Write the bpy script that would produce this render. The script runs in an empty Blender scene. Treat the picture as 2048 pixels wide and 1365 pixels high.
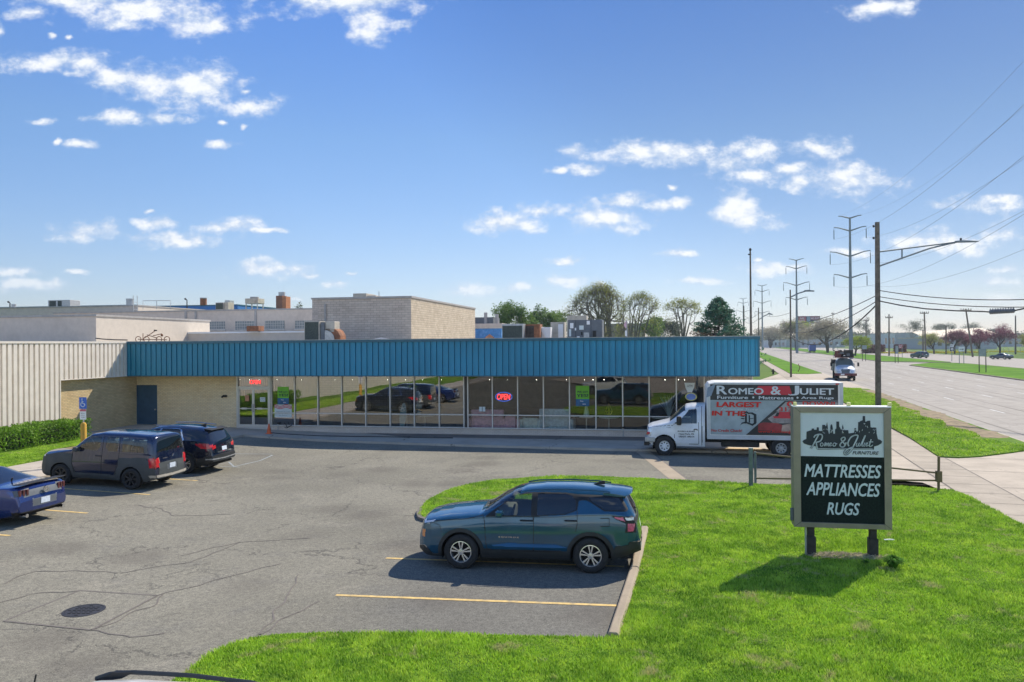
import bpy, bmesh, math, random
import numpy as np
from mathutils import Vector, Matrix, noise as mnoise
random.seed(7); rng = np.random.default_rng(7)
SC = bpy.context.scene; COL = SC.collection
R = math.radians
# ------------------------------------------------------------------ camera
F = 1571.0; H = 4.7; CX, CY = 1024.0, 682.5
cam_d = bpy.data.cameras.new("camera"); cam = bpy.data.objects.new("camera", cam_d); COL.objects.link(cam)
cam_d.sensor_width = 36; cam_d.lens = 36 * F / 2048; cam_d.clip_start = .1; cam_d.clip_end = 6000
ROLL = math.atan(.0075)
CAMR = Matrix.Rotation(R(90) + 5.5 / F, 3, 'X') @ Matrix.Rotation(-ROLL, 3, 'Z')
cam.matrix_world = Matrix.Translation((0, 0, H)) @ CAMR.to_4x4()
SC.camera = cam
# ------------------------------------------------------------------ exposure
SC.view_settings.view_transform = 'Standard'; SC.view_settings.look = 'None'
SC.view_settings.exposure = 0.36; SC.view_settings.gamma = 1
SUN_DIR = Vector((.704, .762, 1.0)).normalized()
EL = math.asin(SUN_DIR.z); AZ = math.atan2(SUN_DIR.x, SUN_DIR.y)
sun_d = bpy.data.lights.new("sun", 'SUN'); sun_d.energy = 4.8; sun_d.angle = R(.5); sun_d.color = (1, .925, .80)
sun = bpy.data.objects.new("sun", sun_d); COL.objects.link(sun)
sun.rotation_euler = SUN_DIR.to_track_quat('Z', 'Y').to_euler(); sun.location = (20, 20, 40)

def ray(px, py): return CAMR @ Vector(((px - CX) / F, -(py - CY) / F, -1))
def at(px, py, Y):
    v = ray(px, py); t = Y / v.y; return Vector((v.x * t, Y, H + v.z * t))
def gz(x):
    t = min(1, max(0, (-x - 8) / 12)); return .3 * t * t * (3 - 2 * t)
def G(px, py, z=None):
    zz = 0 if z is None else z; v = ray(px, py)
    for i in range(12):
        t = (zz - H) / v.z
        if z is not None: break
        zz = gz(v.x * t)
    return Vector((v.x * t, v.y * t, zz))
# ------------------------------------------------------------------ node helpers
class NT:
    def __init__(s, nt): s.nt = nt; s.n = nt.nodes; s.l = nt.links
    def node(s, t, **k):
        n = s.n.new(t)
        for a, b in k.items(): setattr(n, a, b)
        return n
    def put(s, sock, v):
        if isinstance(v, bpy.types.NodeSocket): s.l.new(v, sock)
        elif v is not None:
            if hasattr(sock, 'default_value') and hasattr(sock.default_value, '__len__') and not hasattr(v, '__len__'): v = (v,) * len(sock.default_value)
            if sock.type == 'RGBA' and len(v) == 3: v = (*v, 1)
            sock.default_value = v
    def math(s, op, a, b=None, c=None, clamp=False):
        n = s.node('ShaderNodeMath', operation=op, use_clamp=clamp)
        for i, v in enumerate((a, b, c)): s.put(n.inputs[i], v)
        return n.outputs[0]
    def vec(s, op, a, b=None, c=None):
        n = s.node('ShaderNodeVectorMath', operation=op)
        for i, v in enumerate((a, b, c)):
            if v is not None: s.put(n.inputs[i], v)
        return n.outputs['Value' if op in ('LENGTH', 'DOT_PRODUCT') else 'Vector']
    def noise(s, vec=None, scale=5, detail=3, rough=.55, dist=0, out='Fac'):
        n = s.node('ShaderNodeTexNoise'); s.put(n.inputs['Vector'], vec); s.put(n.inputs['Scale'], scale)
        s.put(n.inputs['Detail'], detail); s.put(n.inputs['Roughness'], rough); s.put(n.inputs['Distortion'], dist)
        return n.outputs[out]
    def voro(s, vec, scale, feature='F1', out='Distance', rand=1):
        n = s.node('ShaderNodeTexVoronoi', feature=feature); s.put(n.inputs['Vector'], vec); s.put(n.inputs['Scale'], scale)
        s.put(n.inputs['Randomness'], rand); return n.outputs[out]
    def mix(s, f, a, b, mode='MIX'):
        n = s.node('ShaderNodeMix', data_type='RGBA', blend_type=mode, clamp_factor=True)
        s.put(n.inputs[0], f); s.put(n.inputs[6], a); s.put(n.inputs[7], b); return n.outputs[2]
    def ramp(s, f, *st, interp='LINEAR'):
        n = s.node('ShaderNodeValToRGB'); cr = n.color_ramp; cr.interpolation = interp
        while len(cr.elements) < len(st): cr.elements.new(.5)
        for e, (p, c) in zip(cr.elements, st):
            e.position = p; e.color = (c, c, c, 1) if not hasattr(c, '__len__') else (*c[:3], 1)
        s.put(n.inputs[0], f); return n.outputs[0]
    def step(s, v, a, b):
        n = s.node('ShaderNodeMapRange', interpolation_type='SMOOTHSTEP')
        s.put(n.inputs[0], v); n.inputs[1].default_value = a; n.inputs[2].default_value = b; return n.outputs[0]
    def coord(s, kind='Object'): return s.node('ShaderNodeTexCoord').outputs[kind]
    def pos(s): return s.node('ShaderNodeNewGeometry').outputs['Position']
    def sep(s, v):
        n = s.node('ShaderNodeSeparateXYZ'); s.put(n.inputs[0], v); return n.outputs
    def comb(s, x=0, y=0, z=0):
        n = s.node('ShaderNodeCombineXYZ')
        for i, v in enumerate((x, y, z)): s.put(n.inputs[i], v)
        return n.outputs[0]
    def bump(s, h, strength=.3, dist=.02, normal=None):
        n = s.node('ShaderNodeBump'); s.put(n.inputs['Strength'], strength); s.put(n.inputs['Distance'], dist)
        s.put(n.inputs['Height'], h)
        if normal is not None: s.put(n.inputs['Normal'], normal)
        return n.outputs[0]
def newmat(name):
    m = bpy.data.materials.new(name); m.use_nodes = True; nt = m.node_tree
    for n in list(nt.nodes): nt.nodes.remove(n)
    t = NT(nt); out = t.node('ShaderNodeOutputMaterial'); t.out = out
    return m, t
def principled(t, **k):
    p = t.node('ShaderNodeBsdfPrincipled')
    for a, v in k.items(): t.put(p.inputs[a.replace('_', ' ')], v)
    t.l.new(p.outputs[0], t.out.inputs[0]); return p
def pm(name, col, rough=.6, metal=0, vary=.12, scale=3, bump=0, bscale=40, dirt=None, dscale=1.2, coat=0, spec=.5, emit=None, estr=0, flat=False):
    m, t = newmat(name)
    if flat: c = (*col, 1)
    else:
        P = t.coord(); n = t.noise(P, scale, 5, .6)
        lo = tuple(c * (1 - vary) for c in col); hi = tuple(min(1, c * (1 + vary)) for c in col)
        c = t.mix(t.step(n, .3, .7), lo, hi)
        if dirt: c = t.mix(t.math('MULTIPLY', t.step(t.noise(P, dscale, 6, .65), .48, .72), .75), c, dirt)
    p = principled(t, Base_Color=c, Roughness=rough, Metallic=metal)
    t.put(p.inputs['Coat Weight'], coat); t.put(p.inputs['Coat Roughness'], .03); t.put(p.inputs['Specular IOR Level'], spec)
    if emit: t.put(p.inputs['Emission Color'], emit); t.put(p.inputs['Emission Strength'], estr)
    if bump: t.put(p.inputs['Normal'], t.bump(t.noise(t.coord(), bscale, 4), bump, .01))
    return m
# ------------------------------------------------------------------ world: sky with clouds
W = bpy.data.worlds.new("World"); SC.world = W; W.use_nodes = True
for n in list(W.node_tree.nodes): W.node_tree.nodes.remove(n)
w = NT(W.node_tree); wo = w.node('ShaderNodeOutputWorld')
sky = w.node('ShaderNodeTexSky'); sky.sky_type = 'NISHITA'; sky.sun_disc = False
sky.sun_elevation = EL; sky.sun_rotation = AZ; sky.altitude = 100; sky.air_density = 1.0; sky.dust_density = 0.3; sky.ozone_density = 2.5
D = w.coord('Generated'); dx, dy, dz = w.sep(D)
elev = w.math('MAXIMUM', dz, 0.0)
bg1 = w.node('ShaderNodeBackground'); w.put(bg1.inputs[1], .14)
SKYTINT = w.ramp(elev, (0, (.56, .57, .69)), (.10, (.56, .60, .71)), (.25, (.54, .66, .79)), (.45, (.40, .64, 1.0)), (1, (.42, .64, 1)))
SUND = w.vec('DOT_PRODUCT', D, tuple(SUN_DIR))
SUNT = w.ramp(SUND, (0, 1.0), (.50, .95), (.66, .84), (.76, .66), (.88, .52), (1, .4))
BACK_FILL = w.ramp(w.math('ADD', w.math('MULTIPLY', dy, .5), .5), (0, (1.0, .84, .67)), (.45, (1.0, .84, .68)), (.62, .5), (1, .5))  # sky behind the camera raised and warmed, added fill for the shaded fronts
w.put(bg1.inputs[0], w.vec('MULTIPLY', w.vec('MULTIPLY', sky.outputs[0], SKYTINT), w.vec('MULTIPLY', SUNT, w.vec('MULTIPLY', BACK_FILL, (2.2, 2.15, 2.15)))))
ydiv = w.math('MAXIMUM', dy, .02)
P = w.comb(w.math('DIVIDE', dx, ydiv), w.math('DIVIDE', dz, ydiv), 0)
wn = w.noise(P, 13, 5, .62, out='Color')
PW = w.vec('ADD', P, w.vec('MULTIPLY', w.vec('SUBTRACT', wn, (.5, .5, .5)), (.050, .028, 0)))
# every cloud of the photograph as an ellipse of directions: centre, half width, half height, weight
CL = [(265, 18, 130, 32), (390, 38, 85, 28), (170, 2, 90, 20), (700, 5, 130, 26), (735, 35, 45, 28), (742, 72, 28, 20), (795, 50, 28, 12), (60, 28, 32, 12), (5, 58, 10, 14), (232, 50, 26, 10),
 (100, 122, 95, 17), (160, 128, 55, 18), (145, 146, 26, 8), (300, 168, 95, 28), (390, 172, 85, 34), (250, 160, 60, 18), (505, 208, 48, 18), (490, 182, 18, 8), (248, 236, 50, 15), (205, 236, 40, 8), (335, 236, 28, 9), (78, 240, 22, 8), (112, 284, 9, 10), (165, 291, 28, 8), (440, 285, 36, 8), (445, 242, 12, 5), (497, 246, 12, 8), (98, 74, 12, 6), (140, 74, 10, 6),
 (168, 470, 62, 18), (360, 480, 95, 13), (310, 448, 38, 12), (300, 424, 12, 5), (460, 450, 62, 14), (530, 461, 35, 5), (550, 538, 78, 15), (620, 548, 28, 7), (60, 573, 80, 12), (30, 546, 45, 9), (160, 549, 26, 5), (670, 568, 30, 7), (695, 549, 16, 5), (945, 584, 48, 12), (1040, 577, 40, 8), (1145, 566, 42, 12), (1195, 570, 22, 8), (1130, 522, 30, 7), (1110, 620, 50, 14),
 (1006, 449, 72, 17), (1092, 421, 52, 15), (1210, 434, 72, 25), (1150, 302, 36, 12), (1320, 308, 105, 23), (1270, 300, 60, 16), (1115, 338, 24, 9), (1175, 334, 40, 11), (1460, 330, 50, 18), (1500, 350, 50, 16), (1520, 303, 40, 22), (1635, 300, 52, 18), (1582, 342, 45, 14), (1605, 368, 38, 12), (1705, 362, 82, 25), (1700, 345, 45, 20), (1345, 378, 18, 8), (1250, 400, 50, 11), (1320, 412, 60, 10), (1485, 430, 62, 24), (1478, 408, 38, 22), (1500, 445, 45, 10), (1760, 18, 60, 16),
 (1835, 482, 75, 19), (1920, 488, 50, 18), (2005, 468, 48, 20), (1995, 400, 50, 12), (1950, 416, 40, 18), (1890, 410, 28, 10), (2020, 408, 30, 10), (1400, 565, 60, 7), (1545, 540, 60, 12), (1690, 505, 55, 8), (1690, 586, 50, 10), (1990, 565, 60, 12), (2020, 540, 35, 10), (1990, 598, 50, 11), (1360, 507, 40, 7), (1510, 522, 18, 6), (600, 600, 40, 5), (1920, 640, 40, 5)]
dmin = None
for (px, py, rx, ry) in CL:
    v = ray(px, py); c = (v.x / v.y, v.z / v.y); q_ = 1.42 if rx > 24 else 1.05; ix, iy = F / (rx * q_), F / (ry * q_ * 1.08)
    L = w.vec('LENGTH', w.vec('MULTIPLY_ADD', PW, (ix, iy, 0), (-c[0] * ix, -c[1] * iy, 0)))
    dmin = L if dmin is None else w.math('SMOOTH_MIN', dmin, L, .25)
n1 = w.noise(w.vec('MULTIPLY', P, (1, 1.5, 1)), 26, 10, .62)
n2 = w.noise(P, 11, 3, .5)
dens = w.math('ADD', w.math('SUBTRACT', 1.0, dmin), w.math('MULTIPLY', w.math('SUBTRACT', n1, .5), 2.5))
dens = w.math('ADD', dens, w.math('MULTIPLY', w.math('SUBTRACT', n2, .5), .5))
alpha = w.math('MULTIPLY', w.step(dens, -.05, .95), w.step(dz, -.01, .12))
alpha = w.math('MULTIPLY', alpha, w.step(dy, .03, .12))
# behind the camera: loose generic clouds so that glass and paint have something to mirror
DB = w.vec('MULTIPLY', D, (1, 1, 2.4)); nb = w.noise(DB, 2.2, 7, .6)
ab = w.math('MULTIPLY', w.step(nb, .56, .68), w.math('SUBTRACT', 1.0, w.step(dy, -.1, .05)))
ab = w.math('MULTIPLY', ab, w.step(dz, .03, .2))
alpha = w.math('MAXIMUM', alpha, ab)
n1b = w.noise(w.vec('MULTIPLY', w.vec('ADD', P, (.004, .011, 0)), (1, 1.5, 1)), 26, 10, .62)
lit = w.math('ADD', w.math('MULTIPLY', w.math('SUBTRACT', n1, n1b), 2.2), w.math('MULTIPLY', dens, .55))
bg2 = w.node('ShaderNodeBackground')
w.put(bg2.inputs[0], w.mix(w.step(lit, -.15, .75), (.60, .70, .86), (.95, .97, 1.0))); w.put(bg2.inputs[1], .83)
mx = w.node('ShaderNodeMixShader'); w.put(mx.inputs[0], w.math('MULTIPLY', alpha, .97)); w.l.new(bg1.outputs[0], mx.inputs[1]); w.l.new(bg2.outputs[0], mx.inputs[2]); w.l.new(mx.outputs[0], wo.inputs[0])
# ------------------------------------------------------------------ mesh builder
class MB:
    def __init__(s): s.v = []; s.f = []; s.mi = []; s.m = 0
    def add(s, vs, fs):
        o = len(s.v); s.v += [tuple(v) for v in vs]; s.f += [tuple(i + o for i in f) for f in fs]; s.mi += [s.m] * len(fs); return s
    def box(s, a, b, M=None):
        x0, y0, z0 = a; x1, y1, z1 = b
        if x0 > x1: x0, x1 = x1, x0
        if y0 > y1: y0, y1 = y1, y0
        if z0 > z1: z0, z1 = z1, z0
        vs = [Vector(p) for p in ((x0, y0, z0), (x1, y0, z0), (x1, y1, z0), (x0, y1, z0), (x0, y0, z1), (x1, y0, z1), (x1, y1, z1), (x0, y1, z1))]
        if M is not None: vs = [M @ v for v in vs]
        return s.add(vs, [(0, 3, 2, 1), (4, 5, 6, 7), (0, 1, 5, 4), (1, 2, 6, 5), (2, 3, 7, 6), (3, 0, 4, 7)])
    def tube(s, pts, r, n=8, caps=True):
        pts = [Vector(p) for p in pts]; k = len(pts); rr = r if hasattr(r, '__len__') else [r] * k
        vs = []; prev = None
        for i, p in enumerate(pts):
            d = (pts[min(i + 1, k - 1)] - pts[max(i - 1, 0)])
            d = d.normalized() if d.length > 1e-9 else Vector((0, 0, 1))
            if prev is None: a = d.orthogonal().normalized()
            else:
                a = prev - d * prev.dot(d); a = a.normalized() if a.length > 1e-6 else d.orthogonal().normalized()
            prev = a; b = d.cross(a)
            for j in range(n):
                th = 2 * math.pi * j / n; vs.append(p + (a * math.cos(th) + b * math.sin(th)) * rr[i])
        fs = [(i * n + j, i * n + (j + 1) % n, (i + 1) * n + (j + 1) % n, (i + 1) * n + j) for i in range(k - 1) for j in range(n)]
        if caps: fs += [tuple(range(n - 1, -1, -1)), tuple((k - 1) * n + j for j in range(n))]
        return s.add(vs, fs)
    def cyl(s, a, b, r, r2=None, n=12, caps=True): return s.tube([a, b], [r, r if r2 is None else r2], n, caps)
    def prism(s, pts, depth, fn):
        """pts: 2D outline; fn(x, y, d) -> 3D; d runs 0..depth"""
        n = len(pts); vs = [fn(x, y, 0) for x, y in pts] + [fn(x, y, depth) for x, y in pts]
        return s.add(vs, [tuple(range(n)), tuple(range(2 * n - 1, n - 1, -1))] + [(i, i + n, (i + 1) % n + n, (i + 1) % n) for i in range(n)])
    def lathe(s, prof, n=24, fn=None):
        fn = fn or (lambda r, a, h: (r * math.cos(a), r * math.sin(a), h)); k = len(prof)
        vs = [fn(r, 2 * math.pi * j / n, h) for r, h in prof for j in range(n)]
        return s.add(vs, [(i * n + j, i * n + (j + 1) % n, (i + 1) * n + (j + 1) % n, (i + 1) * n + j) for i in range(k - 1) for j in range(n)])
    def build(s, name, mat, parent=None, smooth=False, bevel=0, fix=True, loc=None):
        me = bpy.data.meshes.new(name); me.from_pydata([tuple(v) for v in s.v], [], s.f)
        for m in (mat if isinstance(mat, (list, tuple)) else [mat]): me.materials.append(m)
        if isinstance(mat, (list, tuple)): me.polygons.foreach_set('material_index', s.mi)
        if fix and len(s.f) < 60000:
            bm = bmesh.new(); bm.from_mesh(me); bmesh.ops.recalc_face_normals(bm, faces=bm.faces); bm.to_mesh(me); bm.free()
        if smooth: me.shade_smooth() if smooth is True else me.set_sharp_from_angle(angle=smooth)
        if smooth and smooth is not True: me.polygons.foreach_set('use_smooth', [True] * len(me.polygons))
        o = bpy.data.objects.new(name, me); COL.objects.link(o)
        if parent is not None: o.parent = parent
        if loc is not None: o.location = loc
        if bevel:
            b = o.modifiers.new('bevel', 'BEVEL'); b.width = bevel; b.segments = 2; b.limit_method = 'ANGLE'
        return o
def tag(o, label=None, cat=None, group=None, kind=None):
    if label: o['label'] = label
    if cat: o['category'] = cat
    if group: o['group'] = group
    if kind: o['kind'] = kind
    return o
def thing(name, label, cat, loc=(0, 0, 0), rz=0, group=None, M=None):
    o = bpy.data.objects.new(name, None); COL.objects.link(o); o.empty_display_size = .2
    if M is not None: o.matrix_world = M
    else: o.location = loc; o.rotation_euler = (0, 0, rz)
    return tag(o, label, cat, group)
def copy_tree(o, parent=None):
    c = o.copy(); COL.objects.link(c)
    if parent is not None: c.parent = parent
    for ch in [x for x in bpy.data.objects if x.parent == o and x.name != c.name]: copy_tree(ch, c)
    return c
def struct(o): o['kind'] = 'structure'; return o
def text(s, mat, M, w=None, h=None, parent=None, name='lettering', bold=0, shear=0, ext=.002, align='CENTER', size=1, space=1):
    """lettering in the XY plane of M, scaled to width w and cap height h"""
    cu = bpy.data.curves.new(name, 'FONT'); cu.body = s; cu.align_x = align;  cu.shear = shear; cu.extrude = 0; cu.size = 1; cu.space_character = space; cu.resolution_u = 3
    ob = bpy.data.objects.new('tmp', cu); COL.objects.link(ob); bpy.context.view_layer.update()
    me = bpy.data.meshes.new_from_object(ob.evaluated_get(bpy.context.evaluated_depsgraph_get())); bpy.data.objects.remove(ob)
    n = len(me.vertices); co = np.empty(n * 3); me.vertices.foreach_get('co', co); co = co.reshape(-1, 3)
    mn, mxx = co.min(0), co.max(0); c = (mn + mxx) / 2
    sy = h / (mxx[1] - mn[1]) if h else size; sx = w / (mxx[0] - mn[0]) if w else sy
    if align == 'CENTER': co[:, 0] -= c[0]
    else: co[:, 0] -= mn[0]
    co[:, 1] -= c[1]; co[:, 0] *= sx; co[:, 1] *= sy; co[:, 2] = ext
    me.vertices.foreach_set('co', co.ravel())
    if bold:                                              # heavier strokes: the same glyphs laid slightly beside themselves
        bm = bmesh.new(); bm.from_mesh(me); g0 = bm.verts[:] + bm.edges[:] + bm.faces[:]; b = bold * (6 if bold == .004 else 1)
        for k in range(8):
            g = bmesh.ops.duplicate(bm, geom=g0)['geom']; a_ = k * math.pi / 4
            for v in g:
                if isinstance(v, bmesh.types.BMVert): v.co += Vector((math.cos(a_) * b * sx, math.sin(a_) * b * sy * .7, (k + 1) * .00015))
        bm.to_mesh(me); bm.free()
    me.transform(M); me.materials.clear(); me.materials.append(mat); me.name = name
    o = bpy.data.objects.new(name, me); COL.objects.link(o)
    if parent is not None: o.parent = parent
    return o
# ------------------------------------------------------------------ frames of the place
TH = R(10.75); E1 = Vector((math.cos(TH), -math.sin(TH), 0)); E2 = Vector((math.sin(TH), math.cos(TH), 0))
O0 = Vector((-20.74, 42.32, 0))                       # inner corner where the blue fascia meets the siding
def B(s, t, z=0): return O0 + E1 * s + E2 * t + Vector((0, 0, z))
def toB(p): d = Vector(p) - O0; return d.dot(E1), d.dot(E2), d.z
def onB(px, py, t=0):
    """point of the vertical plane t=const (building frame) seen at a pixel -> (s, z)"""
    v = ray(px, py); p0 = B(0, t); k = p0.dot(E2) / v.dot(E2); p = v * k
    q = p - p0; return q.dot(E1), H + p.z
def onT(px, py, s=0):
    v = ray(px, py); p0 = B(s, 0); k = p0.dot(E1) / v.dot(E1); p = v * k; return (p - p0).dot(E2), H + p.z
RD = Vector((.269, .963, 0)).normalized(); RN = Vector((.963, -.269, 0)).normalized(); RQ = Vector((23.7, 36.4, 0))
def RP(a, off, z=0): return RQ + RD * a + RN * off + Vector((0, 0, z))
RRZ = -math.atan2(.269, .963)
# ------------------------------------------------------------------ materials
M = {}
def asphalt():
    m, t = newmat('asphalt'); P = t.pos()
    big = t.noise(P, .16, 4, .6); mid = t.noise(P, 1.1, 5, .62); fine = t.noise(P, 55, 3, .7)
    c = t.mix(t.step(big, .35, .65), (.190, .178, .148), (.240, .224, .186))
    c = t.mix(t.math('MULTIPLY', t.step(mid, .5, .75), .4), c, (.155, .148, .14))
    c = t.mix(t.math('MULTIPLY', t.step(t.noise(P, .55, 6, .7, .6), .56, .70), .55), c, (.30, .275, .228))
    # darker newer asphalt of the stalls beside the lawn
    x, y, z = t.sep(P)
    near = t.math('MULTIPLY', t.step(t.math('ADD', x, t.math('MULTIPLY', t.math('SUBTRACT', mid, .5), 1.5)), -3.6, -1.6), t.math('SUBTRACT', 1.0, t.step(y, 19, 22)))
    c = t.mix(t.math('MULTIPLY', near, .5), c, (.135, .132, .128))
    sp = t.voro(P, 70, 'F1', 'Color')
    c = t.mix(.8, c, t.mix(t.math('MULTIPLY', t.sep(sp)[0], 1.0), (.3, .3, .3), (.72, .72, .68)), 'OVERLAY'); c = t.mix(.5, c, t.mix(t.step(t.noise(P, 9, 4, .7), .3, .7), (.35, .35, .35), (.66, .66, .64)), 'OVERLAY')
    c = t.mix(.35, c, t.ramp(fine, (.2, .25), (.8, .75)), 'OVERLAY')
    # cracks: edges of big warped cells, broken up by a mask
    Pw = t.vec('ADD', P, t.vec('MULTIPLY', t.vec('SUBTRACT', t.noise(P, .7, 5, .65, out='Color'), (.5, .5, .5)), (2.6, 2.6, 0)))
    e1 = t.voro(Pw, .21, 'DISTANCE_TO_EDGE', 'Distance'); e2 = t.voro(Pw, .75, 'DISTANCE_TO_EDGE', 'Distance')
    k1 = t.math('SUBTRACT', 1.0, t.step(e1, .001, .007)); k1 = t.math('MULTIPLY', k1, t.step(t.noise(P, .5, 3), .40, .5))
    k2 = t.math('SUBTRACT', 1.0, t.step(e2, .002, .016)); k2 = t.math('MULTIPLY', k2, t.step(t.noise(P, .23, 3), .54, .62))
    cr = t.math('MULTIPLY', t.math('MAXIMUM', k1, t.math('MULTIPLY', k2, .75)), t.math('SUBTRACT', 1.0, near))
    v_ = t.voro(t.vec('ADD', P, t.vec('MULTIPLY', t.noise(P, 2.5, 4, .6, out='Color'), (.6, .6, 0))), .42); c = t.mix(t.math('MULTIPLY', t.math('SUBTRACT', 1.0, t.step(v_, .10, .42)), .38), c, (.105, .092, .08))
    c = t.mix(t.math('MULTIPLY', cr, .6), c, (.075, .070, .064))
    p = principled(t, Base_Color=c, Roughness=.93); t.put(p.inputs['Specular IOR Level'], .15)
    h = t.math('SUBTRACT', t.math('ADD', t.math('MULTIPLY', fine, .5), t.math('MULTIPLY', t.sep(sp)[0], .4)), t.math('MULTIPLY', cr, 2))
    t.put(p.inputs['Normal'], t.bump(h, .35, .01)); return m
M['asphalt'] = asphalt()
def concrete(name, col, joint=None, ang=TH, streak=0, crack=.3):
    m, t = newmat(name); P = t.pos()
    n = t.noise(P, .8, 6, .65); f = t.noise(P, 30, 4, .7)
    c = t.mix(t.step(n, .3, .7), tuple(a * .86 for a in col), tuple(a * 1.08 for a in col))
    c = t.mix(.3, c, t.ramp(f, (.2, .3), (.8, .7)), 'OVERLAY')
    if streak:
        Q = t.vec('SUBTRACT', P, tuple(RQ)); al = t.vec('DOT_PRODUCT', Q, tuple(RD)); ac = t.vec('DOT_PRODUCT', Q, tuple(RN))
        st = t.noise(t.comb(t.math('MULTIPLY', al, .02), t.math('MULTIPLY', ac, 1.0), 0), 1.4, 5, .6)
        c = t.mix(t.math('MULTIPLY', t.step(st, .5, .66), .45), c, tuple(a * .62 for a in col))
        st2 = t.noise(t.comb(t.math('MULTIPLY', al, .03), t.math('MULTIPLY', ac, 2.3), 7), 1.2, 5, .6)
        c = t.mix(t.math('MULTIPLY', t.step(st2, .52, .7), .25), c, tuple(min(1, a * 1.25) for a in col))
    e = t.voro(t.vec('ADD', P, t.vec('MULTIPLY', t.noise(P, 1.5, 4, .6, out='Color'), (1.2, 1.2, 0))), .35, 'DISTANCE_TO_EDGE', 'Distance')
    k = t.math('MULTIPLY', t.math('SUBTRACT', 1.0, t.step(e, .001, .008)), t.step(t.noise(P, .4, 2), .48, .56))
    c = t.mix(t.math('MULTIPLY', k, crack), c, (.09, .08, .07))
    p = principled(t, Base_Color=c, Roughness=.9); t.put(p.inputs['Specular IOR Level'], .2)
    t.put(p.inputs['Normal'], t.bump(f, .2, .01)); return m
M['walk'] = concrete('concrete_walk', (.42, .36, .285)); M['walk_old'] = concrete('concrete_old', (.46, .405, .335), crack=.8)
M['apron'] = concrete('concrete_apron', (.48, .41, .325)); M['kerb'] = concrete('kerb_concrete', (.38, .31, .225))
M['road'] = concrete('road_surface', (.37, .335, .29), streak=1, crack=.4)
M['joint'] = pm('joint_tar', (.16, .14, .12), .9)
M['patch'] = concrete('patch_asphalt', (.235, .218, .182))
def lawnmat(name, a, b, dry, dryamt, sc=1.0):
    m, t = newmat(name); P = t.pos()
    n = t.noise(P, .5 * sc, 5, .6); f = t.noise(P, 22, 4, .7)
    c = t.mix(t.step(n, .35, .65), a, b); c = t.mix(.5, c, t.ramp(f, (.25, .2), (.75, .8)), 'OVERLAY')
    d = t.math('MULTIPLY', t.step(t.noise(P, .9 * sc, 6, .7, .4), .60, .70), dryamt)
    c = t.mix(d, c, dry)
    p = principled(t, Base_Color=c, Roughness=.95); t.put(p.inputs['Specular IOR Level'], .1)
    t.put(p.inputs['Normal'], t.bump(f, .6, .04)); return m
M['lawn'] = lawnmat('lawn_soil', (.085, .17, .02), (.15, .26, .025), (.36, .31, .15), .85)
M['median'] = lawnmat('median_grass', (.060, .165, .004), (.11, .245, .006), (.20, .22, .05), .5, .35)
M['field'] = lawnmat('field_grass', (.08, .14, .025), (.12, .19, .035), (.17, .16, .08), .6, .06)
def blademat():
    m, t = newmat('grass_blades'); P = t.pos()
    n = t.noise(P, .55, 5, .62); f = t.node('ShaderNodeNewGeometry').outputs['Random Per Island']
    c = t.mix(t.step(n, .34, .66), (.18, .36, .018), (.45, .68, .04))
    c = t.mix(t.step(t.noise(P, 1.6, 5, .68), .47, .62), c, (.54, .72, .07)); c = t.mix(t.math('MULTIPLY', t.step(t.noise(t.vec('ADD', P, (31, 7, 0)), 3.4, 4, .6), .50, .64), .6), c, (.09, .23, .02))
    c = t.mix(t.math('MULTIPLY', t.step(f, .35, .9), .55), c, (.58, .78, .14)); c = t.mix(t.math('MULTIPLY', t.math('SUBTRACT', 1.0, t.step(f, .0, .35)), .6), c, (.06, .15, .01))
    d = t.step(t.noise(P, 1.3, 6, .74, .4), .555, .66)
    c = t.mix(t.math('MULTIPLY', d, .75), c, (.62, .54, .28))
    p = principled(t, Base_Color=c, Roughness=.7); t.put(p.inputs['Specular IOR Level'], .25)
    tr = t.node('ShaderNodeBsdfTranslucent'); t.put(tr.inputs[0], c)
    mx = t.node('ShaderNodeMixShader'); t.put(mx.inputs[0], .3); t.l.new(p.outputs[0], mx.inputs[1]); t.l.new(tr.outputs[0], mx.inputs[2]); t.l.new(mx.outputs[0], t.out.inputs[0])
    return m
M['blade'] = blademat()
def brick(name, a, b, mortar, wall='s', scale=1.0, rough=.9):
    """courses 7 cm high; wall 's' runs along local x, wall 't' along local y"""
    m, t = newmat(name); P = t.coord(); x, y, z = t.sep(P)
    v = t.comb(x if wall == 's' else y, z, 0)
    n = t.node('ShaderNodeTexBrick'); t.put(n.inputs['Vector'], v); n.inputs['Scale'].default_value = 1
    n.inputs['Brick Width'].default_value = .21 * scale; n.inputs['Row Height'].default_value = .075 * scale; n.inputs['Mortar Size'].default_value = .007 * scale
    n.inputs['Mortar Smooth'].default_value = .2
    t.put(n.inputs['Color1'], a); t.put(n.inputs['Color2'], b); t.put(n.inputs['Mortar'], mortar)
    c = t.mix(.5, n.outputs['Color'], t.ramp(t.noise(P, 1.2, 5, .6), (.3, .38), (.7, .62)), 'OVERLAY')
    p = principled(t, Base_Color=c, Roughness=rough); t.put(p.inputs['Specular IOR Level'], .2)
    t.put(p.inputs['Normal'], t.bump(t.math('SUBTRACT', 1, n.outputs['Fac']), .5, .01)); return m
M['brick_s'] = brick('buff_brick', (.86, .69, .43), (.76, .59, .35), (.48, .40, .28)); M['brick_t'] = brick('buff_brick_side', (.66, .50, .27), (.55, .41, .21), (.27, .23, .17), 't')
M['brick_low'] = brick('painted_brick', (.66, .57, .48), (.62, .53, .45), (.48, .41, .34))
M['block_s'] = brick('rough_block', (.58, .49, .41), (.49, .41, .34), (.36, .31, .26), 's', 2.0); M['block_t'] = brick('rough_block_side', (.56, .47, .36), (.47, .39, .29), (.34, .29, .22), 't', 2.0)
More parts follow.
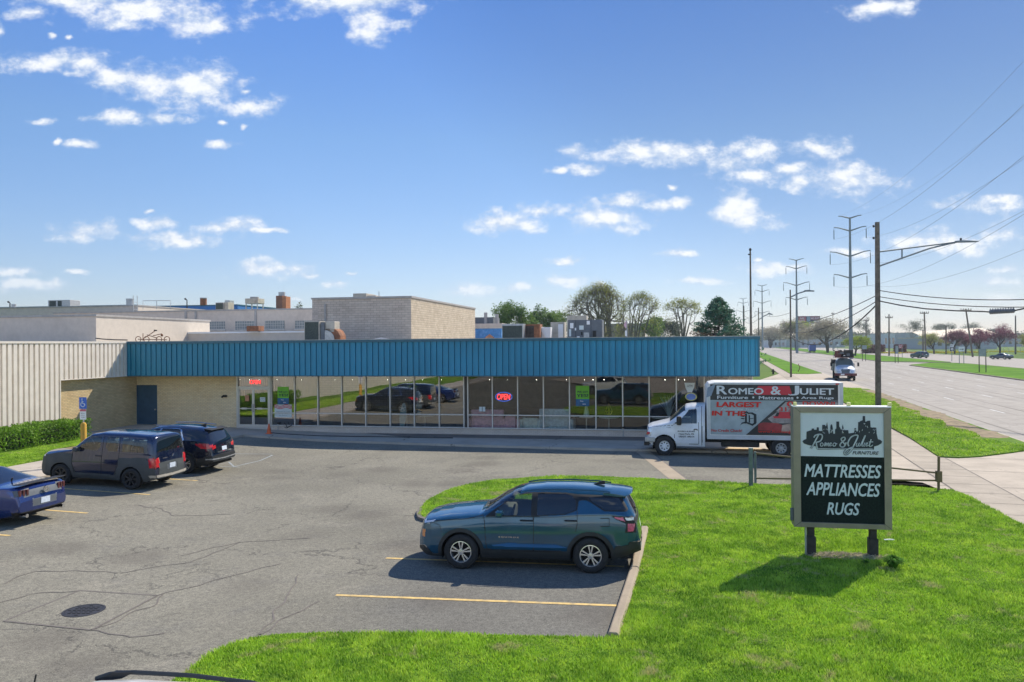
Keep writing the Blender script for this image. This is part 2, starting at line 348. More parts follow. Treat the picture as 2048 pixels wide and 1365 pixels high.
M['cream'] = pm('cream_siding', (.74, .67, .58), .55, vary=.05, dirt=(.66, .58, .49), dscale=.5)
def bluem():
    m, t = newmat('blue_siding'); P = t.coord(); x, y, z = t.sep(P)
    n = t.noise(P, .35, 5, .6); g = t.noise(t.comb(t.math('MULTIPLY', x, 3), t.math('MULTIPLY', y, 3), t.math('MULTIPLY', z, .3)), 1.5, 4, .6)
    c = t.mix(t.step(n, .3, .7), (.012, .21, .34), (.020, .26, .42)); c = t.mix(t.math('MULTIPLY', t.step(g, .5, .75), .35), c, (.04, .26, .36))
    c = t.mix(t.math('MULTIPLY', t.math('SUBTRACT', 1.0, t.step(x, 0, 13)), .35), c, (.03, .20, .25))
    p = principled(t, Base_Color=c, Roughness=.5); return m
M['blue'] = bluem(); M['bluetrim'] = pm('blue_trim', (.030, .13, .19), .5, vary=.1)
M['alu'] = pm('aluminium', (.62, .60, .56), .42, .35, vary=.06); M['aludark'] = pm('dark_aluminium', (.05, .045, .04), .5, .3)
M['soffit'] = pm('soffit', (.42, .38, .33), .8); M['roof'] = pm('flat_roof', (.45, .43, .40), .9, vary=.2, dirt=(.3, .28, .26))
M['doorblue'] = pm('blue_door', (.035, .085, .14), .5); M['white'] = pm('white_paint', (.80, .80, .79), .5, vary=.03)
M['black'] = pm('black_matt', (.012, .012, .012), .6); M['rubber'] = pm('rubber', (.018, .018, .018), .8, vary=.3, scale=30)
M['galv'] = pm('galvanised', (.42, .43, .43), .5, .5, vary=.15, scale=6); M['steel'] = pm('pylon_steel', (.20, .235, .26), .6, .3)
M['wood'] = pm('weathered_pole', (.165, .135, .105), .9, vary=.3, scale=4, dirt=(.09, .075, .06)); M['woodpost'] = pm('treated_post', (.045, .04, .035), .9, vary=.3, scale=6)
M['wire'] = pm('cable_black', (.03, .03, .032), .7, flat=True); M['wiregrey'] = pm('conductor', (.22, .24, .27), .5, flat=True)
M['rust'] = pm('rusty_metal', (.28, .12, .06), .85, .1, vary=.35, scale=5, dirt=(.12, .06, .04)); M['yellow'] = pm('yellow_paint', (.62, .33, .03), .7, vary=.15, dirt=(.4, .25, .06), dscale=3)
M['beige'] = pm('beige_metal', (.46, .42, .35), .6, .1, dirt=(.3, .25, .2)); M['greymetal'] = pm('grey_unit', (.13, .145, .16), .6, .2, dirt=(.09, .1, .11)); M['greengrill'] = pm('coil_green', (.05, .065, .055), .7, vary=.4, scale=20)
M['stripe_y'] = pm('line_yellow', (.66, .46, .17), .85, vary=.2, scale=8, dirt=(.30, .25, .18), dscale=5); M['stripe_w'] = pm('line_white', (.62, .61, .58), .85, vary=.2, scale=3, dirt=(.4, .38, .35), dscale=1); M['stripe_b'] = pm('line_faded_blue', (.30, .33, .33), .85, vary=.2, scale=5, dirt=(.25, .24, .22), dscale=3)
M['glass_right'] = None; M['dirt'] = pm('bare_soil', (.24, .18, .10), .95, vary=.4, scale=2)
def glassmat(name, tint, fac, wav=0.0, trans=True, rough=0.0):
    m, t = newmat(name)
    gl = t.node('ShaderNodeBsdfGlossy'); gl.inputs['Roughness'].default_value = rough; t.put(gl.inputs[0], (1, 1, 1))
    if wav: t.put(gl.inputs['Normal'], t.bump(t.noise(t.vec('MULTIPLY', t.coord(), (1, 1, .8)), 1.3, 1, .4), wav, .02))
    if trans: b = t.node('ShaderNodeBsdfTransparent'); t.put(b.inputs[0], tint)
    else: b = t.node('ShaderNodeBsdfDiffuse'); t.put(b.inputs[0], tint)
    fr = t.node('ShaderNodeFresnel'); fr.inputs[0].default_value = 1.5
    f = t.math('ADD', t.math('MULTIPLY', fr.outputs[0], 1.0), fac - .04, clamp=True)
    mx = t.node('ShaderNodeMixShader'); t.put(mx.inputs[0], f); t.l.new(b.outputs[0], mx.inputs[1]); t.l.new(gl.outputs[0], mx.inputs[2]); t.l.new(mx.outputs[0], t.out.inputs[0]); return m
M['shopglass'] = glassmat('shop_glass', (.80, .88, .84), .16, .10)
M['glass_left'] = glassmat('shop_glass_silvery', (.74, .80, .76), .25, .05); M['glass_right'] = glassmat('shop_glass_dark', (.86, .92, .88), .10, .04)
M['carglass'] = glassmat('car_glass_tinted', (.008, .010, .011), .08, 0, False, .02); M['carclear'] = glassmat('car_glass_clear', (.60, .69, .66), .08, 0, True, .0)
M['carglass2'] = glassmat('car_glass_smoked', (.012, .014, .016), .14, 0, False, .02)
# ------------------------------------------------------------------ ground
def sheet(name, poly, off, mat, skirt=0, lines=True, kind='structure', res=.75):
    bm = bmesh.new(); vs = [bm.verts.new((p[0], p[1], 0)) for p in poly]; f = bm.faces.new(vs)
    f.normal_update()
    if f.normal.z < 0: f.normal_flip()
    bmesh.ops.triangulate(bm, faces=[f])
    if lines:
        x = -20.75
        while x < -7:
            bmesh.ops.bisect_plane(bm, geom=bm.verts[:] + bm.edges[:] + bm.faces[:], plane_co=(x, 0, 0), plane_no=(1, 0, 0)); x += res
    if skirt:
        r = bmesh.ops.extrude_edge_only(bm, edges=[e for e in bm.edges if e.is_boundary])
        low = [v for v in r['geom'] if isinstance(v, bmesh.types.BMVert)]
    else: low = []
    for v in bm.verts: v.co.z = gz(v.co.x) + off
    for v in low: v.co.z -= skirt
    me = bpy.data.meshes.new(name); bm.to_mesh(me); bm.free(); me.materials.append(mat)
    o = bpy.data.objects.new(name, me); COL.objects.link(o); o['kind'] = kind; return o
def Bp(s, t): p = B(s, t); return (p.x, p.y)
def Gp(px, py): p = G(px, py, 0); return (p.x, p.y)
def Rp(a, o): p = RP(a, o); return (p.x, p.y)
sheet('ground', [(-1500, -600), (1500, -600), (1500, 2200), (-1500, 2200)], -.05, M['field'])
KS = 7.6                                                   # kerb line of the left walkway
sheet('parking_lot', [Bp(KS - .1, -1.5), Bp(31, -1.5), Bp(40, -6), Rp(-2, -6.4), Rp(-60, -6.4), (24, -70), (-45, -70), Bp(KS, -100)], 0, M['asphalt'])
# store walk, raised a kerb's height
c0 = G(494, 874)
sheet('sidewalk', [Bp(5.0, -60), Bp(KS, -60), Bp(KS, toB(c0)[1]), Bp(19.2, -2.75), Bp(25.8, -3.25), Bp(33, -3.4), Bp(33, 1.25), Bp(-.3, 1.25), Bp(-.3, -3.8), Bp(5.0, -3.8)], .10, M['walk_old'], .15)
sheet('lawn_strip', [Bp(-.05, -60), Bp(5.0, -60), Bp(5.0, -5.6), Bp(-.05, -4.6)], .125, M['lawn'], .12)
# concrete gutter strip that crosses the lot
gA, gB, gC, gD = Gp(1263, 897), Gp(1290, 897), Gp(1383, 967), Gp(1348, 966)
sheet('gutter_strip', [gA, gB, gC, gD], .006, M['kerb'], lines=False)
sheet('lot_joint', [gB, Gp(1294, 897), Gp(1389, 968), gC], .007, M['joint'], lines=False)
# concrete by the street
sheet('apron', [Gp(1892, 985), Gp(1845, 966), Gp(1700, 953), Gp(1668, 880), Bp(34.2, -3), Bp(34.2, 40), Rp(80, -6.35), Rp(-70, -6.35), Rp(-70, -30), Rp(-22, -10)], .008, M['apron'], lines=False)
sheet('street_walk', [Rp(-70, -6.35), Rp(-70, -4.85), Rp(500, -4.85), Rp(500, -6.35)], .016, M['walk'], lines=False)
for k in range(-10, 60):                                   # walk joints
    pass
j = MB()
for k in range(-14, 50):
    a = k * 1.6
    p = [RP(a, -6.33, .021), RP(a, -4.87, .021), RP(a + .025, -4.87, .021), RP(a + .025, -6.33, .021)]; j.add(p, [(0, 1, 2, 3)])
for off in (-6.36, -4.86):
    j.add([RP(-60, off - .02, .021), RP(200, off - .02, .021), RP(200, off + .02, .021), RP(-60, off + .02, .021)], [(0, 1, 2, 3)])
for k in range(-8, 10):
    a = k * 3.4 - 3; j.add([RP(a, -4.8, .013), RP(a, 0, .013), RP(a + .03, 0, .013), RP(a + .03, -4.8, .013)], [(0, 1, 2, 3)])
    j.add([RP(a, -12, .013), RP(a, -6.4, .013), RP(a + .03, -6.4, .013), RP(a + .03, -12, .013)], [(0, 1, 2, 3)])
j.add([RP(-60, -9.5, .0132), RP(60, -9.5, .0132), RP(60, -9.46, .0132), RP(-60, -9.46, .0132)], [(0, 1, 2, 3)])
struct(j.build('walk_joints', M['joint'], fix=False))
sheet('verge', [Gp(1878, 916), Gp(1918, 917.5), Gp(1962, 915), Gp(2010, 909), Gp(2050, 903.5), Gp(2090, 897), Gp(2110, 892), Rp(-1.0, -.25), Rp(41.5, -.25), Rp(43, -2.5), Rp(42, -4.8), Rp(.5, -4.8)], .06, M['lawn'], .08, lines=False)
sheet('verge', [Rp(80, -4.8), Rp(79, -2.5), Rp(82, -.25), Rp(600, -.25), Rp(600, -4.8)], .06, M['median'], .08, lines=False)
sheet('driveway', [Rp(-60, -4.84), Rp(3.8, -4.84), Rp(4.2, 0), Rp(-60, 0)], .0085, M['apron'], lines=False); sheet('driveway', [Rp(40.5, -4.84), Rp(84, -4.84), Rp(84, 0), Rp(40.5, 0)], .0085, M['apron'], lines=False)
sheet('road', [Rp(-90, -.2), Rp(1400, -.2), Rp(1400, 19.6), Rp(-90, 19.6)], -.02, M['road'], lines=False)
sheet('road', [Rp(-200, 32), Rp(1400, 32), Rp(1400, 57), Rp(-200, 57)], -.021, M['road'], lines=False)
sheet('road', [Rp(118, 19), Rp(160, 19), Rp(160, 34), Rp(118, 34)], -.017, M['road'], lines=False)
def curved(pts): return pts
med1 = [Rp(150, 21), Rp(152, 19.5), Rp(160, 19.45), Rp(1400, 19.45), Rp(1400, 32.3), Rp(160, 32.3), Rp(146, 32.2), Rp(143, 31.4), Rp(144, 29.5)]
med2 = [Rp(-200, 19.45), Rp(122, 19.45), Rp(125, 20.2), Rp(139, 26.5), Rp(141, 28.5), Rp(138, 31.2), Rp(132, 32.2), Rp(-200, 32.3)]
sheet('median', med1, .10, M['median'], .14, lines=False); sheet('median', med2, .10, M['median'], .14, lines=False)
def kerbline(pts, w_=.18, z0=-.05, z1=.13, closed=True):
    mb = MB(); n = len(pts)
    for i in range(n if closed else n - 1):
        a = Vector((*pts[i], 0)); b = Vector((*pts[(i + 1) % n], 0)); d = (b - a).normalized(); q = Vector((-d.y, d.x, 0)) * w_ / 2
        lo, hi = Vector((0, 0, z0)), Vector((0, 0, z1))
        mb.add([a - q + lo, b - q + lo, b + q + lo, a + q + lo, a - q + hi, b - q + hi, b + q + hi, a + q + hi], [(4, 5, 6, 7), (0, 1, 5, 4), (2, 3, 7, 6), (1, 2, 6, 5), (3, 0, 4, 7)])
    return mb
struct(kerbline(med1).build('median_kerb', M['kerb'])); struct(kerbline(med2).build('median_kerb', M['kerb']))
# lane paint
for off, dash in ((3.9, 1), (7.7, 1), (11.6, 1), (15.6, 1), (18.9, 0), (36, 1), (40, 1), (44, 1), (48, 1), (52.5, 1)):
    mb = MB()
    if dash:
        for k in range(-8, 40):
            a = k * 12 + off; mb.add([RP(a, off - .07), RP(a + 3, off - .07), RP(a + 3, off + .07), RP(a, off + .07)], [(0, 1, 2, 3)])
    else: mb.add([RP(-80, off - .06), RP(400, off - .06), RP(400, off + .06), RP(-80, off + .06)], [(0, 1, 2, 3)])
    mb.v = [(x, y, -.012) for x, y, z in mb.v]; struct(mb.build('lane_line', M['stripe_w'], fix=False))
for off in (.9, 5.5, 9.6, 13.6, 17.5):                     # paving joints of the carriageway
    mb = MB(); mb.add([RP(-80, off - .03, -.0125), RP(500, off - .03, -.0125), RP(500, off + .03, -.0125), RP(-80, off + .03, -.0125)], [(0, 1, 2, 3)]); struct(mb.build('paving_joint', M['joint'], fix=False))
# the lawn island round the pylon sign
ISL = [Gp(*p) for p in ((836, 1036), (840, 1022), (852, 1008), (872, 996), (900, 984), (940, 973), (990, 965), (1050, 960), (1120, 957), (1200, 957), (1290, 961), (1380, 966), (1460, 970), (1560, 974), (1680, 976), (1800, 977), (1850, 980), (1905, 984), (1935, 996), (1975, 1018), (2010, 1037), (2048, 1056), (2120, 1110), (2400, 1330))]
ISL += [(9.5, 5), (4, 3), (-2.2, 3), (-4.6, 8.0)]
ISL += [Gp(*p) for p in ((345, 1372), (385, 1345), (420, 1318), (460, 1298), (510, 1284), (560, 1277), (640, 1274), (760, 1275), (900, 1277), (1050, 1280), (1150, 1283), (1222, 1286), (1296, 1064), (1270, 1056), (1150, 1046), (1000, 1042), (860, 1043))]
sheet('lawn', ISL, .07, M['lawn'], .09, lines=False)
def inpoly(P, X, Y):
    ins = np.zeros(len(X), bool); n = len(P); j = n - 1
    for i in range(n):
        xi, yi = P[i][0], P[i][1]; xj, yj = P[j][0], P[j][1]
        if yi != yj:
            c = ((yi > Y) != (yj > Y)) & (X < (xj - xi) * (Y - yi) / (yj - yi) + xi); ins ^= c
        j = i
    return ins
def grass(name, poly, n, hgt=(.035, .075), wid=(.006, .012), z=.07, seed=1, dens=None, slope=False):
    r = np.random.default_rng(seed); P = np.array([(p[0], p[1]) for p in poly]); mn, mxx = P.min(0), P.max(0)
    X = r.uniform(mn[0], mxx[0], n); Y = r.uniform(mn[1], mxx[1], n); k = inpoly(poly, X, Y)
    if dens is not None: k &= r.random(n) < dens(X, Y)
    X, Y = X[k], Y[k]; n = len(X)
    # patchy height
    wv = .72 + .45 * np.sin(X * 1.7 + 1.3 * np.sin(Y * 1.1)) * np.sin(Y * 1.9 + np.sin(X * 2.3)) + .25 * r.random(n)
    sc = 1 + np.hypot(X, Y) / 28
    h = r.uniform(*hgt, n) * wv; wd = r.uniform(*wid, n) * sc; a = r.uniform(0, 2 * np.pi, n); la = r.uniform(0, 2 * np.pi, n); ln = h * r.uniform(.2, .9, n)
    Z = np.full(n, z)
    if slope: tt = np.clip((-X - 8) / 12, 0, 1); Z = Z + .3 * tt * tt * (3 - 2 * tt)
    V = np.empty((n, 3, 3)); V[:, 0] = np.stack([X - np.cos(a) * wd, Y - np.sin(a) * wd, Z - .01], 1); V[:, 1] = np.stack([X + np.cos(a) * wd, Y + np.sin(a) * wd, Z - .01], 1)
    V[:, 2] = np.stack([X + np.cos(la) * ln, Y + np.sin(la) * ln, Z + h], 1)
    me = bpy.data.meshes.new(name); me.vertices.add(3 * n); me.vertices.foreach_set('co', V.ravel()); me.loops.add(3 * n); me.loops.foreach_set('vertex_index', np.arange(3 * n, dtype=np.int32))
    me.polygons.add(n); me.polygons.foreach_set('loop_start', np.arange(0, 3 * n, 3, dtype=np.int32)); me.update(); me.materials.append(M['blade'])
    o = bpy.data.objects.new(name, me); COL.objects.link(o); return o
def isl_d(X, Y):
    vis = (np.abs(X) < .68 * Y + .5) & (Y > 9.5); return np.where(vis, np.clip(12.5 / np.hypot(X, Y), .25, 1) ** 1.3, .02)
tag(grass('grass', ISL, 1600000, (.035, .08), (.006, .011), dens=isl_d), 'bright short lawn grass around the tall sign', 'grass', kind='stuff')
tag(grass('grass', [Gp(1878, 916), Gp(1962, 915), Gp(2010, 909), Gp(2050, 903.5), Gp(2090, 897), Rp(0, -1.7), Rp(3, -1.25), Rp(6, -1.8), Rp(9, -1.3), Rp(12, -1.9), Rp(15, -1.25), Rp(19, -1.6), Rp(24, -1.1), Rp(28, -1.45), Rp(33, -1.0), Rp(38, -1.25), Rp(41.5, -.9), Rp(43, -2.5), Rp(42, -4.8), Rp(.5, -4.8)], 190000, (.04, .11), (.008, .014), .06, 2), 'rough grass on the verge between street walk and road', 'grass', kind='stuff')
tag(grass('grass', [Bp(2.0, -30), Bp(5.0, -30), Bp(5.0, -5.6), Bp(2.0, -4.6)], 240000, (.03, .06), (.007, .012), .125, 3, slope=True), 'mown grass strip in front of the clipped hedge', 'grass', kind='stuff')
# weedy bare earth along the road edge of the verge
mb = MB()
for i in range(40):
    a = 1.5 + i * .95; wd = .62 + .4 * random.random(); o = -.85 - .4 * random.random(); ps = [RP(a + math.cos(k) * (.9 + .3 * random.random()), o + math.sin(k) * wd * (.8 + .4 * random.random()), .064 + i * .0002) for k in np.linspace(0, 6.28, 9)[:-1]]
    mb.add(ps, [tuple(range(8))])
struct(mb.build('bare_earth', M['dirt'], fix=False))
# kerb stones beside the parked car, and the dark tip of the island
def kerbstone(P0, P1, label):
    a, b = Vector((*P0, 0)), Vector((*P1, 0)); d = (b - a).normalized(); q = Vector((-d.y, d.x, 0)); mb = MB(); L = (b - a).length
    prof = [(-.10, -.05), (-.09, .10), (-.05, .15), (.07, .15), (.10, .12), (.10, -.05)]
    mb.prism(prof, L, lambda x, y, t: a + d * t - q * x + Vector((0, 0, y))); return tag(mb.build('kerb', M['kerb'], bevel=.012), label, 'kerb', 'kerb stones beside the stalls')
k0, k1, km = Gp(1290, 1064), Gp(1228, 1284), Gp(1270, 1147)
kerbstone(k0, km, 'concrete kerb length behind the rear bumper of the teal SUV'); kerbstone((km[0] - .01, km[1] - .05), k1, 'long concrete kerb length beside the empty striped stall')
mb = kerbline([Gp(*p) for p in ((856, 1045), (840, 1040), (837, 1032), (841, 1022))], .12, -.02, .085, False); struct(mb.build('island_kerb', M['joint']))
# stall lines
def stripe(a, b, w_, mat, z=.006):
    a, b = Vector((a[0], a[1], 0)), Vector((b[0], b[1], 0)); d = (b - a).normalized(); q = Vector((-d.y, d.x, 0)) * w_ / 2; n = max(1, int((b - a).length / .5)); mb = MB()
    for i in range(n):
        p0, p1 = a + (b - a) * i / n, a + (b - a) * (i + 1) / n; ps = [p0 - q, p1 - q, p1 + q, p0 + q]
        mb.add([(p.x, p.y, gz(p.x) + z) for p in ps], [(0, 1, 2, 3)])
    return struct(mb.build('stall_line', mat, fix=False))
stripe(Gp(672, 1191), Gp(1233, 1212), .10, M['stripe_y']); stripe(Gp(772, 1117), Gp(1248, 1134), .10, M['stripe_y'])
for p in ((20, 1072), (175, 1027), (300, 990), (395, 962)):
    g = G(*p); e = g - E1 * 4.6; stripe(g, e, .10, M['stripe_y'])
for a, b in (((458, 925), (468, 934)), ((468, 934), (520, 922)), ((440, 934), (480, 935)), ((468, 908), (545, 909)), ((520, 922), (545, 911))): stripe(G(*a), G(*b), .075, M['stripe_b'])
# utility patch with its manhole
Q = [G(*p) for p in ((8, 1243), (160, 1182), (315, 1192), (183, 1261))]
sheet('patch', [(p.x, p.y) for p in Q], .004, M['asphalt'])
for i in range(4): stripe(Q[i], Q[(i + 1) % 4], .045, M['joint'], .0075)
for pts in (((0, 1208), (60, 1190), (160, 1182)), ((315, 1192), (420, 1165), (560, 1128)), ((183, 1261), (300, 1215), (330, 1190)), ((70, 1143), (240, 1145), (380, 1125), (480, 1085)), ((270, 1010), (320, 1018), (350, 1032), (460, 1030)), ((183, 1261), (260, 1275), (330, 1268)), ((600, 1150), (560, 1215), (520, 1270)), ((520, 1270), (590, 1225), (640, 1203)), ((0, 1168), (70, 1143)), ((360, 1112), (480, 1085), (620, 1078))):
    w3 = [G(*p) for p in pts]; mb = MB()
    for a, b in zip(w3[:-1], w3[1:]):
        n = 14; pr = None
        for i in range(n + 1):
            p = a + (b - a) * i / n; d = (b - a).normalized(); q = Vector((-d.y, d.x, 0)); p = p + q * .14 * (mnoise.noise(p * 1.9)) ; wd = .012 + .012 * abs(mnoise.noise(p * 3))
            cur = [(p.x + q.x * wd, p.y + q.y * wd, gz(p.x) + .0065), (p.x - q.x * wd, p.y - q.y * wd, gz(p.x) + .0065)]
            if pr: mb.add(pr + cur[::-1], [(0, 1, 2, 3)])
            pr = cur
    struct(mb.build('tar_crack', M['joint'], fix=False))
g = G(168, 1222); t = thing('manhole_cover', 'round dark cast iron manhole cover in the asphalt patch', 'manhole cover', (g.x, g.y, gz(g.x)))
mb = MB(); mb.lathe([(.35, .0), (.35, .010), (.31, .012), (.31, .004)], 40); mb.build('rim', M['aludark'], t, smooth=R(30))
mb = MB(); mb.lathe([(.305, .0), (.305, .009), (0, .009)], 40)
for k in range(-3, 4):
    for l in range(-3, 4):
        if k * k + l * l < 10: mb.box((k * .084 - .03, l * .084 - .01, .009), (k * .084 + .03, l * .084 + .01, .016))
mb.build('cover', M['aludark'], t)
# ------------------------------------------------------------------ the store (local frame: x along the front, y inwards, z up)
RB = Matrix.Translation(O0) @ Matrix.Rotation(-TH, 4, 'Z')
store = thing('store_building', 'long low furniture store with blue ribbed fascia over a glass shopfront and cream siding wing', 'store', M=RB)
def ribbed(mb, a0, a1, z0, z1, fn, per=.305, dep=.04, prf=None):
    """vertical ribs between a0..a1; fn(a, d, z): d = depth inwards"""
    prof = []; a = a0
    while a < a1 - 1e-4:
        for da, d in (prf or ((0, 0), (.195, 0), (.204, dep), (.297, dep))):
            if a + da < a1: prof.append((a + da, d))
        a += per
    prof.append((a1, 0)); n = len(prof)
    mb.add([fn(x, d, z0) for x, d in prof] + [fn(x, d, z1) for x, d in prof], [(i, i + 1, n + i + 1, n + i) for i in range(n - 1)])
FZ0, FZ1, FL = 3.12, 4.98, 32.7
BP = ((0, 0), (.185, 0), (.187, .09), (.212, .09), (.214, .035), (.300, .035))
mb = MB(); ribbed(mb, 0, FL, FZ0 + .03, FZ1 - .15, lambda a, d, z: (a, d, z), prf=BP); ribbed(mb, 0, 16, FZ0 + .03, FZ1 - .15, lambda a, d, z: (FL - d, a, z), prf=BP)
mb.build('fascia_panel', M['blue'], store, fix=False)
mb = MB(); mb.box((0, -.05, FZ1 - .15), (FL + .05, .12, FZ1 - .02)); mb.box((FL - .12, .12, FZ1 - .15), (FL + .05, 16, FZ1 - .02)); mb.box((0, -.02, FZ0 - .02), (FL + .02, .10, FZ0 + .03)); mb.box((FL - .10, .1, FZ0 - .02), (FL + .02, 16, FZ0 + .03))
mb.box((-.03, -.03, FZ0), (.03, .02, FZ1 - .15)); mb.box((FL - .04, -.03, FZ0 + .03), (FL + .03, .02, FZ1 - .15)); mb.build('fascia_trim', M['bluetrim'], store, bevel=.006)
mb = MB(); mb.box((-.02, -.075, FZ1 - .02), (FL + .075, .18, FZ1 + .005)); mb.box((FL - .18, .18, FZ1 - .02), (FL + .075, 16, FZ1 + .005)); mb.build('coping', M['galv'], store)
mb = MB(); mb.box((.02, .1, FZ0 - .03), (FL - .1, 1.3, FZ0 + .02)); mb.box((31.55, 1.3, FZ0 - .03), (FL - .1, 16, FZ0 + .02)); mb.build('soffit', M['soffit'], store)
mb = MB(); mb.box((-26, .18, 4.7), (FL - .18, 42, 4.78)); mb.box((-26, -70, 4.7), (-.15, .18, 4.78)); mb.build('roof', M['roof'], store)
# cream siding wing (plane x = 0, facing the lot)
TB = onT(121, 762)[0]
mb = MB(); ribbed(mb, -78, TB, -.1, FZ1 - .10, lambda a, d, z: (-d, a, z), dep=.085); ribbed(mb, TB, 0, FZ0, FZ1 - .10, lambda a, d, z: (-d, a, z), dep=.085)
mb.box((-.3, TB - .04, .0), (.015, TB + .01, FZ0)); mb.box((-.34, TB, FZ0 - .02), (.012, 0, FZ0 + .02)); mb.build('siding_panel', M['cream'], store, fix=False)
mb = MB(); mb.box((-.3, -78, FZ1 - .10), (.03, 0, FZ1)); mb.build('siding_coping', M['cream'], store)
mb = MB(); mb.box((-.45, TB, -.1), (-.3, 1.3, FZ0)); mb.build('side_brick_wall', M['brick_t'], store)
DL = onB(474.6, 820, 1.2)[0]; DR = onB(542, 820, 1.2)[0]; bd0 = onB(274, 820, 1.2)[0]; bd1 = onB(314.5, 820, 1.2)[0]
print('door', DL, DR, bd0, bd1, 'TB', TB)
zdt = onB(294, 770.5, 1.2)[1]; zdb = .28
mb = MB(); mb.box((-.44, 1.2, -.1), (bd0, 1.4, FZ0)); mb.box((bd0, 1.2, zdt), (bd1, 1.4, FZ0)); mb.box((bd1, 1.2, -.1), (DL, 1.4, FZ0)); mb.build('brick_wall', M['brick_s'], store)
sd = MB(); sd.box((bd0 + .05, 1.225, zdb), (bd1 - .05, 1.28, zdt - .05)); sd = sd.build('service_door', M['doorblue'], store)
mb = MB(); mb.box((bd0, 1.17, zdb), (bd0 + .05, 1.3, zdt)); mb.box((bd1 - .05, 1.17, zdb), (bd1, 1.3, zdt)); mb.box((bd0 + .05, 1.17, zdt - .05), (bd1 - .05, 1.3, zdt)); mb.build('door_frame', M['doorblue'], store)
mb = MB(); mb.cyl((bd1 - .12, 1.15, 1.22), (bd1 - .12, 1.23, 1.22), .035, n=12); mb.build('knob', M['alu'], sd)
mb = MB(); mb.box((onB(450, 803, 1.2)[0] - .1, 1.12, 1.93), (onB(450, 803, 1.2)[0] + .12, 1.2, 2.05)); mb.cyl((onB(450, 803, 1.2)[0] - .08, 1.02, 1.93), (onB(450, 803, 1.2)[0] - .03, 1.13, 2.0), .05); mb.build('wall_lamp', M['black'], store)
# low wall and sill
WR = onB(1440, 830, 1.2)[0] + 1.5; SZ = .44
mb = MB(); mb.box((DR, 1.16, -.1), (31.6, 1.36, SZ - .03)); mb.build('low_wall', M['brick_low'], store); mb = MB(); mb.box((31.4, 1.36, -.1), (31.6, 16, FZ0)); mb.box((WR, 1.2, SZ), (31.6, 1.36, FZ0)); mb.build('end_wall', M['block_s'], store)
mb = MB(); mb.box((DR, 1.10, SZ - .03), (WR, 1.36, SZ + .02)); mb.build('sill', M['alu'], store, bevel=.005)
mul = [590.5, 636.8, 684.4, 732.3, 781, 829.3, 879.2, 928.5, 936.5, 985.4, 1036, 1087.4, 1139.5, 1192, 1245.6, 1298.6, 1353, 1408.8]
ms = [onB(p, 825, 1.2)[0] for p in mul]; d_ = ms[-1] - ms[-2]
while ms[-1] + d_ < WR + .2: ms.append(ms[-1] + d_)
ms[-1] = WR; edges = [DR + .05] + ms
zt_l = .445 + .66
zm = lambda s: 1.10
mb = MB()
for s in edges: MB().box((s - .028, 1.12, SZ + .02), (s + .028, 1.27, FZ0 - .03)).build('mullion', M['alu'], store)
mb = MB(); mb.box((edges[8] + .028, 1.13, SZ + .02), (edges[9] - .028, 1.27, FZ0 - .03)); mb.build('dark_mullion', M['aludark'], store)
mb = MB()
for i, (a, b) in enumerate(zip(edges[:-1], edges[1:])):
    if i != 8: MB().box((a + .028, 1.14, zm(a) - .025), (b - .028, 1.26, zm(a) + .025)).build('transom_rail', M['alu'], store)
for i, (a, b) in enumerate(zip(edges[:-1], edges[1:])):
    if i == 8: continue
    for z0, z1 in ((SZ + .02, zm(a) - .025), (zm(a) + .025, FZ0 - .03)):
        mb = MB(); q = random.uniform(-.004, .004); k = random.uniform(-.003, .003)
        mb.add([(a + .028, 1.2 + q, z0), (b - .028, 1.2 - q, z0), (b - .028, 1.2 - q + k, z1), (a + .028, 1.2 + q + k, z1)], [(0, 1, 2, 3)]); mb.build('window', M['glass_left'] if i < 8 else M['glass_right'], store, fix=False)
# entrance: two glass leaves and a transom light
zb_, zh = .27, 2.43; mid = onB(507.5, 820, 1.2)[0]
mb = MB(); mb.box((DL, 1.10, zb_), (DL + .09, 1.28, FZ0 - .03)); mb.box((DR - .09, 1.10, zb_), (DR, 1.28, FZ0 - .03)); mb.box((DL + .09, 1.10, zh), (DR - .09, 1.28, zh + .09)); mb.box((DL + .09, 1.12, FZ0 - .12), (DR - .09, 1.28, FZ0 - .03)); mb.box((DL + .09, 1.08, zb_ - .05), (DR - .09, 1.3, zb_ + .01)); mb.build('entrance_frame', M['alu'], store, bevel=.006)
mb = MB(); mb.add([(DL + .09, 1.2, zh + .09), (DR - .09, 1.2, zh + .09), (DR - .09, 1.2, FZ0 - .12), (DL + .09, 1.2, FZ0 - .12)], [(0, 1, 2, 3)]); mb.build('transom_light', M['glass_left'], store, fix=False)
for a, b in ((DL + .09, mid), (mid, DR - .09)):
    mb = MB(); mb.box((a, 1.14, zb_ + .02), (a + .07, 1.2, zh)); mb.box((b - .07, 1.14, zb_ + .02), (b, 1.2, zh)); mb.box((a + .07, 1.14, zb_ + .02), (b - .07, 1.2, zb_ + .2)); mb.box((a + .07, 1.14, zh - .09), (b - .07, 1.2, zh)); d = mb.build('door_leaf', M['alu'], store, bevel=.005)
    mb = MB(); mb.add([(a + .07, 1.17, zb_ + .2), (b - .07, 1.17, zb_ + .2), (b - .07, 1.17, zh - .09), (a + .07, 1.17, zh - .09)], [(0, 1, 2, 3)]); mb.build('door_glass', M['glass_left'], d, fix=False)
    mb = MB(); mb.box((a + .07, 1.09, 1.30), (b - .07, 1.13, 1.35)); mb.box(((a + b) / 2 - .2, 1.06, 1.28), ((a + b) / 2 + .1, 1.09, 1.38)); mb.build('push_bar', M['alu'], d)
    h = b - .04 if a < mid - .5 else a + .04; mb = MB(); mb.tube([(h, 1.14, 1.15), (h, 1.07, 1.17), (h, 1.07, 1.55), (h, 1.14, 1.57)], .016, 8); mb.build('handle', M['galv'], d)
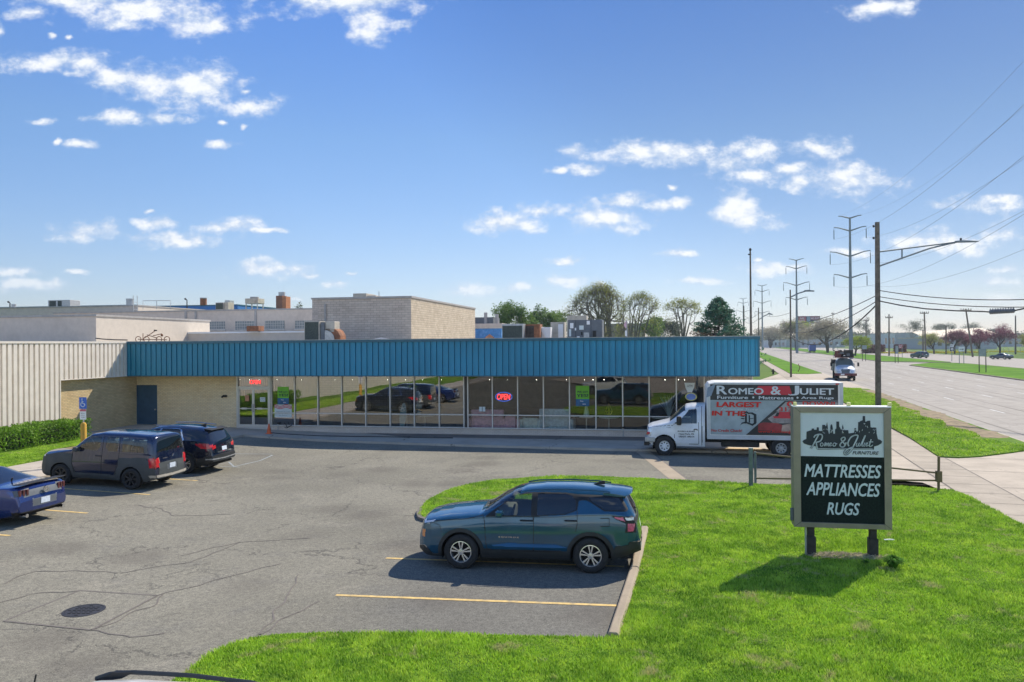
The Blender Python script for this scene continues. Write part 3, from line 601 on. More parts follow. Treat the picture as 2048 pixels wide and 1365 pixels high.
# showroom inside
M['carpet'] = pm('showroom_floor', (.055, .055, .05), .8); M['inwall'] = pm('showroom_wall', (.10, .10, .09), .9); M['bulb'] = pm('spot_lamp', (1, 1, 1), flat=True, emit=(1, .95, .85), estr=9)
mb = MB(); mb.box((bd1 + .3, 1.4, .18), (31.4, 15.6, .27)); mb.build('showroom_floor', M['carpet'], store)
mb = MB(); mb.box((bd1 + .3, 15.6, .2), (31.4, 15.8, 3.3)); mb.box((bd1 + .1, 1.4, .2), (bd1 + .3, 15.8, 3.3)); mb.build('showroom_wall', M['inwall'], store)
mb = MB(); mb.box((bd1 + .1, 1.4, 3.12), (31.6, 15.8, 3.2)); mb.build('showroom_ceiling', M['inwall'], store)
spots = [480, 499, 518, 541, 554, 603, 635, 670, 705, 775, 811, 845, 883, 979, 1015, 1073, 1133, 1169, 1186, 1192, 1208, 1330, 1353, 1357, 1369]
mb = MB()
for px in spots:
    s, z = onB(px, 760, 1.9); r = .014 if px < 1180 else .02
    vs = [(s, 1.9, z + r), (s + r, 1.9, z), (s, 1.9 + r, z), (s - r, 1.9, z), (s, 1.9 - r, z), (s, 1.9, z - r)]; mb.add(vs, [(0, 1, 2), (0, 2, 3), (0, 3, 4), (0, 4, 1), (5, 2, 1), (5, 3, 2), (5, 4, 3), (5, 1, 4)])
mb.build('spot_lamps', M['bulb'], store)
def LB(s, t, z): return RB @ Vector((s, t, z))
def inthing(name, label, cat, s, t, z=.27, group=None, rz=0):
    return thing(name, label, cat, group=group, M=RB @ Matrix.Translation((s, t, z)) @ Matrix.Rotation(rz, 4, 'Z'))
def cloth(n, c): return pm(n, c, .9, vary=.15, scale=8)
M['pink'] = cloth('mauve_fabric', (.80, .42, .55)); M['greyf'] = cloth('grey_blue_fabric', (.55, .66, .76)); M['pale'] = cloth('pale_fabric', (.72, .78, .78))
def sofa(label, px, wd, mat, t=1.75, back=.80):
    s = onB(px, 850, t)[0]; r = inthing('sofa', label, 'sofa', s, t)
    for nm, a, b in (('seat', (-wd / 2 + .18, 0, .1), (wd / 2 - .18, .8, .45)), ('backrest', (-wd / 2 + .1, -.22, .1), (wd / 2 - .1, -.003, .27 + back))):
        MB().box(a, b).build(nm, mat, r, bevel=.05)
    for sx in (-1, 1): MB().box((sx * wd / 2 - .09, -.2, .05), (sx * wd / 2 + .09, .8, .62)).build('armrest', mat, r, bevel=.05)
    return r
sofa('mauve sofa seen from behind through the shop window', 976, 1.9, M['pink']); sofa('grey blue high backed sofa behind the glass beside the green poster', 1110, 1.75, M['greyf'], back=.86)
sofa('low pale grey loveseat behind the glass', 1062, .95, M['pale'], back=.40); sofa('small mauve armchair beside the mauve sofa behind the glass', 1022, .75, M['pink'], back=.48)
def roundtable(label, px, r_=.35, t=1.8, group=None):
    s = onB(px, 850, t)[0]; q = inthing('round_table', label, 'table', s, t, group=group)
    MB().lathe([(0, .70), (r_, .70), (r_, .735), (0, .735)], 28).build('tabletop', M['white'], q, smooth=R(30)); MB().lathe([(.2, 0), (.2, .03), (.035, .06), (.035, .70)], 16).build('pedestal', M['galv'], q, smooth=R(40)); return q
roundtable('white round table under the tall white vase', 1173, .36); roundtable('white round table under the gold geometric lantern', 1218, .5); roundtable('white round table behind the shop glass near the truck nose', 1322, .45)
roundtable('low white table under the oval mirror stand', 850, .5)
def lampish(label, px, t, z0, prof, mat, name='vase', cat='vase'):
    s = onB(px, 840, t)[0]; r = inthing(name, label, cat, s, t, z0); MB().lathe(prof, 18).build('body', mat, r, smooth=R(40)); return r
M['ceramic'] = pm('pale_ceramic', (.62, .70, .70), .3); M['gold'] = pm('brass', (.65, .48, .18), .3, .9, vary=.1)
lampish('tall white tapered vase on a round table', 1173, 1.8, 1.006, [(0, 0), (.14, 0), (.16, .06), (.07, .5), (.08, .62), (0, .62)], M['ceramic'])
r = lampish('table lamp with pale square shade behind the window', 838, 1.8, 1.006, [(0, 0), (.09, 0), (.13, .12), (.05, .25), (.08, .34), (0, .34)], M['ceramic'], 'table_lamp', 'lamp'); MB().lathe([(.17, .34), (.14, .6), (.13, .6), (.16, .34)], 4).build('lamp_shade', M['white'], r)
mb = MB(); k = [Vector(p) for p in ((.17, 0, .28), (0, .17, .28), (-.17, 0, .28), (0, -.17, .28))]; top, bot = Vector((0, 0, .7)), Vector((0, 0, 0))
for i in range(4):
    mb.cyl(k[i], k[(i + 1) % 4], .012, n=5); mb.cyl(k[i], top, .012, n=5); mb.cyl(k[i], bot, .012, n=5)
r = inthing('lantern', 'gold diamond wire lantern on a round table', 'lantern', onB(1218, 840, 1.8)[0], 1.8, 1.006); mb.build('frame', M['gold'], r); MB().lathe([(0, .1), (.05, .15), (.05, .35), (0, .4)], 10).build('candle', M['gold'], r)
r = inthing('oval_mirror', 'upright pale blue oval mirror on a stand behind the glass', 'mirror', onB(806, 830, 1.55)[0], 1.55); M['mirrorblue'] = pm('mirror_blue', (.42, .62, .72), .2, vary=.1)
mb = MB(); mb.lathe([(0, 0), (1, 0), (1, .03), (0, .03)], 32, lambda rr, a, h: (rr * math.cos(a) * .175 + rr * math.sin(a) * .05, -h, .72 + rr * math.sin(a) * .62)); mb.build('mirror_glass', M['mirrorblue'], r, smooth=R(30))
mb = MB(); mb.lathe([(.93, .031), (1.06, .02), (1.06, -.01), (.93, -.01)], 32, lambda rr, a, h: (rr * math.cos(a) * .175 + rr * math.sin(a) * .05, -h, .72 + rr * math.sin(a) * .62)); mb.build('frame', M['white'], r, smooth=R(30))
mb = MB(); mb.cyl((-.19, .06, 0), (-.19, .06, .8), .015); mb.cyl((.19, .06, 0), (.19, .06, .8), .015); mb.cyl((-.19, .06, .05), (.19, .06, .05), .015); mb.build('stand', M['white'], r)
r = inthing('dried_branches', 'pale dried branches in a tall vase behind the glass', 'vase', onB(1338, 840, 1.8)[0], 1.8, .27); MB().lathe([(0, 0), (.13, 0), (.16, .3), (.08, .8), (0, .8)], 14).build('vase_body', M['ceramic'], r, smooth=R(40))
mb = MB()
for i in range(60):
    a = random.uniform(0, 6.28); l = random.uniform(.5, 1.1); sp = random.uniform(.1, .5); p1 = Vector((math.cos(a) * sp, math.sin(a) * sp * .5, .75 + l)); mb.tube([(0, 0, .7), Vector((0, 0, .7)).lerp(p1, .5) + Vector((0, 0, .1)), p1], .006, 3)
mb.build('branches', M['ceramic'], r)
# posters and signs on the glass
def onglass(name, label, cat, px0, py0, px1, py1, t=1.185, group=None):
    s0, z1 = onB(px0, py0, t); s1, z0 = onB(px1, py1, t)
    r = thing(name, label, cat, group=group, M=RB @ Matrix.Translation(((s0 + s1) / 2, t, (z0 + z1) / 2)) @ Matrix.Rotation(R(90), 4, 'X')); return r, s1 - s0, z1 - z0
M['lime'] = pm('poster_green', (.16, .50, .02), .5, vary=.1); M['posterblue'] = pm('poster_blue', (.02, .12, .26), .5, vary=.3); M['ink'] = pm('ink_navy', (.008, .02, .03), .5, flat=True); M['paper'] = pm('paper', (.62, .68, .66), .6, vary=.05); M['pred'] = pm('print_red', (.55, .03, .05), .5, vary=.05); M['redsign'] = M['pred']; M['pwhite'] = pm('print_white', (.75, .78, .78), .5, flat=True)
T3 = Matrix.Translation
def card(r, w_, h_, mat, name='board', z=0, th=.006, y0=None, y1=None):
    return MB().box((-w_ / 2, -h_ / 2 if y0 is None else y0, z - th), (w_ / 2, h_ / 2 if y1 is None else y1, z)).build(name, mat, r)
for lab, q in (('green and blue poster hanging in the pane beside the glass doors', (555, 774, 577.5, 809)), ('green and blue poster hanging in the pane right of the grey sofa', (1151.5, 772, 1178.5, 813))):
    r, w_, h_ = onglass('poster', lab, 'poster', *q, group='green and blue shop posters')
    card(r, w_, h_, M['lime'], 'green_panel', y0=-h_ * .15); card(r, w_, h_, M['posterblue'], 'blue_panel', y1=-h_ * .15)
    text('WE SAY', M['ink'], T3((0, h_ * .20, .002)), w=w_ * .82, h=h_ * .095, parent=r, bold=.03); text('YES!', M['ink'], T3((0, h_ * .02, .002)), w=w_ * .84, h=h_ * .15, parent=r, bold=.03)
    text('Yes', M['pwhite'], T3((-.05, -h_ * .25, .002)), w=w_ * .25, h=h_ * .06, parent=r, bold=.02); text('now', M['pwhite'], T3((.08, -h_ * .4, .002)), w=w_ * .22, h=h_ * .05, parent=r, bold=.02)
r, w_, h_ = onglass('flag_poster', 'pale poster with wavy red and white stripes beside the doors', 'poster', 549, 809.5, 583.5, 835.5); card(r, w_, h_, M['paper'])
for k in range(3):
    mb = MB(); n = 24
    for i in range(n):
        xs = [-w_ / 2 + w_ * (i + q) / n for q in (0, 1)]; ys = [h_ * (.40 - k * .10) + h_ * .055 * math.sin(x / w_ * 9) for x in xs]
        mb.add([(xs[0], ys[0], .002), (xs[1], ys[1], .002), (xs[1], ys[1] + h_ * .055, .002), (xs[0], ys[0] + h_ * .055, .002)], [(0, 1, 2, 3)])
    mb.build('stripe', M['pred'], r, fix=False)
for k, (s_, ww) in enumerate((('YOUR DREAM AND CHOICE', .8), ('financing available', .55), ('in store', .45))): text(s_, M['ink'], T3((0, -h_ * (.06 + k * .14), .002)), w=w_ * ww, h=h_ * .055, parent=r)
for lab, q in (('small orange notice on the left glass door', (490, 791, 498, 803)), ('small white notice on the right glass door', (520, 795, 530.5, 804)), ('pair of white price tags standing behind the mauve sofa', (958.5, 814, 970.5, 823.5))):
    r, w_, h_ = onglass('notice', lab, 'notice', *q, t=1.13 if q[0] < 600 else 1.185); card(r, w_, h_, M['paper'] if 'orange' not in lab else pm('orange_paper', (.55, .25, .14), .7))
    if 'pair' in lab: MB().box((-.012, -h_ / 2, .001), (.012, h_ / 2, .004)).build('divider', M['black'], r)
    elif 'white' in lab:
        for k in (.2, -.15): text('NO PETS' if k > 0 else 'PLEASE', M['ink'], T3((0, h_ * k, .002)), w=w_ * .7, h=h_ * .16, parent=r)
M['neonred'] = pm('neon_red', (.9, .05, .05), flat=True, emit=(1, .06, .06), estr=1.6); M['neonblue'] = pm('neon_blue', (.05, .1, .5), flat=True, emit=(.08, .2, .8), estr=.45)
for lab, q in (('red neon open sign in the light over the glass doors', (497, 758, 524, 771)), ('oval red and blue neon open sign left of centre in the shopfront', (991, 785, 1024, 803))):
    r, w_, h_ = onglass('open_sign', lab, 'neon sign', *q, group='neon open signs')
    if 'oval' in lab:
        mb = MB(); pts = [(math.cos(a) * w_ * .5, math.sin(a) * h_ * .5, 0) for a in np.linspace(0, 6.283, 33)]; mb.tube(pts, .02, 6, False); mb.build('tube_ring', M['neonblue'], r)
    text('OPEN', M['neonred'], T3((0, 0, .01)), w=w_ * .8, h=h_ * .62, parent=r, bold=.02, name='tube_lettering', shear=.15)
r, w_, h_ = onglass('atm_sign', 'shield shaped window sign beside the truck cab', 'window sign', 1369, 766, 1390, 785); MB().prism([(-w_ / 2, h_ / 2), (w_ / 2, h_ / 2), (w_ * .42, 0), (w_ * .2, -h_ / 2), (-w_ * .2, -h_ / 2), (-w_ * .42, 0)], .006, lambda x, y, d: (x, y, -d)).build('board', M['paper'], r); text('ATM', M['ink'], T3((0, h_ * .15, .002)), w=w_ * .5, h=h_ * .25, parent=r)
r, w_, h_ = onglass('oval_sign', 'yellow edged blue oval window sign beside the truck cab', 'window sign', 1370, 786, 1394, 802); mb = MB(); mb.lathe([(0, .0), (1, 0), (1, -.006)], 28, lambda rr, a, h: (rr * math.cos(a) * w_ / 2, rr * math.sin(a) * h_ / 2, h)); mb.build('border', pm('sign_yellow', (.55, .55, .2), .5), r); MB().lathe([(0, .003), (.8, .003)], 28, lambda rr, a, h: (rr * math.cos(a) * w_ / 2, rr * math.sin(a) * h_ / 2, h)).build('panel', pm('sign_blue', (.15, .25, .6), .5), r)
# small things on the walk
def onwalk(px, py): p = G(px, py); return Vector((p.x, p.y, gz(p.x) + .10))
g = G(538, 867, .22); t = thing('traffic_cone', 'orange traffic cone on the walk beside the glass doors', 'traffic cone', (g.x, g.y, gz(g.x) + .1)); M['orange'] = pm('cone_orange', (.70, .13, .04), .6, vary=.15)
MB().box((-.15, -.15, 0), (.15, .15, .03)).build('base', M['orange'], t, bevel=.01); MB().lathe([(.115, .03), (.03, .52), (.02, .52)], 20).build('body', M['orange'], t, smooth=R(40)); MB().lathe([(.085, .2), (.07, .28), (.068, .28)], 20).build('band', M['orange'], t, smooth=R(40))
for px, lab in ((556.5, 'short capped standpipe against the low wall near the cone'), (1246.5, 'short hooded pipe against the low wall beside the truck nose')):
    s = onB(px, 865, 1.1)[0]; t = thing('standpipe', lab, 'pipe', M=RB @ T3((s, 1.08, .1))); MB().cyl((0, 0, 0), (0, 0, .42), .025).build('pipe', M['galv'], t); MB().cyl((0, 0, .42), (0, 0, .5), .045).build('cap', M['black'], t)
s = onB(573, 860, 1.0)[0]; t = thing('rake_head', 'dark scrap of bent metal lying against the low wall', 'scrap metal', M=RB @ T3((s, 1.0, .3))); MB().tube([(-.1, 0, .05), (.0, 0, .02), (.15, .02, .1), (.3, 0, .18)], .02, 6).build('bar', M['black'], t); MB().tube([(-.12, 0, .3), (-.03, .02, .18), (.05, .0, .02)], .018, 6).build('prong', M['black'], t)
mb = MB(); pts = [Vector(B(onB(p[0], p[1], -.6)[0], onB(p[0], p[1], -.6)[1] * 0 - .55 + q, 0)) for p, q in (((530, 866), .4), ((560, 866), .1), ((640, 870), -.05), ((760, 873), .1), ((860, 876), 0), ((905, 878), .05))]
pts = [p + Vector((0, 0, gz(p.x) + .115)) for p in pts]; tag(mb.tube(pts, .02, 6).build('cable', M['black']), 'black cable lying along the store walk', 'cable')
mb = MB(); q_ = [(onB(790, 870, -1)[0], -.2), (31.2, -.35), (31.2, 1.15), (onB(700, 865, -1)[0], 1.15)]
mb = MB(); pp = [B(s, t) for s, t in q_]; mb.add([(p.x, p.y, gz(p.x) + .106) for p in pp], [(0, 1, 2, 3)]); struct(mb.build('crumbled_walk', concrete('crumbled_concrete', (.20, .18, .16), crack=1)))
# clipped hedge
M['leaf_hedge'] = None
def leafmat(name, a, b, tr=.3, sc=1.5):
    m, t = newmat(name); P = t.pos(); n = t.noise(P, sc, 3, .6); f = t.noise(P, 25, 2)
    c = t.mix(t.step(n, .35, .65), a, b); c = t.mix(.6, c, t.ramp(f, (.3, .3), (.7, .7)), 'OVERLAY')
    p = principled(t, Base_Color=c, Roughness=.6); t.put(p.inputs['Specular IOR Level'], .3)
    s = t.node('ShaderNodeBsdfTranslucent'); t.put(s.inputs[0], c); mx = t.node('ShaderNodeMixShader'); t.put(mx.inputs[0], tr)
    t.l.new(p.outputs[0], mx.inputs[1]); t.l.new(s.outputs[0], mx.inputs[2]); t.l.new(mx.outputs[0], t.out.inputs[0]); return m
def leaves(name, C, mat, size, parent=None, rs=1, aspect=.55):
    """C: (n,3) centres -> one leaf quad each"""
    r = np.random.default_rng(rs); n = len(C); a = r.normal(size=(n, 3)); a /= np.linalg.norm(a, axis=1, keepdims=True); b = r.normal(size=(n, 3)); b -= a * (a * b).sum(1, keepdims=True); b /= np.linalg.norm(b, axis=1, keepdims=True)
    s = r.uniform(.6, 1.3, (n, 1)) * size; V = np.stack([C - a * s, C + b * s * aspect, C + a * s, C - b * s * aspect], 1).reshape(-1, 3)
    me = bpy.data.meshes.new(name); me.vertices.add(4 * n); me.vertices.foreach_set('co', V.ravel()); me.loops.add(4 * n); me.loops.foreach_set('vertex_index', np.arange(4 * n, dtype=np.int32)); me.polygons.add(n); me.polygons.foreach_set('loop_start', np.arange(0, 4 * n, 4, dtype=np.int32)); me.update(); me.materials.append(mat)
    o = bpy.data.objects.new(name, me); COL.objects.link(o)
    if parent is not None: o.parent = parent
    return o
M['hedgeleaf'] = leafmat('hedge_leaves', (.10, .20, .02), (.22, .40, .03), .3)
t = thing('hedge', 'long clipped box hedge in front of the cream siding', 'hedge', M=RB @ T3((1.15, -5.1, gz(-21))))
n = 46000; r = np.random.default_rng(5); y = -r.uniform(0, 9.6, n); x = r.uniform(-.8, .8, n); z = r.uniform(.02, 1.05, n)
x += .05 * np.sin(y * 3.1) ; edge = np.maximum.reduce([np.abs(x) / .8, z / 1.05, np.where(y > -.6, 1 + y / .6 * 1, 0)]); keep = r.random(n) < np.clip((edge - .55) * 2.4, .04, 1); keep &= ~((z < .5) & (r.random(n) < .35))
zz = z + .035 * np.sin(y * 2.3) + .02 * np.sin(y * 7.1 + x * 4); C = np.stack([x, y, zz], 1)[keep]; leaves('foliage', C, M['hedgeleaf'], .05, t, 6)
mb = MB()
for i in range(60):
    yy = -random.uniform(0.1, 9.4); xx = random.uniform(-.4, .4); mb.tube([(xx, yy, 0), (xx + random.uniform(-.1, .1), yy + random.uniform(-.1, .1), .5), (xx * 1.5, yy + random.uniform(-.3, .3), .95)], [.02, .015, .006], 4)
mb.build('stems', M['woodpost'], t)
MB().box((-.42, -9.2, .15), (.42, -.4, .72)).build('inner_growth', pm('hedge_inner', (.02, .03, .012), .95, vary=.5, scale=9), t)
# accessible parking sign in its yellow bollard
bp = at(167.5, 925, 29.0); t = thing('bollard_sign', 'yellow bollard carrying a blue accessible parking sign beside the hedge', 'parking sign', (bp.x, bp.y, gz(bp.x) + .1), -TH)
zt = lambda py: at(167.5, py, 29.0).z - gz(bp.x) - .1
MB().lathe([(.1, 0), (.1, zt(849)), (.07, zt(846)), (0, zt(845))], 20).build('bollard', M['yellow'], t, smooth=R(40)); MB().box((-.02, -.015, zt(847)), (.02, .015, zt(797))).build('post', M['galv'], t)
s1 = MB().box((-.155, -.03, zt(818)), (.155, -.024, zt(795))).build('blue_sign', pm('sign_blue2', (.03, .14, .55), .4, vary=.05), t); s2 = MB().box((-.13, -.03, zt(839.5)), (.13, -.024, zt(819))).build('white_sign', M['white'], t)
XM = lambda x, z, y=-.031: T3((x, y, z)) @ Matrix.Rotation(R(90), 4, 'X'); zc = (zt(795) + zt(818)) / 2
mb = MB(); fl = lambda p: (p[0], -.032, zc + p[1])
mb.tube([(.0 + .085 * math.cos(a), -.0325, zc - .05 + .085 * math.sin(a)) for a in np.linspace(2.2, 6.5, 14)], .013, 5); mb.tube([(-.03, -.0325, zc + .10), (-.02, -.0325, zc - .01), (.05, -.0325, zc - .01), (.09, -.0325, zc - .09)], .015, 5); mb.tube([(-.03, -.0325, zc + .05), (.03, -.0325, zc + .05)], .011, 5); mb.lathe([(0, 0), (.026, 0), (.026, .004)], 14, lambda rr, a, h: (-.03 + rr * math.cos(a), -.034 - h, zc + .145 + rr * math.sin(a))); mb.build('wheelchair_symbol', M['pwhite'], s1)
MB().box((-.13, -.034, zt(823)), (.13, -.031, zt(819))).build('red_band', pm('sign_pink', (.6, .12, .18), .5), s2)
for k in range(3): text(('PERMIT', 'ONLY', 'TOW AWAY')[k], M['ink'], XM(0, zt(827 + 4 * k), -.031), w=.17, h=.028, parent=s2)
# ------------------------------------------------------------------ vehicles
def paint(name, col, metal=.5, rough=.32, coat=1.0):
    m, t = newmat(name); n = t.noise(t.coord(), 1.3, 4, .6); c = t.mix(t.step(n, .35, .65), tuple(a * .9 for a in col), tuple(min(1, a * 1.1) for a in col))
    p = principled(t, Base_Color=c, Metallic=metal, Roughness=rough); t.put(p.inputs['Coat Weight'], coat); t.put(p.inputs['Coat Roughness'], .04)
    t.put(p.inputs['Normal'], t.bump(t.noise(t.coord(), 3, 2, .5), .04, .02)); return m
M['clad'] = pm('grey_cladding', (.022, .026, .028), .55, vary=.15); M['clad2'] = pm('matt_grey_cladding', (.060, .068, .070), .6, vary=.12); M['seam'] = pm('panel_seam', (.006, .007, .008), .7, flat=True)
M['lamp_red'] = pm('tail_lamp', (.55, .015, .02), .15, coat=1, vary=.25, scale=9); M['lamp_pink'] = pm('rose_tail_lamp', (.62, .06, .16), .2, coat=1, vary=.3, scale=14); M['lamp_clear'] = pm('clear_lamp', (.62, .66, .70), .12, .3, coat=1, vary=.2, scale=12); M['amber'] = pm('amber_lamp', (.7, .25, .08), .2, coat=1)
M['chrome'] = pm('chrome', (.75, .75, .76), .12, 1, flat=True); M['rim'] = pm('alloy', (.72, .73, .74), .25, .8, flat=True); M['rimdark'] = pm('dark_alloy', (.05, .052, .056), .35, .6, flat=True); M['tyre'] = pm('tyre_rubber', (.022, .022, .022), .85, vary=.25, scale=20)
M['plate'] = pm('licence_plate', (.62, .68, .76), .5, vary=.1, scale=20); M['seat'] = pm('seat_cloth', (.08, .08, .085), .8); M['under'] = pm('underbody', (.010, .010, .010), .9); M['dash'] = pm('dashboard', (.20, .17, .14), .8)
IN = np.interp
def smooth1(x, y, X, k=.03):
    X = np.asarray(X); return sum(IN(X + d, x, y) for d in np.linspace(-k, k, 7)) / 7
def car_shell(sp, root):
    dx = sp['dx']; x0, x1 = sp['x0'], sp['x1']
    u = np.arange(0, x1 - x0 + dx / 2, dx); ends = np.concatenate([[0, dx * .15, dx * .4], u[1:-1], [u[-1] - dx * .4, u[-1] - dx * .15, u[-1]]]); X = x0 + np.sort(ends)
    f = lambda k, sm=.03: smooth1([p[0] for p in sp[k]], [p[1] for p in sp[k]], X, sm)
    zt, zw, zb, Wd, Wr = f('top', sp.get('topsm', .02)), f('belt'), f('bot'), f('wide'), f('roofw')
    zw = np.minimum(zw, zt - .035); cr = f('crown') if 'crown' in sp else np.full(len(X), .035)
    prof = sp.get('side', [(0, .90), (.12, .965), (.35, .995), (.6, 1.0), (.8, .985), (1, .955)]); pex = sp.get('n', 4.2)
    n1 = int(sp.get('h1', .8) / dx * .9); n2 = int(1.35 / dx * .9)
    ring = np.zeros((len(X), n1 + n2, 3)); tl = np.linspace(0, 1, n1, endpoint=False)
    pw = IN(tl, [p[0] for p in prof], [p[1] for p in prof]); pw = smooth1([p[0] for p in prof], [p[1] for p in prof], tl, .05)
    for i in range(len(X)):
        ring[i, :n1, 0] = X[i]; ring[i, :n1, 1] = Wd[i] * pw; ring[i, :n1, 2] = zb[i] + (zw[i] - zb[i]) * tl
        Wb = Wd[i] * pw[-1]; wr = min(Wr[i], Wb); ph = np.linspace(0, np.pi / 2, 160); nn = pex; c = np.cos(ph) ** (2 / nn); s = np.sin(ph) ** (2 / nn)
        hU = zt[i] - zw[i]; y = c * (Wb + (wr - Wb) * s); z = zw[i] + (hU - min(cr[i], hU * .6)) * s + min(cr[i], hU * .6) * (1 - (y / max(Wb, .01)) ** 2) * s
        z[0] = zw[i]; y[-1] = 0; L = np.concatenate([[0], np.cumsum(np.hypot(np.diff(y), np.diff(z)))]); q = np.linspace(0, L[-1], n2)
        ring[i, n1:, 0] = X[i]; ring[i, n1:, 1] = np.interp(q, L, y); ring[i, n1:, 2] = np.interp(q, L, z)
    bow = sp.get('bow', .06)                                # noses and tails bow out towards the middle
    for xe, sg in ((x0, -1), (x1, 1)):
        wgt = np.clip(1 - np.abs(ring[:, :, 0] - xe) / .7, 0, 1) ** 2
        ring[:, :, 0] += sg * bow * wgt * (1 - (ring[:, :, 1] / Wd.max()) ** 2)
    # end caps
    nc = max(4, int(.8 / dx))
    def cap(rg, rev, sg):
        out = [rg]
        for s in np.linspace(1, 0, nc)[1:]:
            q = rg.copy(); q[:, 1] *= s; q[:, 0] += 0
            q[:, 0] = rg[:, 0] + sg * bow * ((rg[:, 1] / Wd.max()) ** 2 - (q[:, 1] / Wd.max()) ** 2); out.append(q)
        return out
    fr = cap(ring[0], 1, -1)[::-1]; re = cap(ring[-1], 0, 1)
    A = np.array(fr[:-1] + [r for r in ring] + re[1:]); nr, nk, _ = A.shape
    full = np.concatenate([A, (A * np.array([1, -1, 1]))[:, ::-1][:, 1:]], 1); nk2 = full.shape[1]; V = full.reshape(-1, 3)
    i, j = np.meshgrid(np.arange(nr - 1), np.arange(nk2 - 1), indexing='ij'); a = i * nk2 + j; Q = np.stack([a, a + nk2, a + nk2 + 1, a + 1], -1).reshape(-1, 4)
    Cc = V[Q].mean(1); e1_, e2_ = V[Q[:, 2]] - V[Q[:, 0]], V[Q[:, 3]] - V[Q[:, 1]]; N = np.cross(e1_, e2_); ln = np.linalg.norm(N, axis=1, keepdims=True); ok = ln[:, 0] > 1e-10; N = N / np.maximum(ln, 1e-12)
    # outward
    fl = (N * (Cc - np.array([(x0 + x1) / 2, 0, .7])) * np.array([.3, 1, 1])).sum(1) < 0; N[fl] *= -1
    x, y, z = Cc.T; ay = np.abs(y); cls = np.full(len(Q), 'body', dtype=object)
    rearf = (N[:, 0] > .28) & (x > sp.get('rearx', x1 - .6)); frontf = (N[:, 0] < -.35) & (x < x0 + .4); sidef = (np.abs(N[:, 1]) > .45) & ~(rearf & (N[:, 0] > .75)); topf = (np.abs(N[:, 1]) < .6)
    D = {'side': (sidef, x, z), 'top': (topf & ~rearf, x, ay), 'rear': (rearf, ay, z), 'front': (frontf, ay, z), 'wind': ((x > sp.get('wx', (9, 9))[0]) & (x < sp.get('wx', (9, 9))[1]) & (N[:, 0] < -.12), x, ay)}
    for view, nm, poly in sp['cls']:
        mk, a_, b_ = D[view]; cls[mk & inpoly(poly, a_, b_)] = nm
    for wx in sp['axles']:                                  # wheel arches
        d = np.hypot(x - wx, z - sp['rw']); sd = ay > sp['W'] * .62
        if sp.get('lip'): cls[(d < sp['ra'] + sp['lip']) & sd & (z < sp.get('lipz', 9)) & sidef] = 'cladding'
        cls[(d < sp['ra']) & sd] = 'cut'
    for pl, w_ in sp.get('seams', []):
        P = np.array(pl, float); mk = sidef & np.isin(cls, ['body', 'cladding', 'front_door', 'rear_door', 'two'])
        for p0, p1 in zip(P[:-1], P[1:]):
            dd = p1 - p0; t = np.clip(((x - p0[0]) * dd[0] + (z - p0[1]) * dd[1]) / (dd @ dd), 0, 1); dist = np.hypot(x - p0[0] - t * dd[0], z - p0[1] - t * dd[1]); cls[mk & (dist < w_)] = 'seam'
    ok &= cls != 'cut'
    Nv = np.zeros_like(V); np.add.at(Nv, Q.ravel(), np.repeat(N, 4, 0)); Nv /= np.maximum(np.linalg.norm(Nv, axis=1, keepdims=True), 1e-9)
    for nm, sgn in [(n_, s__) for n_ in sorted(set(cls[ok])) if n_ != 'seam' for s__ in ((0,) if n_ == 'body' or (ay[ok & (cls == n_)].min() < .05) else (-1, 1))]:
        mk = ok & ((cls == nm) | ((cls == 'seam') if nm == 'body' else False)) & ((y * sgn >= 0) if sgn else True)
        if not mk.any(): continue
        q = Q[mk]; fm = fl[mk]; q = np.where(fm[:, None], q[:, ::-1], q)
        used, inv = np.unique(q, return_inverse=True); vv = V[used].copy(); off = sp.get('offs', {}).get(nm, 0)
        if off: vv += Nv[used] * off
        seamf = (cls[mk] == 'seam')
        me = bpy.data.meshes.new(nm); me.from_pydata(vv.tolist(), [], inv.reshape(-1, 4).tolist()); me.materials.append(sp['mats'].get(nm, sp['mats']['body'])); me.polygons.foreach_set('use_smooth', [True] * len(me.polygons))
        if seamf.any(): me.materials.append(M['seam']); me.polygons.foreach_set('material_index', seamf.astype(np.int32))
        nv_ = Nv[used] + (np.array([0, 0, .55]) if nm == 'lower_crease' else 0); nv_ /= np.linalg.norm(nv_, axis=1, keepdims=True); me.normals_split_custom_set_from_vertices(nv_.tolist())
        o = bpy.data.objects.new(nm, me); COL.objects.link(o); o.parent = root
    # under tray and wheel wells
    mb = MB(); w0 = sp['W'] * .86; zlo = float(zb.min()) + .02; xs = sorted(sp['axles']); ra = sp['ra']
    segs = [(x0 + .12, xs[0] - ra), (xs[0] + ra, xs[-1] - ra), (xs[-1] + ra, x1 - .12)]
    for a, b in segs: mb.box((a, -w0, zlo + .04), (b, w0, zlo + .12))
    for wx in sp['axles']:
        mb.box((wx - ra, -w0 * .66, zlo + .04), (wx + ra, w0 * .66, zlo + .12)); th = np.linspace(-.35, np.pi + .35, 14)
        for sg in (-1, 1):
            pts = [(wx + (ra + .01) * math.cos(a), sp['rw'] + (ra + .01) * math.sin(a)) for a in th]; k = len(pts); y0_, y1_ = sg * sp['W'] * .965, sg * w0 * .64
            mb.add([(p[0], y0_, p[1]) for p in pts] + [(p[0], y1_, p[1]) for p in pts], [(i, i + 1, k + i + 1, k + i) for i in range(k - 1)]); mb.add([(p[0], y1_, p[1]) for p in pts], [tuple(range(k))])
    mb.build('underbody', M['under'], root, fix=False)
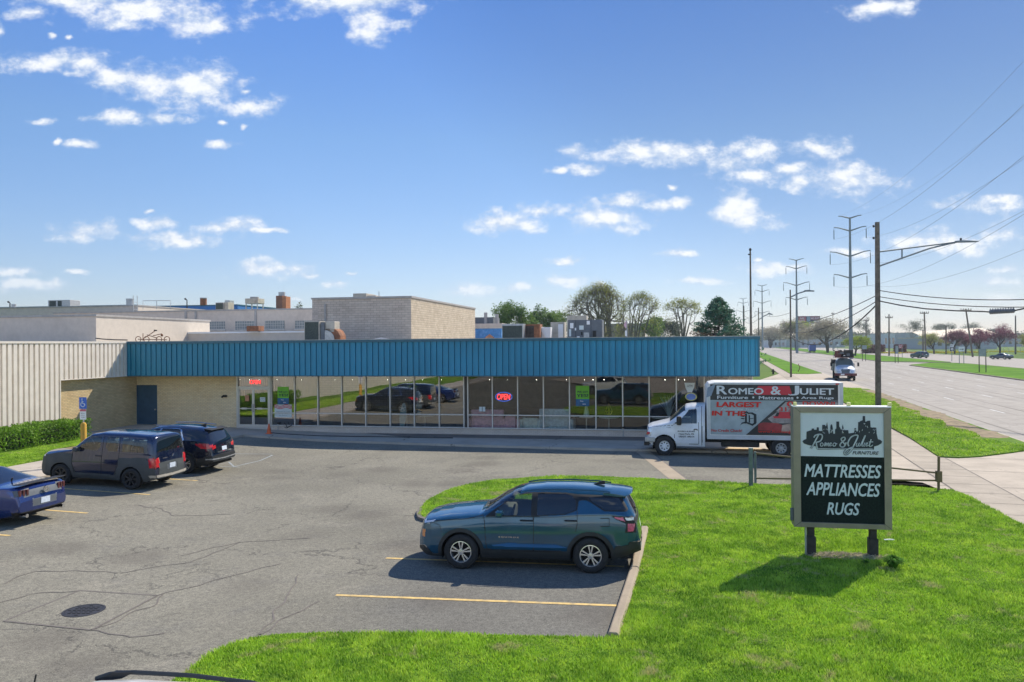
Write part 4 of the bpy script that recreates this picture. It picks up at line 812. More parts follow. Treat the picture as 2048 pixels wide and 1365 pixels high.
def wheel(root, x, y, r, wd, rr, side, style, mat, n=40, name='wheel', lbl=None):
    """side -1: outer face at -y"""
    f = lambda rad, a, h: (x + rad * math.cos(a), y - side * (-h), r + rad * math.sin(a))
    P = [(rr, .0), (rr + .015, .012), (r - .05, .014), (r - .012, -.012), (r, -.035), (r, -wd + .035), (r - .012, -wd + .01), (rr, -wd)]
    fn = lambda rad, a, h: (x + rad * math.cos(a), y + side * (h), r + rad * math.sin(a)); o = MB().lathe(P, n, fn).build(name, M['tyre'], root, smooth=R(40))
    mb = MB(); mb.m = 0; mb.lathe([(rr, -.002), (rr - .018, .0), (rr - .022, -.012), (rr - .03, -.11), (0, -.12)], n, fn); mb.mi = [1 if k // n >= 3 else 0 for k in range(len(mb.f))]
    def spoke(a, w0, w1, r0, r1, d0=-.012, d1=-.004):
        c, s = math.cos(a), math.sin(a); vs = []
        for rad, ww, d in ((r0, w0, d0), (r1, w1, d1)):
            for q in (-ww, ww):
                for dd in (d, d - .035): vs.append((x + rad * c - q * s, y + side * dd, r + rad * s + q * c))
        mb.m = 0; mb.add(vs, [(0, 2, 6, 4), (1, 5, 7, 3), (0, 4, 5, 1), (2, 3, 7, 6)])
    if style == 'ten':
        for k in range(5):
            a = k * 2 * math.pi / 5 + .3
            for q in (-.20, .20): spoke(a + q, .010, .019, .045, rr - .008)
    elif style == 'five':
        for k in range(5): spoke(k * 2 * math.pi / 5 + .3, .028, .045, .05, rr - .01)
    elif style == 'steel':
        mb.lathe([(rr - .03, -.03), (rr - .05, -.04), (.10, -.045), (.085, -.01), (.0, -.01)], n, fn)
        for k in range(8):
            a = k * math.pi / 4; mb.m = 1; c, s = math.cos(a) * rr * .66, math.sin(a) * rr * .66; mb.lathe([(0, -.028), (.028, -.028), (.028, -.05)], 10, lambda rad, t, h: (x + c + rad * math.cos(t), y + side * h, r + s + rad * math.sin(t)))
    elif style == 'web':
        for k in range(7): spoke(k * 2 * math.pi / 7, .018, .03, .05, rr - .01)
    mb.m = 0; mb.lathe([(.065, -.02), (.06, .002), (0, .006)], 16, fn); mb.build('rim', [mat, M['under']], o, smooth=R(35)); return o
def place_car(P, fz=0, rz=-TH, tilt=0): return Matrix.Translation(P) @ Matrix.Rotation(rz, 4, 'Z') @ Matrix.Rotation(tilt, 4, 'Y')
def mirror(root, x, y, z, sg, mat, s=1):
    mb = MB(); mb.box((x - .09 * s, sg * y, z), (x + .07 * s, sg * (y + .2 * s), z + .15 * s)); o = mb.build('mirror', mat, root, bevel=.035)
    MB().box((x - .03, sg * (y - .1), z + .0), (x + .03, sg * (y + .04), z + .05)).build('mirror_stalk', M['black'], o)
def handle(root, x, y, z, mat, L=.2):
    MB().tube([(x, -y, z), (x + .03, -y - .035, z + .005), (x + L - .03, -y - .035, z + .005), (x + L, -y, z)], .017, 6).build('door_handle', mat, root)
# ---- teal SUV in the stall
def curve(pts): return pts
teal = paint('teal_paint', (.012, .080, .145), .4, .16)
W0 = .93
SUV = dict(dx=.0125, x0=-.90, x1=3.68, W=W0, rw=.362, ra=.415, axles=(0, 2.70), lip=.075, rearx=3.0, bow=.07, h1=.85,
    top=[(-.90, .66), (-.885, .86), (-.85, .97), (-.78, 1.03), (-.6, 1.075), (-.3, 1.12), (.1, 1.16), (.38, 1.185), (.50, 1.24), (.8, 1.43), (1.05, 1.56), (1.3, 1.635), (1.7, 1.675), (2.3, 1.685), (2.9, 1.66), (3.25, 1.625), (3.36, 1.60), (3.44, 1.48), (3.58, 1.22), (3.62, 1.10), (3.64, .98), (3.66, .80), (3.68, .70)],
    belt=[(-.9, .62), (-.8, .92), (-.5, 1.0), (.3, 1.09), (.6, 1.12), (2.0, 1.15), (2.5, 1.2), (3.1, 1.22), (3.5, 1.16), (3.6, 1.05), (3.68, .62)], bot=[(-.9, .36), (-.75, .25), (-.5, .24), (3.1, .26), (3.4, .36), (3.68, .46)],
    wide=[(-.9, .70), (-.87, .76), (-.80, .835), (-.65, .895), (-.4, .925), (0, .93), (1.2, .915), (2.3, .93), (2.9, .93), (3.2, .915), (3.45, .88), (3.6, .83), (3.68, .76)], roofw=[(-.9, .66), (-.5, .80), (.3, .82), (.5, .80), (1.2, .66), (2.5, .66), (3.3, .60), (3.5, .62), (3.68, .70)],
    wx=(.42, 1.24), n=4.0,
    cls=[('side', 'front_door', [(.56, .40), (.52, .6), (.50, 1.0), (.46, 1.14), (1.2, 1.60), (1.52, 1.60), (1.52, .40)]), ('side', 'rear_door', [(1.53, .40), (1.53, 1.6), (2.2, 1.6), (2.40, 1.5), (2.42, 1.2), (2.40, .86), (2.2, .7), (2.05, .40)]),
         ('side', 'window_trim', [(.53, 1.115), (.60, 1.17), (.98, 1.43), (1.14, 1.515), (1.35, 1.565), (1.7, 1.582), (2.2, 1.582), (2.42, 1.56), (3.33, 1.53), (3.47, 1.29), (3.42, 1.255), (2.98, 1.265), (2.70, 1.42), (2.62, 1.455), (2.46, 1.45), (2.43, 1.27), (2.2, 1.185), (1.6, 1.13), (.53, 1.10)]),
         ('side', 'front_window', [(.80, 1.135), (.80, 1.28), (1.0, 1.415), (1.16, 1.495), (1.34, 1.54), (1.475, 1.552), (1.475, 1.14)]), ('side', 'rear_window', [(1.60, 1.15), (1.60, 1.56), (2.2, 1.56), (2.33, 1.53), (2.40, 1.43), (2.405, 1.28), (2.2, 1.205)]), ('side', 'quarter_window', [(2.66, 1.51), (3.28, 1.50), (3.43, 1.29), (3.0, 1.285), (2.74, 1.43)]),
         ('side', 'cladding', [(-.95, .2), (-.95, .42), (-.80, .47), (-.6, .30), (.35, .30), (.45, .44), (2.25, .44), (2.3, .3), (3.12, .3), (3.2, .56), (3.5, .60), (3.8, .62), (3.8, .2)]),
         ('side', 'lower_crease', [(.62, .52), (.95, .575), (2.0, .575), (2.22, .515), (2.1, .50), (.75, .50)]),
         ('side', 'lamp_surround', [(3.12, 1.175), (3.45, 1.165), (3.75, 1.19), (3.75, 1.05), (3.57, 1.03), (3.52, .84), (3.40, .84), (3.42, 1.02), (3.22, 1.11)]), ('rear', 'lamp_surround', [(.0, 1.14), (.95, 1.14), (.95, .84), (.80, .84), (.76, 1.03), (.0, 1.07)]), ('side', 'tail_lamp', [(3.17, 1.155), (3.36, 1.15), (3.40, 1.07), (3.26, 1.11)]), ('side', 'tail_lamp', [(3.45, 1.02), (3.54, 1.02), (3.50, .87), (3.45, .87)]), ('side', 'reversing_lamp', [(3.40, 1.145), (3.60, 1.14), (3.60, 1.09), (3.43, 1.09)]), ('rear', 'tail_lamp', [(.80, 1.02), (.92, 1.02), (.92, .87), (.84, .87)]),
         ('side', 'headlamp', [(-.92, 1.035), (-.55, 1.01), (-.60, .965), (-.93, .93)]), ('front', 'headlamp', [(.45, .97), (.95, 1.0), (.95, .92), (.45, .93)]), ('side', 'fog_lamp', [(-.86, .79), (-.77, .80), (-.79, .64), (-.85, .65)]), ('front', 'grille', [(0, .88), (.58, .88), (.50, .45), (0, .45)]),
         ('wind', 'windscreen', [(.47, 0), (.47, .78), (1.18, .64), (1.22, .55), (1.24, 0)]), ('rear', 'rear_window_glass', [(0, 1.56), (.54, 1.54), (.66, 1.20), (.60, 1.165), (0, 1.15)]), ('rear', 'cladding', [(0, .66), (.95, .66), (.95, .3), (0, .3)]), ('rear', 'bumper_skid', [(0, .56), (.70, .60), (.62, .46), (0, .46)]), ('rear', 'number_plate', [(0, .98), (.16, .98), (.16, .82), (0, .82)])],
    seams=[([(.56, .42), (.53, .6), (.505, 1.0), (.47, 1.13)], .0075), ([(1.525, .42), (1.53, .7), (1.525, 1.14)], .0075), ([(2.435, 1.25), (2.43, 1.0), (2.40, .86)], .0075), ([(.56, .42), (2.1, .42)], .007), ([(2.90, 1.13), (3.08, 1.13), (3.08, .97), (2.90, .97), (2.90, 1.13)], .006), ([(-.55, .99), (-.2, 1.03), (.1, 1.045), (.30, 1.09), (.46, 1.13)], .0065), ([(-.62, .96), (-.45, .9), (-.42, .78)], .005)],
    offs={'cladding': .010, 'window_trim': .001, 'lower_crease': .006, 'seam': -.004},
    mats={'body': teal, 'front_door': teal, 'rear_door': teal, 'cladding': M['clad'], 'window_trim': M['black'], 'front_window': M['carclear'], 'rear_window': M['carglass'], 'quarter_window': M['carglass'], 'windscreen': M['carclear'], 'rear_window_glass': M['carglass2'], 'tail_lamp': M['lamp_pink'], 'lamp_surround': M['black'], 'bumper_skid': M['galv'], 'reversing_lamp': M['lamp_clear'], 'headlamp': M['lamp_clear'], 'fog_lamp': M['amber'], 'grille': M['black'], 'number_plate': M['plate'], 'seam': M['seam'], 'lower_crease': teal})
def suv_extras(root, sp, tyre_r, wd, rr, style, rimmat, W_, wb, wn=44):
    for wx in (0, wb):
        for sg in (-1, 1): wheel(root, wx, sg * (W_ - .005), tyre_r, wd, rr, sg, style, rimmat, wn)
P0 = G(918, 1139, 0); P0 = P0 + E2 * .925; dirv = (G(1176, 1148, 0) - G(918, 1139, 0)); rzS = math.atan2(dirv.y, dirv.x)
suv = thing('teal_suv', 'teal blue SUV with grey alloy wheels parked alone in the stall beside the lawn', 'suv', M=place_car(P0, rz=rzS))
car_shell(SUV, suv); suv_extras(suv, SUV, .362, .225, .225, 'ten', M['rim'], W0, 2.70)
for sg in (-1, 1): mirror(suv, .83, .86, 1.115, sg, teal, .9)
for xx in (1.26, 2.18): handle(suv, xx, .90, 1.045 if xx < 2 else 1.065, M['black'], .24)
text('EQUINOX', M['chrome'], T3((1.02, -.9335, .70)) @ Matrix.Rotation(R(90), 4, 'X'), w=.42, h=.036, parent=suv, name='door_badge', space=1.5, bold=.004)
mb = MB(); mb.prism([(2.72, 0), (2.98, 0), (2.98, .075), (2.93, .08)], .05, lambda x, z, d: (x, -.025 + d, 1.665 + z)); mb.build('roof_fin', M['black'], suv, bevel=.008)
sp_ = MB(); sp_.add([(x - .16 * (abs(y) / .6) ** 3, y, z + .016 - .05 * (y / .6) ** 2) for y in np.linspace(-.6, .6, 13) for x, z in ((3.12, 1.625), (3.36, 1.607), (3.56, 1.575), (3.57, 1.555), (3.36, 1.55), (3.12, 1.58))], [(i * 6 + j, i * 6 + (j + 1) % 6, i * 6 + 6 + (j + 1) % 6, i * 6 + 6 + j) for i in range(12) for j in range(6)] + [(0, 1, 2, 3, 4, 5), (77, 76, 75, 74, 73, 72)]); sp_.build('roof_spoiler', teal, suv, smooth=R(50))
for sg in (-1, 1): MB().tube([(1.25, sg * .60, 1.585), (1.5, sg * .605, 1.628), (2.2, sg * .605, 1.652), (2.8, sg * .59, 1.635), (3.1, sg * .575, 1.605)], .016, 6).build('roof_rail', teal, suv)
MB().tube([(3.60, .0, 1.20), (3.63, -.18, 1.215), (3.60, -.36, 1.27)], .012, 5).build('rear_wiper', M['black'], suv)
for sy in (-.38, .38):
    MB().box((1.25, sy - .24, .55), (1.75, sy + .24, .72)).build('seat', M['seat'], suv, bevel=.05); MB().box((1.62, sy - .24, .7), (1.80, sy + .24, 1.25)).build('seat_back', M['seat'], suv, bevel=.05); MB().box((1.70, sy - .12, 1.27), (1.80, sy + .12, 1.42)).build('headrest', M['seat'], suv, bevel=.04)
MB().box((.45, -.78, .8), (.98, .78, 1.10)).build('dashboard', M['dash'], suv, bevel=.06)
MB().tube([(1.02 + .05 * math.cos(a), -.38 + .18 * math.sin(a), 1.10 + .17 * math.cos(a)) for a in np.linspace(0, 6.283, 20)], .015, 6, False).build('steering_wheel', M['black'], suv)
# ---- boxy two tone car
navy = paint('navy_paint', (.008, .017, .055), .4, .14); W1 = .90
BOX = dict(dx=.02, x0=-.83, x1=3.42, W=W1, rw=.345, ra=.40, axles=(0, 2.575), lip=.085, rearx=3.05, bow=.05, h1=.85,
    top=[(-.83, .62), (-.82, .9), (-.78, 1.0), (-.68, 1.07), (-.3, 1.13), (.2, 1.19), (.32, 1.22), (.75, 1.60), (.95, 1.72), (1.3, 1.775), (2.2, 1.79), (3.0, 1.77), (3.2, 1.74), (3.26, 1.68), (3.36, 1.20), (3.38, 1.0), (3.40, .8), (3.42, .62)],
    belt=[(-.83, .6), (-.7, .95), (0, 1.08), (.4, 1.14), (3.2, 1.17), (3.34, 1.1), (3.42, .58)], bot=[(-.83, .34), (-.6, .27), (3.1, .28), (3.42, .38)],
    wide=[(-.83, .70), (-.78, .80), (-.6, .875), (-.3, .90), (3.0, .90), (3.25, .885), (3.36, .85), (3.42, .80)], roofw=[(-.83, .6), (.3, .80), (.5, .78), (1.0, .765), (3.2, .765), (3.42, .79)], n=7, wx=(.28, .98),
    cls=[('side', 'front_door', [(.50, .45), (.42, .75), (.42, 1.14), (.9, 1.68), (1.5, 1.7), (1.5, .45)]), ('side', 'rear_door', [(1.51, .45), (1.51, 1.7), (2.1, 1.7), (2.12, 1.0), (2.0, .45)]),
         ('side', 'roof_band', [(.95, 1.665), (3.3, 1.665), (3.3, 1.71), (.95, 1.71)]),
         ('side', 'front_window', [(.60, 1.20), (.68, 1.34), (.90, 1.58), (1.02, 1.645), (1.42, 1.645), (1.42, 1.32), (1.30, 1.20)]), ('side', 'middle_window', [(1.60, 1.645), (2.05, 1.645), (2.05, 1.20), (1.72, 1.20), (1.60, 1.32)]), ('side', 'quarter_window', [(2.20, 1.645), (3.05, 1.625), (3.13, 1.2), (2.20, 1.2)]),
         ('side', 'cladding', [(-.9, 1.09), (-.3, 1.09), (.42, 1.04), (.42, .75), (.55, .45), (1.95, .45), (2.12, .75), (2.12, 1.02), (3.12, 1.05), (3.12, .98), (3.5, .96), (3.5, .2), (-.9, .2)]),
         ('side', 'tail_lamp', [(3.18, 1.04), (3.5, 1.06), (3.5, .74), (3.24, .74)]), ('rear', 'tail_lamp', [(.62, 1.04), (.95, 1.04), (.95, .74), (.66, .74)]),
         ('rear', 'cladding', [(0, .93), (.66, .93), (.66, .5), (.95, .5), (.95, .2), (0, .2)]), ('rear', 'tailgate_trim', [(0, .97), (.64, .97), (.64, .92), (0, .92)]), ('rear', 'bumper_trim', [(0, .48), (.78, .50), (.78, .42), (0, .40)]),
         ('side', 'bumper_trim', [(3.2, .50), (3.5, .50), (3.5, .42), (3.25, .42)]), ('rear', 'plate_recess', [(0, .84), (.27, .84), (.27, .62), (0, .62)]), ('rear', 'rear_glass', [(0, 1.66), (.60, 1.64), (.68, 1.24), (0, 1.20)]),
         ('wind', 'windscreen', [(.3, 0), (.3, .72), (.92, .64), (.94, 0)]), ('side', 'headlamp', [(-.86, 1.02), (-.62, 1.03), (-.62, .90), (-.86, .90)])],
    seams=[([(.50, .45), (.42, .75), (.42, 1.16)], .011), ([(1.505, .45), (1.505, 1.66)], .011), ([(2.1, 1.66), (2.12, 1.0), (2.0, .45)], .011)], offs={'cladding': .008, 'seam': -.003, 'tailgate_trim': .008, 'bumper_trim': .02, 'tail_lamp': .012},
    mats={'body': navy, 'front_door': navy, 'rear_door': navy, 'roof_band': navy, 'cladding': M['clad2'], 'front_window': M['carclear'], 'middle_window': M['carclear'], 'quarter_window': M['carclear'], 'rear_glass': M['carglass'], 'windscreen': M['carclear'], 'tail_lamp': M['lamp_red'], 'tailgate_trim': M['beige'], 'bumper_trim': M['beige'], 'plate_recess': M['greymetal'], 'headlamp': M['lamp_clear'], 'seam': M['seam']})
pr = G(260, 980.5); 
def left_car(pr_, W_, wb, name, label, cat):
    r_ = pr_.copy(); r_.z = gz(pr_.x); fr_ = r_ - E1 * wb; fr_.z = gz(fr_.x); tl = math.atan2(fr_.z - r_.z, wb)
    mid = fr_ + E2 * W_; return thing(name, label, cat, M=Matrix.Translation(mid) @ Matrix.Rotation(-TH, 4, 'Z') @ Matrix.Rotation(tl, 4, 'Y'))
el = left_car(pr, W1, 2.575, 'boxy_car', 'boxy navy car with grey plastic cladding and black wheels in the second stall', 'car')
car_shell(BOX, el)
for wx in (0, 2.575):
    for sg in (-1, 1): wheel(el, wx, sg * (W1 - .005), .345, .22, .225, sg, 'web', M['rimdark'])
for sg in (-1, 1): mirror(el, .62, .84, 1.14, sg, M['clad2'])
handle(el, 1.28, .885, 1.03, M['black']); MB().box((3.455, -.15, .66), (3.47, .15, .81)).build('number_plate', M['plate'], el); MB().box((1.45, -.7, 1.2), (1.5, .7, 1.3)).build('seat_row', M['seat'], el)
for sy in (-.38, .38): MB().box((1.35, sy - .22, .7), (1.50, sy + .22, 1.42)).build('seat_back', M['seat'], el, bevel=.05)
text('ELEMENT', M['chrome'], T3((3.475, -.42, 1.02)) @ Matrix.Rotation(R(90), 4, 'Z') @ Matrix.Rotation(R(90), 4, 'X'), w=.22, h=.035, parent=el, name='badge')
MB().tube([(3.47, -.03, 1.10), (3.475, -.03, 1.02), (3.475, .03, 1.06), (3.475, .03, 1.10)], .008, 4).build('emblem', M['chrome'], el)
# ---- dark SUV beyond it
dnavy = paint('dark_navy_paint', (.008, .015, .038), .5, .14)
S2 = dict(SUV); S2.update(dx=.02, lip=.05, mats=dict(SUV['mats']))
for k_ in ('body', 'front_door', 'rear_door', 'lower_crease'): S2['mats'][k_] = dnavy
S2['mats'].update(tail_lamp=M['lamp_red'], window_trim=M['chrome'], front_window=M['carglass'])
S2['cls'] = [c for c in SUV['cls'] if c[1] not in ('window_trim', 'quarter_window', 'tail_lamp', 'lamp_surround', 'bumper_skid', 'rear_window_glass', 'reversing_lamp', 'number_plate', 'rear_window')] + [('side', 'window_trim', [(.53, 1.10), (1.2, 1.56), (2.2, 1.59), (2.38, 1.56), (2.62, 1.22), (2.5, 1.17), (.6, 1.10)]), ('side', 'front_window', [(.62, 1.14), (1.1, 1.50), (1.3, 1.555), (1.50, 1.565), (1.50, 1.14)]), ('side', 'rear_window', [(1.56, 1.15), (1.56, 1.565), (2.2, 1.57), (2.34, 1.54), (2.54, 1.235), (2.45, 1.20)]), ('side', 'quarter_window', [(2.5, 1.54), (3.3, 1.52), (3.44, 1.28), (2.8, 1.26)]),
    ('rear', 'rear_window_glass', [(0, 1.54), (.58, 1.52), (.70, 1.20), (0, 1.15)]), ('side', 'tail_lamp', [(3.05, 1.10), (3.3, 1.13), (3.75, 1.10), (3.75, .93), (3.3, .95)]), ('rear', 'tail_lamp', [(.45, 1.04), (.95, 1.10), (.95, .94), (.6, .94)]), ('rear', 'number_plate', [(0, .97), (.155, .97), (.155, .82), (0, .82)]), ('rear', 'chrome_strip', [(0, .80), (.5, .80), (.5, .775), (0, .775)]), ('rear', 'bumper_strip', [(0, .56), (.85, .58), (.85, .54), (0, .52)])]
S2['mats'].update(chrome_strip=M['chrome'], bumper_strip=M['galv']); S2['offs'] = dict(SUV['offs'], window_trim=.004, chrome_strip=.01, bumper_strip=.012)
eq = left_car(G(368.5, 948.5), .93, 2.70, 'dark_suv', 'dark navy SUV with chrome window trim parked nearest the store walk', 'suv'); car_shell(S2, eq)
for wx in (0, 2.70):
    for sg in (-1, 1): wheel(eq, wx, sg * .925, .365, .225, .235, sg, 'ten', M['rim'])
MB().prism([(2.72, 0), (2.95, 0), (2.95, .07), (2.9, .075)], .05, lambda x, z, d: (x, -.025 + d, 1.665 + z)).build('roof_fin', M['black'], eq)
MB().prism([(3.2, 1.62), (3.50, 1.575), (3.48, 1.55), (3.2, 1.58)], 1.1, lambda x, z, d: (x, -.55 + d, z + .01)).build('roof_spoiler', M['black'], eq, bevel=.01)
for sg in (-1, 1): mirror(eq, .83, .86, 1.12, sg, dnavy); MB().tube([(1.3, sg * .6, 1.66), (2.2, sg * .6, 1.70), (3.0, sg * .58, 1.66)], .018, 6).build('roof_rail', M['chrome'], eq)
MB().tube([(3.60, .0, 1.20), (3.60, .22, 1.215), (3.57, .40, 1.27)], .012, 5).build('rear_wiper', M['black'], eq)
# ---- blue coupe at the left edge
cobalt = paint('cobalt_paint', (.014, .036, .17), .5, .15)
CP = dict(dx=.02, x0=-.95, x1=3.78, W=.94, rw=.34, ra=.39, axles=(0, 2.72), lip=0, rearx=3.3, bow=.09, h1=.75,
    top=[(-.95, .6), (-.93, .8), (-.8, .87), (0, .95), (.6, 1.0), (.75, 1.04), (1.3, 1.33), (1.7, 1.385), (2.2, 1.34), (2.95, 1.06), (3.1, 1.035), (3.5, 1.045), (3.66, 1.05), (3.70, .98), (3.74, .85), (3.76, .72), (3.78, .62)],
    belt=[(-.95, .55), (-.8, .8), (.5, .92), (2.2, .95), (2.7, .99), (3.5, .99), (3.7, .9), (3.78, .55)], bot=[(-.95, .3), (-.7, .2), (3.2, .22), (3.6, .30), (3.78, .38)],
    wide=[(-.95, .6), (-.8, .82), (-.3, .92), (1.2, .90), (2.6, .94), (3.2, .93), (3.6, .87), (3.78, .79)], roofw=[(-.95, .6), (.6, .8), (1.4, .58), (2.2, .56), (3.0, .66), (3.4, .82), (3.78, .78)], n=4.0, wx=(.74, 1.45), crown=[(-1, .035), (2.2, .04), (3.0, .03), (4, .02)],
    cls=[('side', 'front_window', [(.95, 1.0), (1.35, 1.27), (2.0, 1.29), (2.15, 1.0)]), ('side', 'quarter_window', [(2.22, 1.0), (2.15, 1.24), (2.45, 1.08)]), ('top', 'rear_glass', [(2.12, 0), (2.12, .50), (2.98, .64), (3.0, 0)]), ('wind', 'windscreen', [(.78, 0), (.78, .7), (1.4, .55), (1.42, 0)]),
         ('rear', 'deck_panel', [(0, .965), (.83, .955), (.83, .80), (0, .80)]), ('rear', 'lower_panel', [(0, .70), (.42, .70), (.40, .50), (0, .50)]), ('rear', 'diffuser', [(0, .40), (.9, .40), (.9, .2), (0, .2)])],
    seams=[([(.85, .35), (.80, .95)], .01), ([(2.2, .35), (2.2, .95)], .01)], offs={'seam': -.003, 'deck_panel': -.004}, mats={'body': cobalt, 'front_window': M['carglass'], 'quarter_window': M['carglass'], 'rear_glass': M['carglass2'], 'windscreen': M['carglass'], 'deck_panel': M['greymetal'], 'lower_panel': M['greymetal'], 'diffuser': M['black'], 'seam': M['seam']})
cp_end = Vector((-12.42, 20.72, gz(-12.4))); cr_ = cp_end - E1 * 1.05 - E2 * .94
co = left_car(cr_, .94, 2.72, 'blue_coupe', 'cobalt blue coupe with ribbed tail lamps cut off by the left edge', 'car'); car_shell(CP, co)
for wx in (0, 2.72):
    for sg in (-1, 1): wheel(co, wx, sg * .935, .34, .24, .235, sg, 'five', M['rim'])
M['dlamp'] = pm('smoked_tail_lamp', (.09, .012, .015), .12, coat=1, vary=.3, scale=9)
for sg in (-1, 1):
    for k in range(3):
        yc = sg * (.74 - k * .105); mb = MB(); mb.box((3.775 - (yc ** 2) * .1, yc - .032, .80), (3.83 - (yc ** 2) * .1, yc + .032, .955)); mb.build('tail_lamp', M['dlamp'], co, bevel=.01)
mb = MB(); mb.prism([(3.50, 1.035), (3.80, 1.06), (3.80, 1.045), (3.55, 1.02)], 1.5, lambda x, z, d: (x, -.75 + d, z + .045)); mb.build('boot_spoiler', M['black'], co, bevel=.008)
RX = Matrix.Rotation(R(90), 4, 'Z') @ Matrix.Rotation(R(90), 4, 'X')
e = MB().lathe([(.085, 0), (.085, .02), (.065, .02), (.065, 0)], 26, lambda r_, a, h: (3.86 + h, r_ * math.cos(a), .88 + r_ * math.sin(a))).build('round_emblem', M['chrome'], co); MB().prism([(-.04, -.02), (-.01, -.035), (.045, -.01), (.03, .02), (-.005, .03), (-.03, .01)], .015, lambda x, z, d: (3.86 + d, x, .88 + z)).build('emblem_figure', M['chrome'], e)
MB().box((3.852, -.15, .53), (3.866, .15, .68)).build('number_plate', M['plate'], co)
for sg in (-1, 1): MB().cyl((3.6, sg * .62, .30), (3.88, sg * .62, .30), .05).build('tailpipe', M['chrome'], co)
MB().cyl((2.9, -.1, 1.06), (2.93, -.1, 1.13), .02).build('aerial_fin', M['black'], co)
# ---- white SUV below the camera: only its roof shows
wpaint = paint('white_car_paint', (.72, .72, .70), 0, .3); S3 = dict(SUV); S3.update(dx=.025, mats=dict(SUV['mats'])); S3['cls'] = [c for c in S2['cls'] if c[1] not in ('chrome_strip', 'bumper_strip')]
for k_ in ('body', 'front_door', 'rear_door', 'lower_crease'): S3['mats'][k_] = wpaint
S3['mats'].update(window_trim=M['black'], front_window=M['carglass'])
pw = at(300, 1342, 7.05); ws = thing('white_suv', 'white SUV whose roof with dark rails cuts the bottom edge of the picture', 'suv', M=Matrix.Translation((pw.x, pw.y, 0)) @ Matrix.Rotation(-TH, 4, 'Z') @ T3((-1.95, -.31, 0)))
car_shell(S3, ws)
for wx in (0, 2.70):
    for sg in (-1, 1): wheel(ws, wx, sg * .925, .36, .225, .225, sg, 'five', M['rim'], 28)
for sg in (-1, 1):
    MB().tube([(1.22, sg * .54, 1.575), (1.36, sg * .55, 1.625), (1.6, sg * .555, 1.655), (2.2, sg * .555, 1.668), (2.8, sg * .545, 1.65), (3.05, sg * .53, 1.615)], .021, 8).build('roof_rail', M['clad'], ws)
    MB().prism([(1.20, 1.54), (1.50, 1.60), (1.62, 1.665), (1.40, 1.65)], .05, lambda x, z, d: (x, sg * .555 - .025 + d, z)).build('rail_foot', M['black'], ws); mirror(ws, .83, .86, 1.12, sg, wpaint)
MB().tube([(.26, .78, 1.08), (.35, .78, 1.45)], .009, 5).build('aerial', M['black'], ws)
# ---- far traffic
def simple_car(name, label, P, rz, sc, col, cls=None, sp=SUV, L=None):
    pt = paint(name + '_paint', col, .3, .35); s = dict(sp); s.update(dx=.06, lip=0, seams=[], mats=dict(sp['mats'])); s['cls'] = [c for c in sp['cls'] if c[1] not in ('cladding', 'fog_lamp', 'lower_crease', 'window_trim', 'reversing_lamp')]
    for k_ in ('body', 'front_door', 'rear_door'): s['mats'][k_] = pt
    s['mats']['front_window'] = s['mats']['windscreen'] = M['carglass']; s['mats']['rear_window_glass'] = M['carglass']
    r = thing(name, label, 'car', M=Matrix.Translation(P) @ Matrix.Rotation(rz, 4, 'Z') @ Matrix.Diagonal((sc, sc, sc, 1)) @ T3((-1.4, 0, 0))); car_shell(s, r)
    for wx in s['axles']:
        for sg in (-1, 1): wheel(r, wx, sg * (s['W'] - .01), .35, .22, .22, sg, 'five', M['rim'], 16)
    return r
RZR = math.atan2(RD.y, RD.x)
gp = G(1839, 716.5, 0); simple_car('far_suv', 'dark green SUV on the far carriageway seen from behind its left side', (gp.x, gp.y, -.02), RZR + math.pi + R(28), 1.12, (.02, .06, .06))
SED = dict(SUV); SED['top'] = [(-.90, .62), (-.88, .75), (-.78, .85), (0, .95), (.45, 1.0), (1.1, 1.36), (1.6, 1.42), (2.2, 1.38), (2.9, 1.08), (3.55, 1.02), (3.64, .9), (3.68, .66)]; SED['belt'] = [(-.9, .58), (-.7, .8), (2.9, .95), (3.5, .95), (3.68, .6)]
SED['cls'] = [('side', 'front_window', [(.7, .98), (1.15, 1.32), (1.5, 1.35), (1.5, .98)]), ('side', 'rear_window', [(1.57, .98), (1.57, 1.35), (2.2, 1.31), (2.6, 1.04)]), ('wind', 'windscreen', [(.5, 0), (.5, .7), (1.2, .6), (1.2, 0)]), ('top', 'quarter_window', [(2.3, 0), (2.3, .5), (2.9, .6), (2.9, 0)])]
gp = G(2003, 719, 0); simple_car('far_sedan', 'dark grey sedan on the far carriageway beneath the purple trees', (gp.x, gp.y, -.02), RZR + math.pi + R(40), 1.1, (.05, .075, .09), sp=SED)
